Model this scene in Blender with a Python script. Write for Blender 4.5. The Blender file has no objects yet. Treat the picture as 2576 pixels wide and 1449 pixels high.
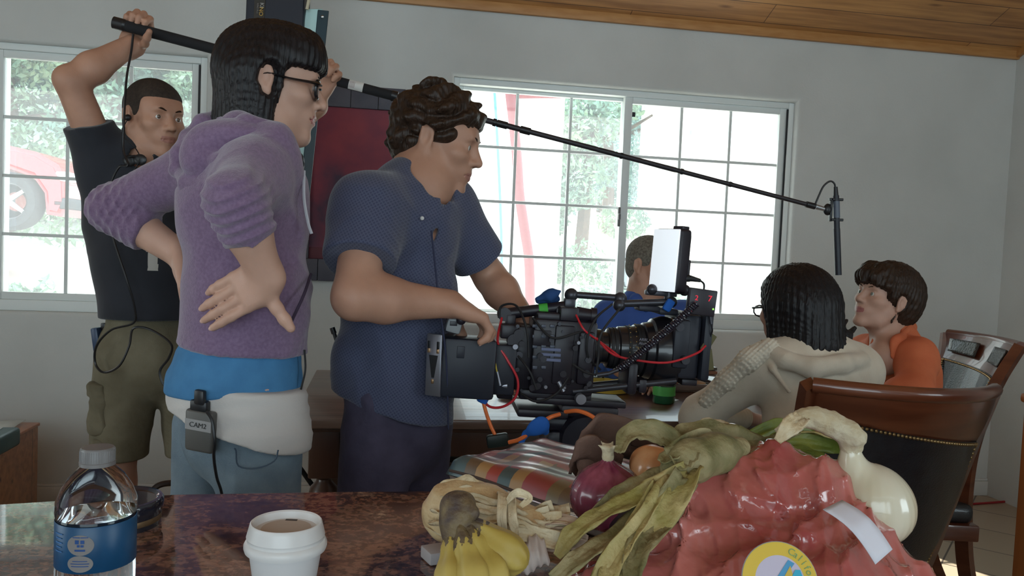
import bpy, bmesh, math, random
import numpy as np
from mathutils import Vector, Matrix, Euler
random.seed(7); np.random.seed(7)
SC = bpy.context.scene
COL = SC.collection
PI = math.pi
# ------------------------------------------------------------------ camera
FPX, PITCH, ROLL, CAMH = 2000.0, 0.0477, 0.0421, 1.275
CAM_R = Matrix.Rotation(PI/2 - PITCH, 3, 'X') @ Matrix.Rotation(ROLL, 3, 'Z')
cd = bpy.data.cameras.new('camera'); cam = bpy.data.objects.new('camera', cd); COL.objects.link(cam)
cam.location = (0, 0, CAMH); cam.rotation_euler = CAM_R.to_euler()
cd.sensor_width = 36.0; cd.lens = 36.0*FPX/2576.0; cd.clip_start = 0.05; cd.clip_end = 300
SC.camera = cam
# ------------------------------------------------------------------ world, sun, exposure
SC.view_settings.view_transform = 'Standard'; SC.view_settings.look = 'None'
SC.view_settings.gamma = 1.0; SC.view_settings.exposure = -1.3
w = bpy.data.worlds.new('sky'); SC.world = w; w.use_nodes = True
bg = w.node_tree.nodes['Background']; bg.inputs['Color'].default_value = (0.74, 0.92, 1.0, 1); bg.inputs['Strength'].default_value = 11.0
sl = bpy.data.lights.new('sun', 'SUN'); sl.energy = 34.0; sl.angle = math.radians(0.6); sl.color = (1.0, 0.96, 0.88)
so = bpy.data.objects.new('sun', sl); COL.objects.link(so)
so.rotation_euler = Vector((0.60, -0.95, -1.6)).to_track_quat('-Z', 'Y').to_euler()
# room frame: u runs along the window wall to the right, v from the camera towards the window wall
YAW, DW = 0.1641, 3.99
UV = Vector((math.cos(YAW), math.sin(YAW), 0)); VV = Vector((-math.sin(YAW), math.cos(YAW), 0))
def R(u, v, z=0.0): return UV*u + VV*v + Vector((0, 0, z))
def area(name, loc, target, sx, sy, power, color):
    l = bpy.data.lights.new(name, 'AREA'); l.shape = 'RECTANGLE'; l.size = sx; l.size_y = sy; l.energy = power; l.color = color
    o = bpy.data.objects.new(name, l); COL.objects.link(o); o.location = loc
    o.rotation_euler = (Vector(target) - Vector(loc)).to_track_quat('-Z', 'Y').to_euler(); return o
# added fill lamps set in unseen, invented openings behind and beside the photographer
area('rear_fill', R(-0.6, -2.42, 1.55), R(0, 3, 1.2), 3.2, 1.7, 16, (0.76, 0.86, 1.0))
area('right_fill', R(3.33, -1.2, 1.5), R(-1.0, 2.5, 1.3), 1.5, 1.4, 46, (0.80, 0.94, 1.0))
area('left_fill', R(-3.1, 0.6, 1.5), R(0.5, 2.2, 1.0), 1.3, 1.2, 12, (1.0, 0.86, 0.70))
# ------------------------------------------------------------------ pixel ray -> point at depth
def W(px, py, d):
    v = CAM_R @ Vector(((px-1288.0)/FPX, -(py-724.5)/FPX, -1.0))
    return v*(d/v.y) + Vector((0, 0, CAMH))
def WZ(px, py, z):
    v = CAM_R @ Vector(((px-1288.0)/FPX, -(py-724.5)/FPX, -1.0))
    return v*((z-CAMH)/v.z) + Vector((0, 0, CAMH))
# ------------------------------------------------------------------ materials
def mat(name, col, rough=0.6, metal=0.0, col2=None, nscale=8.0, bump=0.0, bscale=60.0, trans=0.0, ior=1.45, coat=0.0,
        sheen=0.0, emit=None, estr=0.0, alpha=1.0, sss=0.0, stretch=None, spec=0.5, ramp=(0.35, 0.65), detail=4.0):
    m = bpy.data.materials.new(name); m.use_nodes = True; nt = m.node_tree; n = nt.nodes; L = nt.links
    b = n['Principled BSDF']
    c4 = lambda c: (c[0], c[1], c[2], 1)
    b.inputs['Base Color'].default_value = c4(col); b.inputs['Roughness'].default_value = rough; b.inputs['Metallic'].default_value = metal
    b.inputs['Transmission Weight'].default_value = trans; b.inputs['IOR'].default_value = ior; b.inputs['Coat Weight'].default_value = coat
    b.inputs['Sheen Weight'].default_value = sheen; b.inputs['Alpha'].default_value = alpha
    b.inputs['Specular IOR Level'].default_value = spec
    if sss: b.inputs['Subsurface Weight'].default_value = sss; b.inputs['Subsurface Radius'].default_value = (0.012, 0.005, 0.003); b.inputs['Subsurface Scale'].default_value = 1.0
    if emit: b.inputs['Emission Color'].default_value = c4(emit); b.inputs['Emission Strength'].default_value = estr
    if col2 or bump:
        tc = n.new('ShaderNodeTexCoord'); mp = n.new('ShaderNodeMapping'); L.new(tc.outputs['Object'], mp.inputs['Vector'])
        if stretch: mp.inputs['Scale'].default_value = stretch
    if col2:
        nz = n.new('ShaderNodeTexNoise'); nz.inputs['Scale'].default_value = nscale; nz.inputs['Detail'].default_value = detail
        L.new(mp.outputs['Vector'], nz.inputs['Vector'])
        r = n.new('ShaderNodeValToRGB'); r.color_ramp.elements[0].position = ramp[0]; r.color_ramp.elements[1].position = ramp[1]
        r.color_ramp.elements[0].color = c4(col); r.color_ramp.elements[1].color = c4(col2)
        L.new(nz.outputs['Fac'], r.inputs['Fac']); L.new(r.outputs['Color'], b.inputs['Base Color'])
    if bump:
        nb = n.new('ShaderNodeTexNoise'); nb.inputs['Scale'].default_value = bscale; nb.inputs['Detail'].default_value = 3
        L.new(mp.outputs['Vector'], nb.inputs['Vector'])
        bp = n.new('ShaderNodeBump'); bp.inputs['Strength'].default_value = bump; bp.inputs['Distance'].default_value = 0.01
        L.new(nb.outputs['Fac'], bp.inputs['Height']); L.new(bp.outputs['Normal'], b.inputs['Normal'])
    return m
def glassmat(name, tint, refl=0.08, haze=0.0):
    m = bpy.data.materials.new(name); m.use_nodes = True; nt = m.node_tree; n = nt.nodes; L = nt.links
    n.remove(n['Principled BSDF']); out = n['Material Output']
    t = n.new('ShaderNodeBsdfTransparent'); t.inputs['Color'].default_value = (*tint, 1)
    g = n.new('ShaderNodeBsdfGlossy'); g.inputs['Roughness'].default_value = 0.02
    f = n.new('ShaderNodeFresnel'); f.inputs['IOR'].default_value = 1.4
    mx = n.new('ShaderNodeMixShader'); L.new(f.outputs['Fac'], mx.inputs['Fac']); L.new(t.outputs['BSDF'], mx.inputs[1]); L.new(g.outputs['BSDF'], mx.inputs[2])
    last = mx
    if haze:
        d = n.new('ShaderNodeBsdfTranslucent'); d.inputs['Color'].default_value = (0.9, 0.95, 1, 1)
        m2 = n.new('ShaderNodeMixShader'); m2.inputs['Fac'].default_value = haze
        L.new(mx.outputs['Shader'], m2.inputs[1]); L.new(d.outputs['BSDF'], m2.inputs[2]); last = m2
    L.new(last.outputs['Shader'], out.inputs['Surface']); return m
def nodes_of(m): return m.node_tree.nodes, m.node_tree.links
# ------------------------------------------------------------------ mesh helpers
def link(name, me, m, parent=None):
    o = bpy.data.objects.new(name, me); COL.objects.link(o)
    if m is not None:
        for q in (m if isinstance(m, (list, tuple)) else [m]): me.materials.append(q)
    if parent is not None: o.parent = parent
    return o
def obj(name, bm, m, parent=None, smooth=True, angle=40):
    me = bpy.data.meshes.new(name)
    bmesh.ops.recalc_face_normals(bm, faces=bm.faces)
    bm.to_mesh(me); bm.free()
    if smooth:
        me.polygons.foreach_set('use_smooth', [True]*len(me.polygons))
        try: me.set_sharp_from_angle(angle=math.radians(angle))
        except Exception: pass
    return link(name, me, m, parent)
def tag(o, label=None, cat=None, group=None, kind=None):
    if label: o['label'] = label
    if cat: o['category'] = cat
    if group: o['group'] = group
    if kind: o['kind'] = kind
    return o
def thing(name, label, cat, loc=(0, 0, 0), group=None):
    o = bpy.data.objects.new(name, None); COL.objects.link(o); o.empty_display_size = 0.05
    return tag(o, label, cat, group)
def bx(bm, c, s, rot=None, bev=0.0, seg=2):
    """box centred at c with full sizes s; rot = 3x3 whose columns are the box axes"""
    M = Matrix.Translation(Vector(c)) @ (rot.to_4x4() if rot is not None else Matrix.Identity(4)) @ Matrix.Diagonal((s[0], s[1], s[2], 1))
    r = bmesh.ops.create_cube(bm, size=1.0, matrix=M)
    if bev:
        es = list({e for v in r['verts'] for e in v.link_edges})
        bmesh.ops.bevel(bm, geom=es, offset=bev, segments=seg, affect='EDGES', profile=0.5)
RR = Matrix((UV, VV, Vector((0, 0, 1)))).transposed()      # box axes of the room
def rbx(bm, u0, u1, v0, v1, z0, z1, bev=0.0, seg=2):
    bx(bm, R((u0+u1)/2, (v0+v1)/2, (z0+z1)/2), (abs(u1-u0), abs(v1-v0), abs(z1-z0)), RR, bev, seg)
def frame_from(z, hint=Vector((0, 0, 1))):
    z = Vector(z).normalized(); hint = Vector(hint)
    x = hint.cross(z)
    if x.length < 1e-4: x = Vector((1, 0, 0)).cross(z)
    x.normalize(); y = z.cross(x); return Matrix((x, y, z)).transposed()
def cyl(bm, a, b, r1, r2=None, seg=20, cap=True):
    a = Vector(a); b = Vector(b); r2 = r1 if r2 is None else r2
    F = frame_from(b-a, Vector((0.13, 0.31, 1)))
    M = Matrix.Translation((a+b)/2) @ F.to_4x4()
    bmesh.ops.create_cone(bm, cap_ends=cap, segments=seg, radius1=r1, radius2=max(r2, 1e-5), depth=(b-a).length, matrix=M)
def sph(bm, c, r, seg=16, scale=None, rot=None):
    M = Matrix.Translation(Vector(c)) @ (rot.to_4x4() if rot is not None else Matrix.Identity(4)) @ (Matrix.Diagonal((*scale, 1)) if scale else Matrix.Identity(4))
    bmesh.ops.create_uvsphere(bm, u_segments=seg, v_segments=max(6, seg//2+2), radius=r, matrix=M)
def catmull(pts, n=8):
    P = [Vector(p) for p in pts]
    if len(P) < 3: return [P[0].lerp(P[-1], i/n) for i in range(n+1)]
    Q = [P[0]*2-P[1]] + P + [P[-1]*2-P[-2]]; out = []
    for i in range(1, len(Q)-2):
        a, b, c, d = Q[i-1:i+3]
        for k in range(n):
            t = k/n
            out.append(0.5*((2*b)+(c-a)*t+(2*a-5*b+4*c-d)*t*t+(3*b-a-3*c+d)*t**3))
    out.append(P[-1]); return out
def tube(bm, pts, r, seg=8, n=8, smooth=True, flat=1.0, hint=None, cap=True):
    """tube along pts, r number or list (per point), flat squashes the section"""
    C = catmull(pts, n) if smooth else [Vector(p) for p in pts]
    N = len(C)
    if isinstance(r, (list, tuple)):
        rs = [float(np.interp(i/(N-1)*(len(r)-1), range(len(r)), r)) for i in range(N)]
    else: rs = [r]*N
    T = [(C[min(i+1, N-1)]-C[max(i-1, 0)]).normalized() for i in range(N)]
    X = (Vector(hint) if hint is not None else Vector((0.2, 0.1, 1))).cross(T[0])
    if X.length < 1e-3: X = Vector((1, 0, 0)).cross(T[0])
    X.normalize(); rings = []
    for i in range(N):
        X = (X - T[i]*X.dot(T[i])).normalized(); Y = T[i].cross(X)
        rings.append([bm.verts.new(C[i]+(X*math.cos(2*PI*k/seg)+Y*math.sin(2*PI*k/seg)*flat)*rs[i]) for k in range(seg)])
    for i in range(N-1):
        for k in range(seg):
            bm.faces.new((rings[i][k], rings[i][(k+1) % seg], rings[i+1][(k+1) % seg], rings[i+1][k]))
    if cap:
        bm.faces.new(rings[0][::-1]); bm.faces.new(rings[-1])
def lathe(bm, prof, c=(0, 0, 0), seg=40, F=None, cap=False):
    """prof list of (r,z); F 3x3 frame"""
    c = Vector(c); F = F or Matrix.Identity(3); rings = []
    for r, z in prof:
        if r < 1e-6: rings.append([bm.verts.new(c+F@Vector((0, 0, z)))])
        else: rings.append([bm.verts.new(c+F@Vector((r*math.cos(2*PI*k/seg), r*math.sin(2*PI*k/seg), z))) for k in range(seg)])
    for a, b in zip(rings, rings[1:]):
        for k in range(seg):
            q = [a[k % len(a)], a[(k+1) % len(a)], b[(k+1) % len(b)], b[k % len(b)]]
            q2 = []
            for v in q:
                if v not in q2: q2.append(v)
            if len(q2) > 2: bm.faces.new(q2)
    if cap:
        for r in (rings[0], rings[-1]):
            if len(r) > 2: bm.faces.new(r)
def grid_mesh(name, G, m, parent=None, thick=0.0, uvs=True):
    """G = (n,m,3) array of points -> smooth sheet, optionally solid"""
    n, k = G.shape[:2]
    me = bpy.data.meshes.new(name)
    v = G.reshape(-1, 3); f = [(i*k+j, i*k+j+1, (i+1)*k+j+1, (i+1)*k+j) for i in range(n-1) for j in range(k-1)]
    me.from_pydata(v.tolist(), [], f)
    if uvs:
        ul = me.uv_layers.new(name='UVMap')
        co = np.array([[j/(k-1), i/(n-1)] for i in range(n) for j in range(k)])
        li = np.zeros(len(me.loops), dtype=np.int32); me.loops.foreach_get('vertex_index', li)
        ul.data.foreach_set('uv', co[li].ravel())
    me.polygons.foreach_set('use_smooth', [True]*len(me.polygons))
    o = link(name, me, m, parent)
    if thick:
        md = o.modifiers.new('solid', 'SOLIDIFY'); md.thickness = thick; md.offset = 0
    return o
def text_obj(name, s, size, center, xdir, ydir, m, parent, extrude=0.0005, align='CENTER'):
    cu = bpy.data.curves.new(name, 'FONT'); cu.body = s; cu.size = size; cu.extrude = extrude; cu.align_x = align; cu.align_y = 'CENTER'
    tmp = bpy.data.objects.new('tmp', cu); COL.objects.link(tmp)
    bpy.context.view_layer.update()
    me = bpy.data.meshes.new_from_object(tmp.evaluated_get(bpy.context.evaluated_depsgraph_get()))
    bpy.data.objects.remove(tmp); me.name = name
    x = Vector(xdir).normalized(); y = Vector(ydir); y = (y - x*y.dot(x)).normalized(); z = x.cross(y)
    M = Matrix((x, y, z)).transposed().to_4x4(); M.translation = Vector(center)
    me.transform(M); me.materials.clear()
    return link(name, me, m, parent)
# ================================================================== room materials
M_WALL = mat('painted_plaster', (0.53, 0.535, 0.515), 0.85, col2=(0.58, 0.585, 0.565), nscale=2.2, bump=0.12, bscale=90)
M_VINYL = mat('white_vinyl', (0.72, 0.76, 0.75), 0.45)
M_GLASS = glassmat('window_glass', (0.93, 0.97, 0.97), haze=0.10)  # translucent haze added to the glass as a bright veil over the outdoors
M_TRIMW = mat('white_baseboard', (0.62, 0.61, 0.58), 0.5)
def plank_mat(name, a, b, dark, pw, pl, rough=0.45, coord_rot=YAW, knots=True, coat=0.1):
    m = bpy.data.materials.new(name); m.use_nodes = True; n, L = nodes_of(m); bs = n['Principled BSDF']
    bs.inputs['Roughness'].default_value = rough; bs.inputs['Coat Weight'].default_value = coat
    tc = n.new('ShaderNodeTexCoord'); mp = n.new('ShaderNodeMapping'); mp.inputs['Rotation'].default_value = (0, 0, -coord_rot)
    L.new(tc.outputs['Object'], mp.inputs['Vector'])
    br = n.new('ShaderNodeTexBrick'); br.inputs['Scale'].default_value = 1.0; br.inputs['Brick Width'].default_value = pl
    br.inputs['Row Height'].default_value = pw; br.inputs['Mortar Size'].default_value = 0.0022; br.inputs['Mortar Smooth'].default_value = 0.2
    br.inputs['Color1'].default_value = (*a, 1); br.inputs['Color2'].default_value = (*b, 1); br.inputs['Mortar'].default_value = (*dark, 1)
    br.offset = 0.37; br.inputs['Bias'].default_value = -0.1
    L.new(mp.outputs['Vector'], br.inputs['Vector'])
    m2 = n.new('ShaderNodeMapping'); m2.inputs['Scale'].default_value = (1.2, 16, 16); L.new(mp.outputs['Vector'], m2.inputs['Vector'])
    nz = n.new('ShaderNodeTexNoise'); nz.inputs['Scale'].default_value = 2.5; nz.inputs['Detail'].default_value = 6; L.new(m2.outputs['Vector'], nz.inputs['Vector'])
    rp = n.new('ShaderNodeValToRGB'); rp.color_ramp.elements[0].position = 0.3; rp.color_ramp.elements[0].color = (0.62, 0.55, 0.5, 1)
    rp.color_ramp.elements[1].position = 0.65; rp.color_ramp.elements[1].color = (1.05, 1.05, 1.05, 1); L.new(nz.outputs['Fac'], rp.inputs['Fac'])
    mx = n.new('ShaderNodeMix'); mx.data_type = 'RGBA'; mx.blend_type = 'MULTIPLY'; mx.inputs[0].default_value = 1.0
    L.new(br.outputs['Color'], mx.inputs[6]); L.new(rp.outputs['Color'], mx.inputs[7]); last = mx.outputs[2]
    if knots:
        m3 = n.new('ShaderNodeMapping'); m3.inputs['Scale'].default_value = (2.4, 9.0, 9.0); L.new(mp.outputs['Vector'], m3.inputs['Vector'])
        vo = n.new('ShaderNodeTexVoronoi'); vo.inputs['Scale'].default_value = 1.0; L.new(m3.outputs['Vector'], vo.inputs['Vector'])
        r3 = n.new('ShaderNodeValToRGB'); r3.color_ramp.elements[0].position = 0.03; r3.color_ramp.elements[0].color = (0.3, 0.2, 0.12, 1)
        r3.color_ramp.elements[1].position = 0.13; r3.color_ramp.elements[1].color = (1, 1, 1, 1); L.new(vo.outputs['Distance'], r3.inputs['Fac'])
        my = n.new('ShaderNodeMix'); my.data_type = 'RGBA'; my.blend_type = 'MULTIPLY'; my.inputs[0].default_value = 1.0
        L.new(last, my.inputs[6]); L.new(r3.outputs['Color'], my.inputs[7]); last = my.outputs[2]
    L.new(last, bs.inputs['Base Color']); return m
M_PINE = plank_mat('pine_planks', (0.50, 0.25, 0.085), (0.40, 0.17, 0.05), (0.10, 0.04, 0.015), 0.13, 1.9)
M_TABLE = plank_mat('dark_table_wood', (0.16, 0.10, 0.075), (0.12, 0.075, 0.055), (0.05, 0.03, 0.02), 0.16, 3.5, rough=0.32, knots=False, coat=0.25)
M_MAHOG = mat('mahogany', (0.085, 0.022, 0.010), 0.28, col2=(0.15, 0.045, 0.02), nscale=5, stretch=(1, 1, 6), coat=0.5)
M_DWOOD = mat('dark_turned_wood', (0.045, 0.022, 0.016), 0.35, col2=(0.075, 0.035, 0.022), nscale=9, stretch=(1, 1, 0.3), coat=0.3)
# ================================================================== room shell
U0, U1, V0 = -3.2, 3.43, -2.6
VF = DW - 0.035          # room side of the window wall
ZS, ZT = 0.90, 2.12      # window opening
W1 = (-2.66, -0.84); W2 = (0.325, 2.145)
CEZ, SLOPE = 2.475, 0.417
def wall_with_holes(name, holes, u0, u1, z0, z1, v, thick, m, bev=0.03):
    bm = bmesh.new()
    us = sorted({u0, u1} | {h[k] for h in holes for k in (0, 1)}); zs = sorted({z0, z1} | {h[k] for h in holes for k in (2, 3)})
    V = {(i, j): bm.verts.new(R(u, v, z)) for i, u in enumerate(us) for j, z in enumerate(zs)}
    fs = []
    for i in range(len(us)-1):
        for j in range(len(zs)-1):
            cu, cz = (us[i]+us[i+1])/2, (zs[j]+zs[j+1])/2
            if any(h[0] < cu < h[1] and h[2] < cz < h[3] for h in holes): continue
            fs.append(bm.faces.new((V[i, j], V[i+1, j], V[i+1, j+1], V[i, j+1])))
    for vv in [x for x in bm.verts if not x.link_faces]: bm.verts.remove(vv)
    edges = []
    for e in bm.edges:
        if len(e.link_faces) == 1:
            c = (e.verts[0].co+e.verts[1].co)/2; cu = c.dot(UV); cz = c.z
            if u0+1e-3 < cu < u1-1e-3 and z0+1e-3 < cz < z1-1e-3: edges.append(e)
    keys = [tuple(sorted((tuple(round(q, 5) for q in e.verts[0].co), tuple(round(q, 5) for q in e.verts[1].co)))) for e in edges]
    r = bmesh.ops.extrude_face_region(bm, geom=list(bm.faces))
    nv = [g for g in r['geom'] if isinstance(g, bmesh.types.BMVert)]
    bmesh.ops.translate(bm, verts=nv, vec=VV*thick)
    es = [e for e in bm.edges if tuple(sorted((tuple(round(q, 5) for q in e.verts[0].co), tuple(round(q, 5) for q in e.verts[1].co)))) in keys]
    if bev and es: bmesh.ops.bevel(bm, geom=es, offset=bev, segments=5, affect='EDGES', profile=0.5)
    return tag(obj(name, bm, m), kind='structure')
wall_with_holes('wall_back', [(W1[0], W1[1], ZS, ZT), (W2[0], W2[1], ZS, ZT)], U0-0.2, U1, 0, CEZ+0.02, VF, 0.20, M_WALL)
# rear wall (behind the photographer) with a wide unseen opening added for the fill light
wall_with_holes('wall_front', [(-2.3, 1.1, 0.7, 2.4)], U0-0.2, U1+0.2, 0, 3.2, V0-0.2, 0.2, M_WALL, bev=0)
bm = bmesh.new(); rbx(bm, U0-0.2, U0, V0, -0.1, 0, 3.8); rbx(bm, U0-0.2, U0, 1.3, VF+0.2, 0, 3.8); rbx(bm, U0-0.2, U0, -0.1, 1.3, 0, 0.9); rbx(bm, U0-0.2, U0, -0.1, 1.3, 2.12, 3.8)
tag(obj('wall_left', bm, M_WALL, smooth=False), kind='structure')  # gap in this wall added to let fill light in
# right wall: plain stub by the corner, arched opening, then wall with an unseen opening added for the fill light
def arch_wall():
    bm = bmesh.new(); a0, a1, zs_, n = 2.35, VF-0.30, 1.55, 14    # arch between v=a0 and v=a1
    rad = (a1-a0)/2; c = (a0+a1)/2; t = 0.26
    prof = [(a0, 0.0)] + [(c-rad*math.cos(PI*i/n), zs_+rad*0.75*math.sin(PI*i/n)) for i in range(n+1)] + [(a1, 0.0)]
    out = [(VF+0.2, 0), (VF+0.2, 2.35), (VF, CEZ-0.02), (a0-0.6, CEZ+0.02+SLOPE*(VF-a0+0.6)), (a0-0.6, 0)]
    pts = prof + out
    f = bm.faces.new([bm.verts.new(R(U1, v, z)) for v, z in pts]); 
    r = bmesh.ops.extrude_face_region(bm, geom=[f]); bmesh.ops.translate(bm, verts=[g for g in r['geom'] if isinstance(g, bmesh.types.BMVert)], vec=UV*t)
    es = [e for e in bm.edges if all(abs(v.co.dot(UV)-U1) < 1e-4 for v in e.verts) and all(a0-1e-3 < v.co.dot(VV) < a1+1e-3 for v in e.verts)]
    bmesh.ops.bevel(bm, geom=es, offset=0.03, segments=4, affect='EDGES', profile=0.5)
    bmesh.ops.triangulate(bm, faces=[f for f in bm.faces if len(f.verts) > 4])
    rbx(bm, U1, U1+0.26, V0, -1.9, 0, 3.8); rbx(bm, U1, U1+0.26, -0.5, 1.76, 0, 3.8); rbx(bm, U1, U1+0.26, -1.9, -0.5, 0, 0.8); rbx(bm, U1, U1+0.26, -1.9, -0.5, 2.2, 3.8)
    return tag(obj('wall_right', bm, M_WALL, angle=35), kind='structure')
arch_wall()
bm = bmesh.new(); rbx(bm, U1+1.5, U1+1.7, 1.0, VF+0.6, 0, 3.0); rbx(bm, U1+0.26, U1+1.7, VF, VF+0.2, 0, 3.0); rbx(bm, U1+.26, U1+1.7, 0.9, 1.1, 0, 3); rbx(bm, U1+.2, U1+1.7, 0.9, VF+0.2, 2.9, 3)
tag(obj('wall_hallway', bm, M_WALL, smooth=False), kind='structure')
# sloping pine ceiling
def ceiling():
    bm = bmesh.new(); vr = 0.2; zr = CEZ+SLOPE*(VF-vr)
    prof = [(VF+0.2, CEZ-SLOPE*0.2), (vr, zr), (V0-0.3, zr-SLOPE*(vr-V0+.3)*0.4), (V0-0.3, zr+0.3), (vr, zr+0.3), (VF+0.2, CEZ+0.3)]
    f = bm.faces.new([bm.verts.new(R(U0-0.3, v, z)) for v, z in prof])
    r = bmesh.ops.extrude_face_region(bm, geom=[f]); bmesh.ops.translate(bm, verts=[g for g in r['geom'] if isinstance(g, bmesh.types.BMVert)], vec=UV*(U1+0.6-U0))
    return tag(obj('ceiling', bm, M_PINE, smooth=False), kind='structure')
ceiling()
M_PTRIM = mat('pine_trim', (0.42, 0.19, 0.06), 0.45, col2=(0.50, 0.25, 0.09), nscale=4, stretch=(0.4, 12, 12))
bm = bmesh.new(); rbx(bm, U0, U1, VF-0.025, VF, CEZ-0.035, CEZ+0.015, 0.004); tag(obj('trim_1', bm, M_PTRIM), kind='structure')
bm = bmesh.new(); L_ = 3.2; ang = math.atan(SLOPE)
Rt = RR @ Matrix.Rotation(-ang, 3, 'X'); bx(bm, R(U1-0.0125, VF-L_/2*math.cos(ang), CEZ-0.01+L_/2*math.sin(ang)), (0.025, L_, 0.05), Rt, 0.004)
tag(obj('trim_2', bm, M_PTRIM), kind='structure')
bm = bmesh.new(); rbx(bm, U0, U1, VF-0.014, VF, 0, 0.082, 0.003); rbx(bm, U0, U1, VF-0.009, VF, 0.082, 0.096, 0.003); tag(obj('baseboard_back', bm, M_TRIMW), kind='structure')
# tiled floor
def tile_mat():
    m = bpy.data.materials.new('beige_floor_tile'); m.use_nodes = True; n, L = nodes_of(m); bs = n['Principled BSDF']; bs.inputs['Roughness'].default_value = 0.38
    tc = n.new('ShaderNodeTexCoord'); mp = n.new('ShaderNodeMapping'); mp.inputs['Rotation'].default_value = (0, 0, -YAW-0.78); mp.inputs['Location'].default_value = (0.1, 0.22, 0)
    L.new(tc.outputs['Object'], mp.inputs['Vector'])
    br = n.new('ShaderNodeTexBrick'); br.offset = 0; br.inputs['Scale'].default_value = 1; br.inputs['Brick Width'].default_value = 0.33; br.inputs['Row Height'].default_value = 0.33
    br.inputs['Mortar Size'].default_value = 0.004; br.inputs['Color1'].default_value = (0.42, 0.33, 0.235, 1); br.inputs['Color2'].default_value = (0.38, 0.30, 0.21, 1); br.inputs['Mortar'].default_value = (0.08, 0.06, 0.045, 1)
    L.new(mp.outputs['Vector'], br.inputs['Vector']); L.new(br.outputs['Color'], bs.inputs['Base Color'])
    bp = n.new('ShaderNodeBump'); bp.inputs['Strength'].default_value = 0.4; bp.inputs['Distance'].default_value = 0.003; bp.invert = True
    L.new(br.outputs['Fac'], bp.inputs['Height']); L.new(bp.outputs['Normal'], bs.inputs['Normal']); return m
bm = bmesh.new(); rbx(bm, U0-0.2, U1+1.7, V0-0.2, VF+0.2, -0.1, 0.0); tag(obj('floor', bm, tile_mat(), smooth=False), kind='structure')
# ------------------------------------------------------------------ windows
def window(idx, u0, u1):
    e = bpy.data.objects.new('window_%d' % idx, None); COL.objects.link(e); tag(e, kind='structure')
    vf = DW; fw = 0.030; um = (u0+u1)/2
    bm = bmesh.new()
    for a in ((u0, u0+fw, ZS, ZT), (u1-fw, u1, ZS, ZT)): rbx(bm, a[0], a[1], vf, vf+0.09, a[2], a[3], 0.003)
    for a in ((ZS, ZS+0.05), (ZT-fw, ZT)): rbx(bm, u0+fw, u1-fw, vf, vf+0.09, a[0], a[1], 0.003)
    rbx(bm, um-0.02, um+0.02, vf+0.045, vf+0.09, ZS, ZT, 0.003)
    obj('frame', bm, M_VINYL, e)
    for s, (a, b, vo, sw) in enumerate(((u0+fw, um+0.012, vf+0.055, 0.022), (um-0.022, u1-fw, vf+0.012, 0.042))):
        z0, z1 = ZS+0.05, ZT-fw
        bm = bmesh.new()
        rbx(bm, a, a+sw, vo, vo+0.03, z0, z1, 0.003); rbx(bm, b-sw, b, vo, vo+0.03, z0, z1, 0.003)
        rbx(bm, a+sw, b-sw, vo, vo+0.03, z0, z0+sw*0.8, 0.003); rbx(bm, a+sw, b-sw, vo, vo+0.03, z1-sw*0.8, z1, 0.003)
        sash = obj('sash', bm, M_VINYL, e)
        gi = (a+sw, b-sw, z0+sw*0.8, z1-sw*0.8)
        bm = bmesh.new(); mw = 0.0075
        for k in (1, 2): uu = gi[0]+(gi[1]-gi[0])*k/3; rbx(bm, uu-mw, uu+mw, vo+0.010, vo+0.020, gi[2], gi[3], 0.002)
        for k in (1, 2, 3): zz = gi[2]+(gi[3]-gi[2])*k/4; rbx(bm, gi[0], gi[1], vo+0.008, vo+0.022, zz-mw, zz+mw, 0.002)
        obj('muntin', bm, M_VINYL, sash)
        bm = bmesh.new(); f = [R(gi[0]-.005, vo+0.024, gi[2]-.005), R(gi[1]+.005, vo+0.024, gi[2]-.005), R(gi[1]+.005, vo+0.024, gi[3]+.005), R(gi[0]-.005, vo+0.024, gi[3]+.005)]
        bm.faces.new([bm.verts.new(p) for p in f]); obj('glass', bm, M_GLASS, sash, smooth=False)
    bm = bmesh.new(); rbx(bm, um-0.034, um-0.022, vf-0.004, vf+0.012, 1.42, 1.52, 0.002); bx(bm, R(um-0.03, vf-0.008, 1.47), (0.012, 0.02, 0.03), RR, 0.003)
    obj('latch', bm, mat('dark_latch', (0.12, 0.12, 0.12), 0.4), e)
    return e
window(1, *W1); w2 = window(2, *W2)
M_GASKET = mat('dark_gasket', (0.015, 0.015, 0.018), 0.6)
for (u0, u1) in (W1, W2):
    bm = bmesh.new(); rbx(bm, u1-0.040, u1-0.031, DW-0.001, DW+0.004, ZS+0.05, ZT-0.035)
    o = obj('gasket', bm, M_GASKET, w2 if u0 > 0 else bpy.data.objects['window_1'])
bm = bmesh.new(); bx(bm, W(1594, 288, (R(1.3, DW+0.03)).y), (0.018, 0.002, 0.024), RR); tag(obj('sticker', bm, M_GASKET), 'small black square sticker on the upper pane of the right-hand window', 'sticker')
# ================================================================== outside
M_GND = mat('sunlit_gravel', (0.62, 0.57, 0.50), 0.9, col2=(0.76, 0.72, 0.65), nscale=1.5, bump=0.4, bscale=12)
M_LEAF = [mat('leaf_a', (0.13, 0.24, 0.18), 0.6, col2=(0.30, 0.40, 0.24), nscale=0.9), mat('leaf_b', (0.12, 0.22, 0.22), 0.6, col2=(0.24, 0.34, 0.27), nscale=1.1)]
M_BARK = mat('bark', (0.09, 0.06, 0.045), 0.9, col2=(0.15, 0.10, 0.07), nscale=10, bump=0.5)
def hillz(u, v):
    d = max(0.0, v-DW-0.5)
    z = -0.15 + 0.17*d - 0.0007*d*d
    if u > -0.2: z -= (u+0.2)*0.10*min(1, d/6)
    return z + 0.05*math.sin(u*1.3+v)+0.04*math.sin(u*2.9-v*1.7)
G = np.array([[list(R(u, v, hillz(u, v))) for u in np.linspace(-28, 26, 70)] for v in np.linspace(DW+0.24, 46, 80)])
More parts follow.
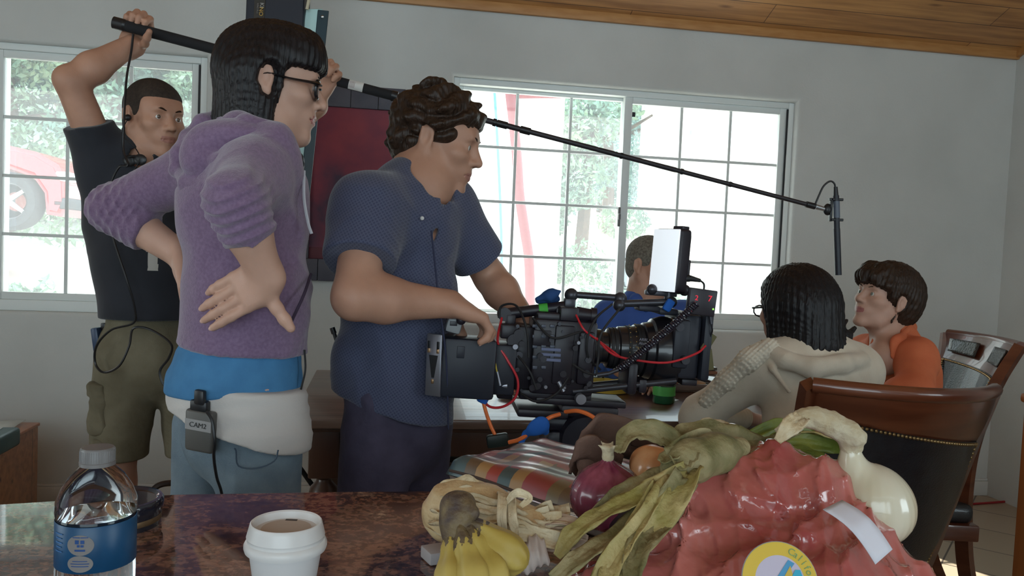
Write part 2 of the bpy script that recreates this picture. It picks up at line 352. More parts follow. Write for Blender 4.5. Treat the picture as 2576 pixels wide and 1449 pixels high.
tag(grid_mesh('ground_outside', G, M_GND), kind='structure')
def tree(u, v, h, cw, seed, mi, label, density=1.0, base=0.08):
    rs = random.Random(seed); z0 = hillz(u, v)-0.1; e = thing('evergreen_tree', label, 'tree', group='trees beyond the windows'); e.location = R(u, v, z0)
    bm = bmesh.new(); tp = [Vector((rs.uniform(-.1, .1)*i, rs.uniform(-.1, .1)*i, h*0.85*i/4)) for i in range(5)]
    tube(bm, tp, [h*0.018, h*0.006], 8, 3)
    for k in range(9):
        t = rs.uniform(0.3, 0.9); a = rs.uniform(0, 2*PI); p = Vector((0, 0, h*0.85*t)); L_ = cw*(1.1-t)
        tube(bm, [p, p+Vector((math.cos(a), math.sin(a), 0.3))*L_*0.5, p+Vector((math.cos(a), math.sin(a), 0.45))*L_], [h*0.010, h*0.003], 5, 3)
    obj('trunk', bm, M_BARK, e)
    rng = np.random.RandomState(seed); N = int(26000*density)
    nc = 34; cc = []
    for k in range(nc):
        t = base + (1-base)*(k+rng.rand())/nc; a = rng.rand()*2*PI; rad = cw*(1.02-t)**0.6*math.sqrt(rng.rand())*0.95
        cc.append((math.cos(a)*rad, math.sin(a)*rad, t*h, cw*(0.20+0.22*rng.rand())))
    cc = np.array(cc); idx = rng.randint(0, nc, N); d = rng.normal(size=(N, 3)); d /= np.linalg.norm(d, axis=1)[:, None]
    c = cc[idx, :3] + d*cc[idx, 3:4]*(0.75+0.35*rng.rand(N, 1))*np.array([1, 1, 0.7])
    s = 0.02+0.035*rng.rand(N, 1); a = rng.normal(size=(N, 3)); a /= np.linalg.norm(a, axis=1)[:, None]; b = np.cross(a, rng.normal(size=(N, 3))); b /= np.linalg.norm(b, axis=1)[:, None]
    v4 = np.stack([c-a*s*1.6, c+b*s*0.7, c+a*s*1.6, c-b*s*0.7], 1).reshape(-1, 3)
    me = bpy.data.meshes.new('foliage'); me.vertices.add(4*N); me.vertices.foreach_set('co', v4.ravel().astype(np.float32))
    me.loops.add(4*N); me.loops.foreach_set('vertex_index', np.arange(4*N, dtype=np.int32)); me.polygons.add(N)
    me.polygons.foreach_set('loop_start', np.arange(0, 4*N, 4, dtype=np.int32)); me.update(calc_edges=True)
    link('foliage', me, M_LEAF[mi], e); return e
def at_v(px, v):            # u of the pixel column px at room depth v (horizontal ray)
    d = CAM_R @ Vector(((px-1288.0)/FPX, 0.0, -1.0)); d.z = 0; t = v/d.dot(VV); return (d*t).dot(UV)
TL = [(20, 13, 6.5, 2.4, 0, 'broad evergreen above the red car, far left in the left-hand window'), (150, 16, 7.5, 2.6, 1, 'tall dark evergreen between the red car and the raised arm, left-hand window'),
      (300, 14, 6.5, 2.3, 0, 'evergreen behind the raised arm of the boom operator'), (430, 17, 8, 2.8, 1, 'evergreen at the right edge of the left-hand window, behind the operator head'),
      (560, 16, 8, 2.4, 0, 'evergreen outside between the two windows'), (1455, 15, 7.5, 1.7, 0, 'green tree in the middle of the right-hand window, beside the white wall'),
      (1522, 20, 9.5, 1.9, 1, 'dark tall tree behind the centre post of the right-hand window'), (1640, 25, 10.5, 2.4, 1, 'dark tree beside the white porch, right-hand window')]
for k, (px, v, h, cw, mi, lb) in enumerate(TL): tree(at_v(px, v), v, h, cw, 20+k, mi, lb)
for k, (px, v, h, cw) in enumerate(((90, 26, 9, 4.5), (330, 28, 10, 5), (520, 27, 9, 4.5), (1500, 30, 9, 4))):
    tree(at_v(px, v), v, h, cw, 60+k, k % 2, ['far dark tree on the hill above the red car', 'far tree on the hill behind the operator raised arm', 'far tree on the hill right of the operator head', 'far tree on the hill behind the red metal frame'][k], 1.3, 0.05)
def bush(px, v, r, seed, label):
    rng = np.random.RandomState(seed); u = at_v(px, v); e = thing('bush', label, 'bush', group='low bushes on the slope'); e.location = R(u, v, hillz(u, v))
    N = 1800; d = rng.normal(size=(N, 3)); d /= np.linalg.norm(d, axis=1)[:, None]; d[:, 2] = abs(d[:, 2]); c = d*r*(0.6+0.4*rng.rand(N, 1))*(1+0.25*np.sin(d[:, :1]*7+d[:, 1:2]*5))
    s = 0.03+0.03*rng.rand(N, 1); a = rng.normal(size=(N, 3)); b = rng.normal(size=(N, 3)); a /= np.linalg.norm(a, axis=1)[:, None]; b /= np.linalg.norm(b, axis=1)[:, None]
    v4 = np.stack([c-a*s, c+b*s*0.5, c+a*s, c-b*s*0.5], 1).reshape(-1, 3)
    me = bpy.data.meshes.new('foliage'); me.from_pydata(v4.tolist(), [], [(4*i, 4*i+1, 4*i+2, 4*i+3) for i in range(N)])
    link('foliage', me, M_LEAF[0], e)
for k, (px, v, r, lb) in enumerate(((100, 8.0, 0.35, 'low bush on the bright slope left of the left-hand window muntin'), (215, 6.6, 0.4, 'low bush seen just left of the operator black shirt'), (1510, 9.5, 0.42, 'pale bush on the slope at the middle of the right-hand window'), (1440, 12, 0.6, 'larger pale bush further up the slope, right-hand window'), (1650, 11, .5, 'low bush behind the seated man, right-hand window'))): bush(px, v, r, 80+k, lb)
# stone edging low in the left window
M_STONE = mat('pale_stone', (0.30, 0.25, 0.22), 0.9, col2=(0.40, 0.35, 0.31), nscale=6, bump=0.5)
for k in range(6):
    u = -2.5+k*0.34; v = 5.6; bm = bmesh.new(); bx(bm, R(u, v+0.05*(k % 2), hillz(u, v)+0.11), (0.33, 0.26, 0.30), RR, 0.04, 3)
    tag(obj('edging_stone', bm, M_STONE), 'flat pale stone in the low edging row outside the left-hand window', 'stone', group='edging stones outside')
# white house with porch on the right, white wall on the left of window 2
M_WHITE = mat('white_stucco', (0.80, 0.80, 0.78), 0.9)
M_SHIN = mat('pale_shingle', (0.45, 0.43, 0.40), 0.9)
hb = thing('white_house', 'white stucco house with a porch roof seen in the right-hand window', 'house')
v = 13.0; ua, ub, uc = at_v(1775, v), at_v(2150, v), at_v(1680, v)
bm = bmesh.new(); rbx(bm, ua, ub+3, v, v+4, -1, 6.5); obj('wall', bm, M_WHITE, hb)
bm = bmesh.new(); rbx(bm, uc, ua, v-1.6, v+1.0, 1.95, 2.75, 0.02); obj('porch_fascia', bm, M_WHITE, hb)
bm = bmesh.new(); rbx(bm, uc-0.1, ua+3, v-1.8, v+1.0, 2.72, 2.85, 0.02); obj('porch_roof', bm, M_SHIN, hb)
bm = bmesh.new(); rbx(bm, uc+0.4, uc+1.3, v+0.3, v+0.4, 3.1, 3.5, 0.01); obj('railing', bm, M_SHIN, hb)
bm = bmesh.new(); rbx(bm, uc+0.05, uc+0.2, v-1.5, v-1.35, -0.2, 2.0, 0.01); obj('porch_post', bm, M_WHITE, hb)
wl = thing('white_garage', 'white stucco outbuilding filling the left part of the right-hand window', 'building'); v = 9.5; ua, ub = at_v(900, v), at_v(1400, v)
bm = bmesh.new(); rbx(bm, ua, ub, v, v+3, -1, 4.6); obj('wall', bm, M_WHITE, wl)
# red curved metal frame and blue pole outside window 2
M_RED = mat('dark_red_paint', (0.22, 0.025, 0.035), 0.5); M_BLUE = mat('blue_pole_paint', (0.05, 0.25, 0.5), 0.5)
dd = 5.6
e = thing('red_metal_frame', 'tall curved dark red metal frame standing outside the right-hand window', 'metal frame')
bm = bmesh.new(); tube(bm, [W(x, y, dd) for x, y in ((1282, 222), (1291, 300), (1300, 390), (1307, 490), (1320, 580), (1331, 660), (1333, 790), (1326, 1010))], 0.036, 10, 6); obj('post', bm, M_RED, e)
bm = bmesh.new(); tube(bm, [W(x, y, dd+q) for x, y, q in ((1278, 236, 0), (1400, 236, .1), (1500, 238, .3), (1600, 240, .6))], [0.035, 0.03, 0.016], 10, 6); obj('crossbar', bm, M_RED, e)
bm = bmesh.new(); tube(bm, [W(x, y, dd+1.0) for x, y in ((1243, 215), (1250, 330), (1258, 500), (1262, 650), (1262, 900))], 0.012, 8, 4); tag(obj('pole', bm, M_BLUE), 'thin blue pole outside left of the red metal frame', 'pole')
for k in range(5):
    bm = bmesh.new(); zc = hillz(0.3, 6.4)+0.05+0.075*k; rbx(bm, -0.35+0.04*k, 1.1-0.05*k, 6.3, 6.6, zc-0.033, zc+0.033, 0.005)
    tag(obj('lumber_plank', bm, mat('reddish_lumber', (0.40, 0.14, 0.09), 0.8)), 'reddish plank outside, %s in the stack by the red frame' % ['lowest', 'second from bottom', 'middle one', 'second from top', 'topmost'][k], 'plank', group='stacked lumber outside')
# pale van far behind
e = thing('van', 'hazy pale van parked far off behind the seated man in the right-hand window', 'van'); v = 11.5; u = at_v(1606, v); z = hillz(u, v)+.25
bm = bmesh.new(); rbx(bm, u-0.19, u+0.19, v, v+0.9, z, z+0.55, 0.06, 4); obj('body', bm, mat('van_grey', (0.35, 0.4, 0.48), 0.4), e)
bm = bmesh.new(); rbx(bm, u-0.15, u+0.15, v-0.02, v+0.1, z+0.30, z+0.48, 0.01, 2); obj('windscreen', bm, mat('van_glass', (0.05, 0.06, 0.08), 0.1), e)
for s in (-1, 1):
    bm = bmesh.new(); cyl(bm, R(u+s*0.15, v+0.1, z), R(u+s*0.15, v+0.25, z), 0.09); obj('wheel', bm, mat('tyre', (0.03, 0.03, 0.03), 0.8), e)
# red car
def car():
    e = thing('red_car', 'red car with a silver alloy wheel parked outside the left-hand window', 'car')
    dc = 8.2; px = dc/2000.0
    C = W(20, 505, dc); X = UV.copy(); Y = VV.copy()
    def P(x, y, z): return C + X*x + Y*y + Vector((0, 0, z))
    m = mat('red_car_paint', (0.42, 0.03, 0.035), 0.25, coat=0.6); mb = mat('car_underside', (0.03, 0.03, 0.035), 0.7)
    prof = [(-3.2, -0.10), (-0.36, -0.12), (-0.34, 0.10), (-0.22, 0.26), (0.0, 0.33), (0.22, 0.26), (0.33, 0.10), (0.35, -0.12), (0.50, -0.14), (0.56, 0.0), (0.55, 0.22), (0.46, 0.40), (0.25, 0.52), (-0.3, 0.62), (-0.9, 0.68), (-1.3, 1.05), (-1.5, 1.15), (-3.2, 1.15)]
    def slab(y0, y1, pr, mm, nm):
        bm = bmesh.new(); f = bm.faces.new([bm.verts.new(P(x, y0, z)) for x, z in pr]); r = bmesh.ops.extrude_face_region(bm, geom=[f])
        bmesh.ops.translate(bm, verts=[g for g in r['geom'] if isinstance(g, bmesh.types.BMVert)], vec=Y*(y1-y0))
        es = [q for q in bm.edges if abs((q.verts[0].co-q.verts[1].co).normalized().dot(Y)) < 0.5]
        bmesh.ops.bevel(bm, geom=es, offset=0.05, segments=3, affect='EDGES'); return obj(nm, bm, mm, e, angle=60)
    slab(0, 1.5, prof, m, 'body')
    bm = bmesh.new(); bx(bm, P(0.50, 0.15, 0.28), (0.16, 0.28, 0.10), RR, 0.03); obj('headlight', bm, mat('headlight', (0.8, 0.85, 0.9), 0.1), e)
    bm = bmesh.new(); bx(bm, P(0.5, 0.7, 0.0), (0.2, 1.4, 0.12), RR, 0.04); obj('bumper', bm, mb, e)
    for cx in (0.0, -2.4):
        bm = bmesh.new(); F = frame_from(Y); lathe(bm, [(0.19, -0.1), (0.27, -0.11), (0.30, -0.07), (0.30, 0.1), (0.1, 0.1)], P(cx, 0.08, 0), 36, F); t = obj('tyre', bm, mat('tyre', (0.025, 0.025, 0.028), 0.85), e)
        bm = bmesh.new(); lathe(bm, [(0.20, -0.09), (0.19, -0.10), (0.175, -0.06), (0.175, 0.0)], P(cx, 0.08, 0), 36, F)
        for k in range(5):
            a = 2*PI*k/5; dr = F @ Vector((math.cos(a), math.sin(a), 0)); c0 = P(cx, 0.0, 0)
            tube(bm, [c0+dr*0.03, c0+dr*0.18], [0.03, 0.02], 6, 2)
        cyl(bm, P(cx, -0.02, 0), P(cx, 0.05, 0), 0.05); obj('rim', bm, mat('alloy', (0.55, 0.58, 0.6), 0.3, metal=0.8), e)
car()
# ================================================================== implicit-surface modelling (one smooth continuous skin per body or garment)
def A(p): return np.array(p, dtype=np.float32)
class Sdf:
    """ordered list of (fn, k, op, scale-bound) pieces; every fn maps (N,3) points to distances"""
    def __init__(s): s.p = []; s.lo = []; s.hi = []; s.dsp = None
    def _b(s, lo, hi): s.lo.append(np.array(lo, float)); s.hi.append(np.array(hi, float))
    def cap(s, a, b, r1, r2=None, k=0.02, op='u', flat=None, fr=1.0):
        a = A(a); b = A(b); r2 = r1 if r2 is None else r2; ab = b-a; L2 = float(ab@ab)+1e-9
        if flat is not None:
            f = A(flat); f = f/np.linalg.norm(f)
        def fn(P):
            q = P-a; 
            if flat is not None: q = q + np.outer((q@f)*(1/fr-1), f)
            aa = ab if flat is None else ab + f*(ab@f)*(1/fr-1)
            h = np.clip((q@aa)/(aa@aa+1e-9), 0, 1)
            d = np.linalg.norm(q-h[:, None]*aa, axis=1) - (r1+(r2-r1)*h)
            return d*(fr if fr < 1 else 1.0) if flat is not None else d
        s.p.append((fn, k, op)); R_ = max(r1, r2)*max(1, fr)
        if op == 'u': s._b(np.minimum(a, b)-R_, np.maximum(a, b)+R_)
        return s
    def chain(s, pts, rs, k=0.02, op='u', flat=None, fr=1.0):
        for i in range(len(pts)-1): s.cap(pts[i], pts[i+1], rs[i], rs[i+1], k, op, flat, fr)
        return s
    def ell(s, c, r, F=None, k=0.02, op='u'):
        c = A(c); r = A(r); M = np.eye(3, dtype=np.float32) if F is None else np.array(F, dtype=np.float32)
        def fn(P):
            q = (P-c)@M; k0 = np.linalg.norm(q/r, axis=1); k1 = np.linalg.norm(q/(r*r), axis=1)+1e-9
            return k0*(k0-1)/k1
        s.p.append((fn, k, op))
        if op == 'u': m = float(r.max()); s._b(c-m, c+m)
        return s
    def box(s, c, h, F=None, rnd=0.01, k=0.01, op='u'):
        c = A(c); h = A(h); M = np.eye(3, dtype=np.float32) if F is None else np.array(F, dtype=np.float32)
        def fn(P):
            q = np.abs((P-c)@M)-(h-rnd)
            return np.linalg.norm(np.maximum(q, 0), axis=1)+np.minimum(q.max(axis=1), 0)-rnd
        s.p.append((fn, k, op))
        if op == 'u': m = float(np.linalg.norm(h)); s._b(c-m, c+m)
        return s
    def plane(s, c, n, k=0.004, op='s'):
        """removes (op 's') everything on the +n side of the plane through c"""
        c = A(c); n = A(n); n = n/np.linalg.norm(n)
        s.p.append((lambda P: -((P-c)@n), k, op)); return s
    def lop(s, c, n, r, L=1.0, k=0.004):
        """cuts only inside a cylinder of radius r that starts at c and runs along n"""
        c = A(c); n = A(n); n = n/np.linalg.norm(n)
        def f(P):
            q = P-c; t = q@n; return np.maximum(np.maximum(-t, t-L), np.linalg.norm(q-t[:, None]*n, axis=1)-r)
        s.p.append((f, k, 's')); return s
    def fn(s, f, k=0.01, op='u'): s.p.append((f, k, op)); return s
    def eval(s, P, sel=None):
        d = np.full(len(P), 1e3, np.float32)
        for i, (f, k, op) in enumerate(s.p):
            if sel is not None:
                m = sel[i]
                if not m.any(): continue
                q = f(P[m]); e = d[m]
            else: m = slice(None); q = f(P); e = d
            if op == 'u':
                h = np.clip(0.5+0.5*(e-q)/k, 0, 1); r = e*(1-h)+q*h-k*h*(1-h)
            else:
                h = np.clip(0.5-0.5*(e+q)/k, 0, 1); r = e*(1-h)+(-q)*h+k*h*(1-h)
            d[m] = r
        if s.dsp is not None: d = d - s.dsp(P)
        return d
    def eval_all(s, P):
        d = np.full(len(P), 1e3, np.float32); E = []
        for i, (f, k, op) in enumerate(s.p):
            q = f(P); E.append(q)
            if op == 'u':
                h = np.clip(0.5+0.5*(d-q)/k, 0, 1); d = d*(1-h)+q*h-k*h*(1-h)
            else:
                h = np.clip(0.5-0.5*(d+q)/k, 0, 1); d = d*(1-h)-q*h+k*h*(1-h)
        return d, E
    def arrays(s, h):
        B = 8; lo = np.min(s.lo, axis=0)-0.03; hi = np.max(s.hi, axis=0)+0.03
        nb = np.maximum(1, np.ceil((hi-lo)/(h*B)).astype(int)); n = nb*B
        ci = np.stack(np.meshgrid(*[np.arange(x) for x in nb], indexing='ij'), -1).reshape(-1, 3)
        cc = (lo+(ci*B+B/2-0.5)*h).astype(np.float32)
        d, E = s.eval_all(cc); rad = h*B*0.87
        act = np.abs(d) < rad*1.5+0.02
        D = np.repeat(np.repeat(np.repeat(d.reshape(nb), B, 0), B, 1), B, 2).astype(np.float32)
        D = np.where(np.abs(D) < 1e-3, 1e-3, D)
        ai = ci[act]; off = np.stack(np.meshgrid(*[np.arange(B)]*3, indexing='ij'), -1).reshape(-1, 3)
        for st in range(0, len(ai), 1500):
            bi = ai[st:st+1500]; sub = np.nonzero(act)[0][st:st+1500]
            I = (bi[:, None]*B+off[None]).reshape(-1, 3); P = (lo+I*h).astype(np.float32)
            sel = []
            for (f, k, op), e in zip(s.p, E):
                eb = e[sub]; m = (eb < rad*2.2+k+0.03) if op == 'u' else (eb < rad*1.6+k+0.02); sel.append(np.repeat(m, B**3))
            v = s.eval(P, sel); D[I[:, 0], I[:, 1], I[:, 2]] = v
        return D, lo, h
def surface_nets(D, lo, h):
    S = D < 0; n = D.shape
    c = [S[i:n[0]-1+i, j:n[1]-1+j, k:n[2]-1+k] for i in (0, 1) for j in (0, 1) for k in (0, 1)]
    anyv = c[0].copy(); allv = c[0].copy()
    for q in c[1:]: anyv |= q; allv &= q
    I, J, K = np.nonzero(anyv & ~allv); N = len(I)
    pos = np.zeros((N, 3)); cnt = np.zeros(N)
    for ax in range(3):
        o = [0, 0, 0]; o[ax] = 1; other = [a for a in range(3) if a != ax]
        for p in (0, 1):
            for q in (0, 1):
                s0 = [0, 0, 0]; s0[other[0]] = p; s0[other[1]] = q
                a = D[I+s0[0], J+s0[1], K+s0[2]]; b = D[I+s0[0]+o[0], J+s0[1]+o[1], K+s0[2]+o[2]]
                m = (a < 0) != (b < 0); t = np.where(m, a/(a-b+1e-12), 0)
                for x in range(3): pos[:, x] += np.where(m, s0[x]+(t if x == ax else 0), 0)
                cnt += m
    pos = pos/cnt[:, None] + np.stack([I, J, K], 1); V = lo + pos*h
    idx = np.full(anyv.shape, -1, np.int32); idx[I, J, K] = np.arange(N, dtype=np.int32)
    F = []
    for ax in range(3):
        o1, o2 = [a for a in range(3) if a != ax]
        sl0 = [slice(1, x-1) for x in n]; sl1 = [slice(1, x-1) for x in n]; sl0[ax] = slice(0, n[ax]-1); sl1[ax] = slice(1, n[ax])
        a = S[tuple(sl0)]; b = S[tuple(sl1)]; m = a != b
        P = list(np.nonzero(m)); base = [P[x]+(0 if x == ax else 1) for x in range(3)]
        def g(d1, d2):
            q = list(base); q[o1] = q[o1]-d1; q[o2] = q[o2]-d2; return idx[q[0], q[1], q[2]]
        quad = np.stack([g(0, 0), g(1, 0), g(1, 1), g(0, 1)], 1)
        ins = a[m]; flip = ins if ax != 1 else ~ins
        quad[~flip] = quad[~flip][:, ::-1]; F.append(quad)
    F = np.concatenate(F); F = F[(F >= 0).all(1)]
    return V.astype(np.float32), F
def sdf_obj(name, s, h, m, parent=None, smooth=0):
    V, F = surface_nets(*s.arrays(h))
    for _ in range(smooth):
        acc = np.zeros_like(V); cn = np.zeros(len(V), np.float32)
        for a in range(4):
            b = (a+1) % 4; np.add.at(acc, F[:, a], V[F[:, b]]); np.add.at(acc, F[:, b], V[F[:, a]]); np.add.at(cn, F[:, a], 1); np.add.at(cn, F[:, b], 1)
        V = V*0.5+acc/np.maximum(cn, 1)[:, None]*0.5
    me = bpy.data.meshes.new(name); me.vertices.add(len(V)); me.vertices.foreach_set('co', V.ravel())
    me.loops.add(4*len(F)); me.loops.foreach_set('vertex_index', F.ravel().astype(np.int32)); me.polygons.add(len(F))
    me.polygons.foreach_set('loop_start', np.arange(0, 4*len(F), 4, dtype=np.int32)); me.update(calc_edges=True)
    me.polygons.foreach_set('use_smooth', [True]*len(F))
    o = link(name, me, m, parent); return o
def face_ids(o, fn, slot):
    """give the faces whose centre satisfies fn (N,3)->bool the material slot"""
    me = o.data; c = np.zeros(len(me.polygons)*3, np.float32); me.polygons.foreach_get('center', c); m = fn(c.reshape(-1, 3))
    mi = np.zeros(len(me.polygons), np.int32); me.polygons.foreach_get('material_index', mi); mi[m] = slot; me.polygons.foreach_set('material_index', mi)
def wrinkle(amp, freq, dirs, seed=0, sharp=1.0, mask=None):
    rs = np.random.RandomState(seed); D = [A(d)/np.linalg.norm(A(d)) for d in dirs]; ph = rs.rand(len(D))*6.28
    W_ = [A(rs.normal(size=3)) for _ in range(3)]
    def f(P):
        wob = 1.3*np.sin(P@W_[0]*14)+1.1*np.sin(P@W_[1]*23+1.0); o = np.zeros(len(P), np.float32)
        for i, d in enumerate(D):
            x = (P@d)*freq+ph[i]+wob*(1+0.3*i); o += (1-2*np.abs(np.sin(x*0.5))**sharp)
        am = 0.55+0.45*np.sin(P@W_[2]*11+2.0)
        o = amp*o*am/len(D)
        return o*mask(P) if mask is not None else o
    return f
def N3(v): v = Vector(v); v.normalize(); return v
# ------------------------------------------------------------------ head
class Head:
    """head frame: x = the person's left, y = up...: local (x right, y forward, z up) scaled by s, origin between the ears"""
    def __init__(s, c, fwd, up=(0, 0, 1), sc=1.0):
        s.c = Vector(c); s.s = sc; f = N3(fwd); u = Vector(up); u = (u-f*u.dot(f)).normalized(); r = f.cross(u)
        s.F = Matrix((r, f, u)).transposed()
    def __call__(s, x, y, z): return s.c + s.F @ (Vector((x, y, z))*s.s)
    def loc(s, P): return ((P-A(s.c))@np.array(s.F, dtype=np.float32))/s.s
def add_head(S, H, masc=0.0, neck=None, nr=0.055, mouth_open=0.0):
    q = H.s; F = H.F
    e = lambda c, r, k=0.02, op='u': S.ell(H(*c), [v*q for v in r], F, k*q, op)
    c = lambda a, b, r1, r2, k=0.015, op='u': S.cap(H(*a), H(*b), r1*q, r2*q, k*q, op)
    e((0, -0.014, 0.038), (0.074, 0.097, 0.083)); e((0, 0.045, 0.03), (0.062, 0.048, 0.062), 0.02)
    e((0, 0.038, -0.035), (0.057, 0.056, 0.066), 0.03)
    jw = 0.050+0.006*masc
    for s in (-1, 1):
        c((s*jw, -0.002, -0.040), (s*(0.040+.004*masc), 0.032, -0.085), 0.021, 0.017, 0.025)
        c((s*(0.040+.004*masc), 0.032, -0.085), (s*0.012, 0.072, -0.100), 0.017, 0.015, 0.02)
        e((s*0.040, 0.060, -0.018), (0.024, 0.024, 0.018), 0.02)                       # cheekbone
    e((0, 0.074, -0.098), (0.021, 0.020, 0.017), 0.015)                                # chin
    c((-0.030, 0.080, 0.026), (0.030, 0.080, 0.026), 0.013+.002*masc, 0.013+.002*masc, 0.018)   # brow
    e((0, 0.080, -0.057), (0.026, 0.018, 0.022), 0.02)                                 # mouth mound
    for s in (-1, 1): e((s*0.031, 0.098, 0.004), (0.019, 0.017, 0.013), 0.014, 's')    # sockets
    c((0, 0.090, 0.014), (0, 0.109, -0.022), 0.0075, 0.0105, 0.010)                    # nose
    e((0, 0.109, -0.026), (0.0115, 0.0115, 0.0095), 0.006)
    for s in (-1, 1):
        e((s*0.0125, 0.098, -0.029), (0.0075, 0.010, 0.0075), 0.006); e((s*0.006, 0.107, -0.0375), (0.0032, 0.005, 0.004), 0.003, 's')
    # lips
    for s in (-1, 1):
        c((s*0.023, 0.0830, -0.0580), (0, 0.0940, -0.0545), 0.0034, 0.0056, 0.005); c((s*0.020, 0.0840, -0.0625), (0, 0.0930, -0.0655), 0.0036, 0.0062, 0.005)
        c((s*0.025, 0.0880, -0.0595), (0, 0.1000, -0.0597), 0.0016, 0.0018+mouth_open, 0.003, 's')
    # eyelids
    for s in (-1, 1):
        e((s*0.031, 0.0765, 0.004), (0.0150, 0.0140, 0.0135), 0.004)
        e((s*0.031, 0.0925, 0.0035), (0.0135, 0.0085, 0.0052), 0.0025, 's')
    # ears
    for s in (-1, 1):
        e((s*0.077, -0.008, 0.000), (0.0085, 0.018, 0.031), 0.006); e((s*0.086, -0.005, 0.003), (0.007, 0.010, 0.019), 0.004, 's')
        c((s*0.083, -0.020, 0.020), (s*0.083, -0.020, -0.010), 0.004, 0.003, 0.004); e((s*0.078, 0.0, -0.026), (0.006, 0.008, 0.009), 0.006)
    if neck is not None:
        S.cap(H(0, -0.022, -0.050), neck, nr*q, nr*1.12*q, 0.035); S.cap(H(0, 0.02, -0.075), Vector(neck)+F@Vector((0, 0.02, 0)), 0.036*q, 0.045*q, 0.03)
def add_eyes(H, parent, iris=(0.10, 0.06, 0.04)):
    for s in (-1, 1):
        bm = bmesh.new(); sph(bm, H(s*0.031, 0.0775, 0.004), 0.0122*H.s, 20); ey = obj('eye', bm, M_EYE, parent)
        ip = H(s*0.031, 0.0775+0.0098, 0.004); bm = bmesh.new(); sph(bm, ip, 0.0062*H.s, 14, (1, 0.55, 1), H.F); obj('iris', bm, mat('iris', iris, 0.1, coat=1.0), ey)
def add_brows(H, parent, m, th=0.0035, z=0.027):
    for s in (-1, 1):
        bm = bmesh.new(); tube(bm, [H(s*0.014, 0.0940, z-0.003), H(s*0.030, 0.0928, z+0.002), H(s*0.046, 0.0790, z-0.002)], [th*1.3*H.s, th*1.5*H.s, th*0.6*H.s], 6, 5, flat=0.5); obj('eyebrow', bm, m, parent)
def lips(o, H, slot=1):
    def f(P):
        q = H.loc(P); return (np.abs(q[:, 0]) < 0.023) & (q[:, 2] < -0.0500+0.12*np.abs(q[:, 0])*-1) & (q[:, 2] > -0.0715+0.25*np.abs(q[:, 0])) & (q[:, 1] > 0.0945-0.42*np.abs(q[:, 0]))
    face_ids(o, f, slot)
# ------------------------------------------------------------------ hand
def add_hand(S, wrist, knuck, palmn, side, curl=(0.5, 0.5, 0.55, 0.6), thumb=None, sc=1.0, spread=0.06, fr=0.0078, arm_r=0.026, lens=None, curls2=1.0, tl=1.0, td_=0.35):
    """wrist -> middle knuckle; palmn = normal pointing out of the palm; side=+1 puts the thumb on dir x palmn"""
    w0 = Vector(wrist); k0 = Vector(knuck); d = (k0-w0).normalized(); pn = Vector(palmn); pn = (pn-d*pn.dot(d)).normalized(); t = d.cross(pn)*side
    F = Matrix((t, d, pn)).transposed(); L = (k0-w0).length
    S.box(w0+d*L*0.55-pn*0.001, (0.036*sc, L*0.52, 0.0125*sc), F, 0.011*sc, 0.012)
    S.cap(w0, w0+d*L*0.35, arm_r, 0.024*sc, 0.02, flat=pn, fr=0.72)
    S.ell(w0+d*L*0.42+t*0.022*sc+pn*0.008*sc, (0.016*sc, 0.030*sc, 0.013*sc), F, 0.012)   # thenar
    S.ell(w0+d*L*0.40-t*0.022*sc+pn*0.006*sc, (0.013*sc, 0.030*sc, 0.011*sc), F, 0.012)
    tips = []
    ln = lens or (0.070, 0.079, 0.074, 0.058)
    for i in range(4):
        off = (0.028, 0.0095, -0.0095, -0.0275)[i]*sc; base = w0+d*(L*(1.0 if i in (1, 2) else 0.96 if i == 0 else 0.91))+t*off
        ang = spread*(1.5-i); dr = (d+t*ang).normalized(); cu = curl[i]; l = ln[i]*sc; f = [0.46, 0.29, 0.25]; p = base; a = cu*0.75; pts = [base-dr*0.012*sc]
        pts.append(base)
        for j in range(3):
            dd_ = dr*math.cos(a)+pn*math.sin(a); p = p+dd_*l*f[j]; pts.append(p); a += cu*(1.15, 0.8, 0)[j]*curls2
        rs = [fr*1.12*sc, fr*1.1*sc, fr*1.02*sc, fr*0.95*sc, fr*0.8*sc]
        rs[0] = fr*0.9*sc
        S.chain(pts, rs, 0.004*sc); tips.append((pts[-1], (pts[-1]-pts[-2]).normalized(), (dr*-math.sin(a)+pn*math.cos(a))))
    b = w0+d*L*0.25+t*0.024*sc+pn*0.004*sc
    if thumb is None: thumb = (0.75, 0.6, 0.25)
    td = (t*thumb[0]+d*thumb[1]+pn*thumb[2]).normalized(); p1 = b+td*0.038*sc*tl; td2 = (td*0.8+d*td_+pn*thumb[2]*0.5).normalized(); p2 = p1+td2*0.032*sc*tl; p3 = p2+(td2+d*td_*0.7).normalized()*0.025*sc*tl
    S.chain([b, p1, p2, p3], [0.0125*sc, 0.0105*sc, 0.0098*sc, 0.0080*sc], 0.007*sc); tips.append((p3, (p3-p2).normalized(), -pn))
    return tips
def add_nails(tips, parent, sc=1.0, fr=0.0078):
    for p, d, n in tips:
        n = (-n if True else n); n = (n-d*n.dot(d)).normalized(); bm = bmesh.new(); sph(bm, p+n*fr*0.62*sc+d*0.001, 0.0048*sc, 10, (0.9, 1.25, 0.35), Matrix((d.cross(n), d, n)).transposed()); obj('fingernail', bm, M_NAIL, parent)
def limb(S, pts, rs, k=0.03): S.chain(pts, rs, k)
M_EYE = mat('eye_white', (0.55, 0.53, 0.5), 0.15, coat=1.0)
M_NAIL = mat('fingernail', (0.55, 0.34, 0.28), 0.3)
def skin(name, c, c2): return mat(name, c, 0.5, col2=c2, nscale=14, bump=0.05, bscale=300, sss=0.08, spec=0.4)
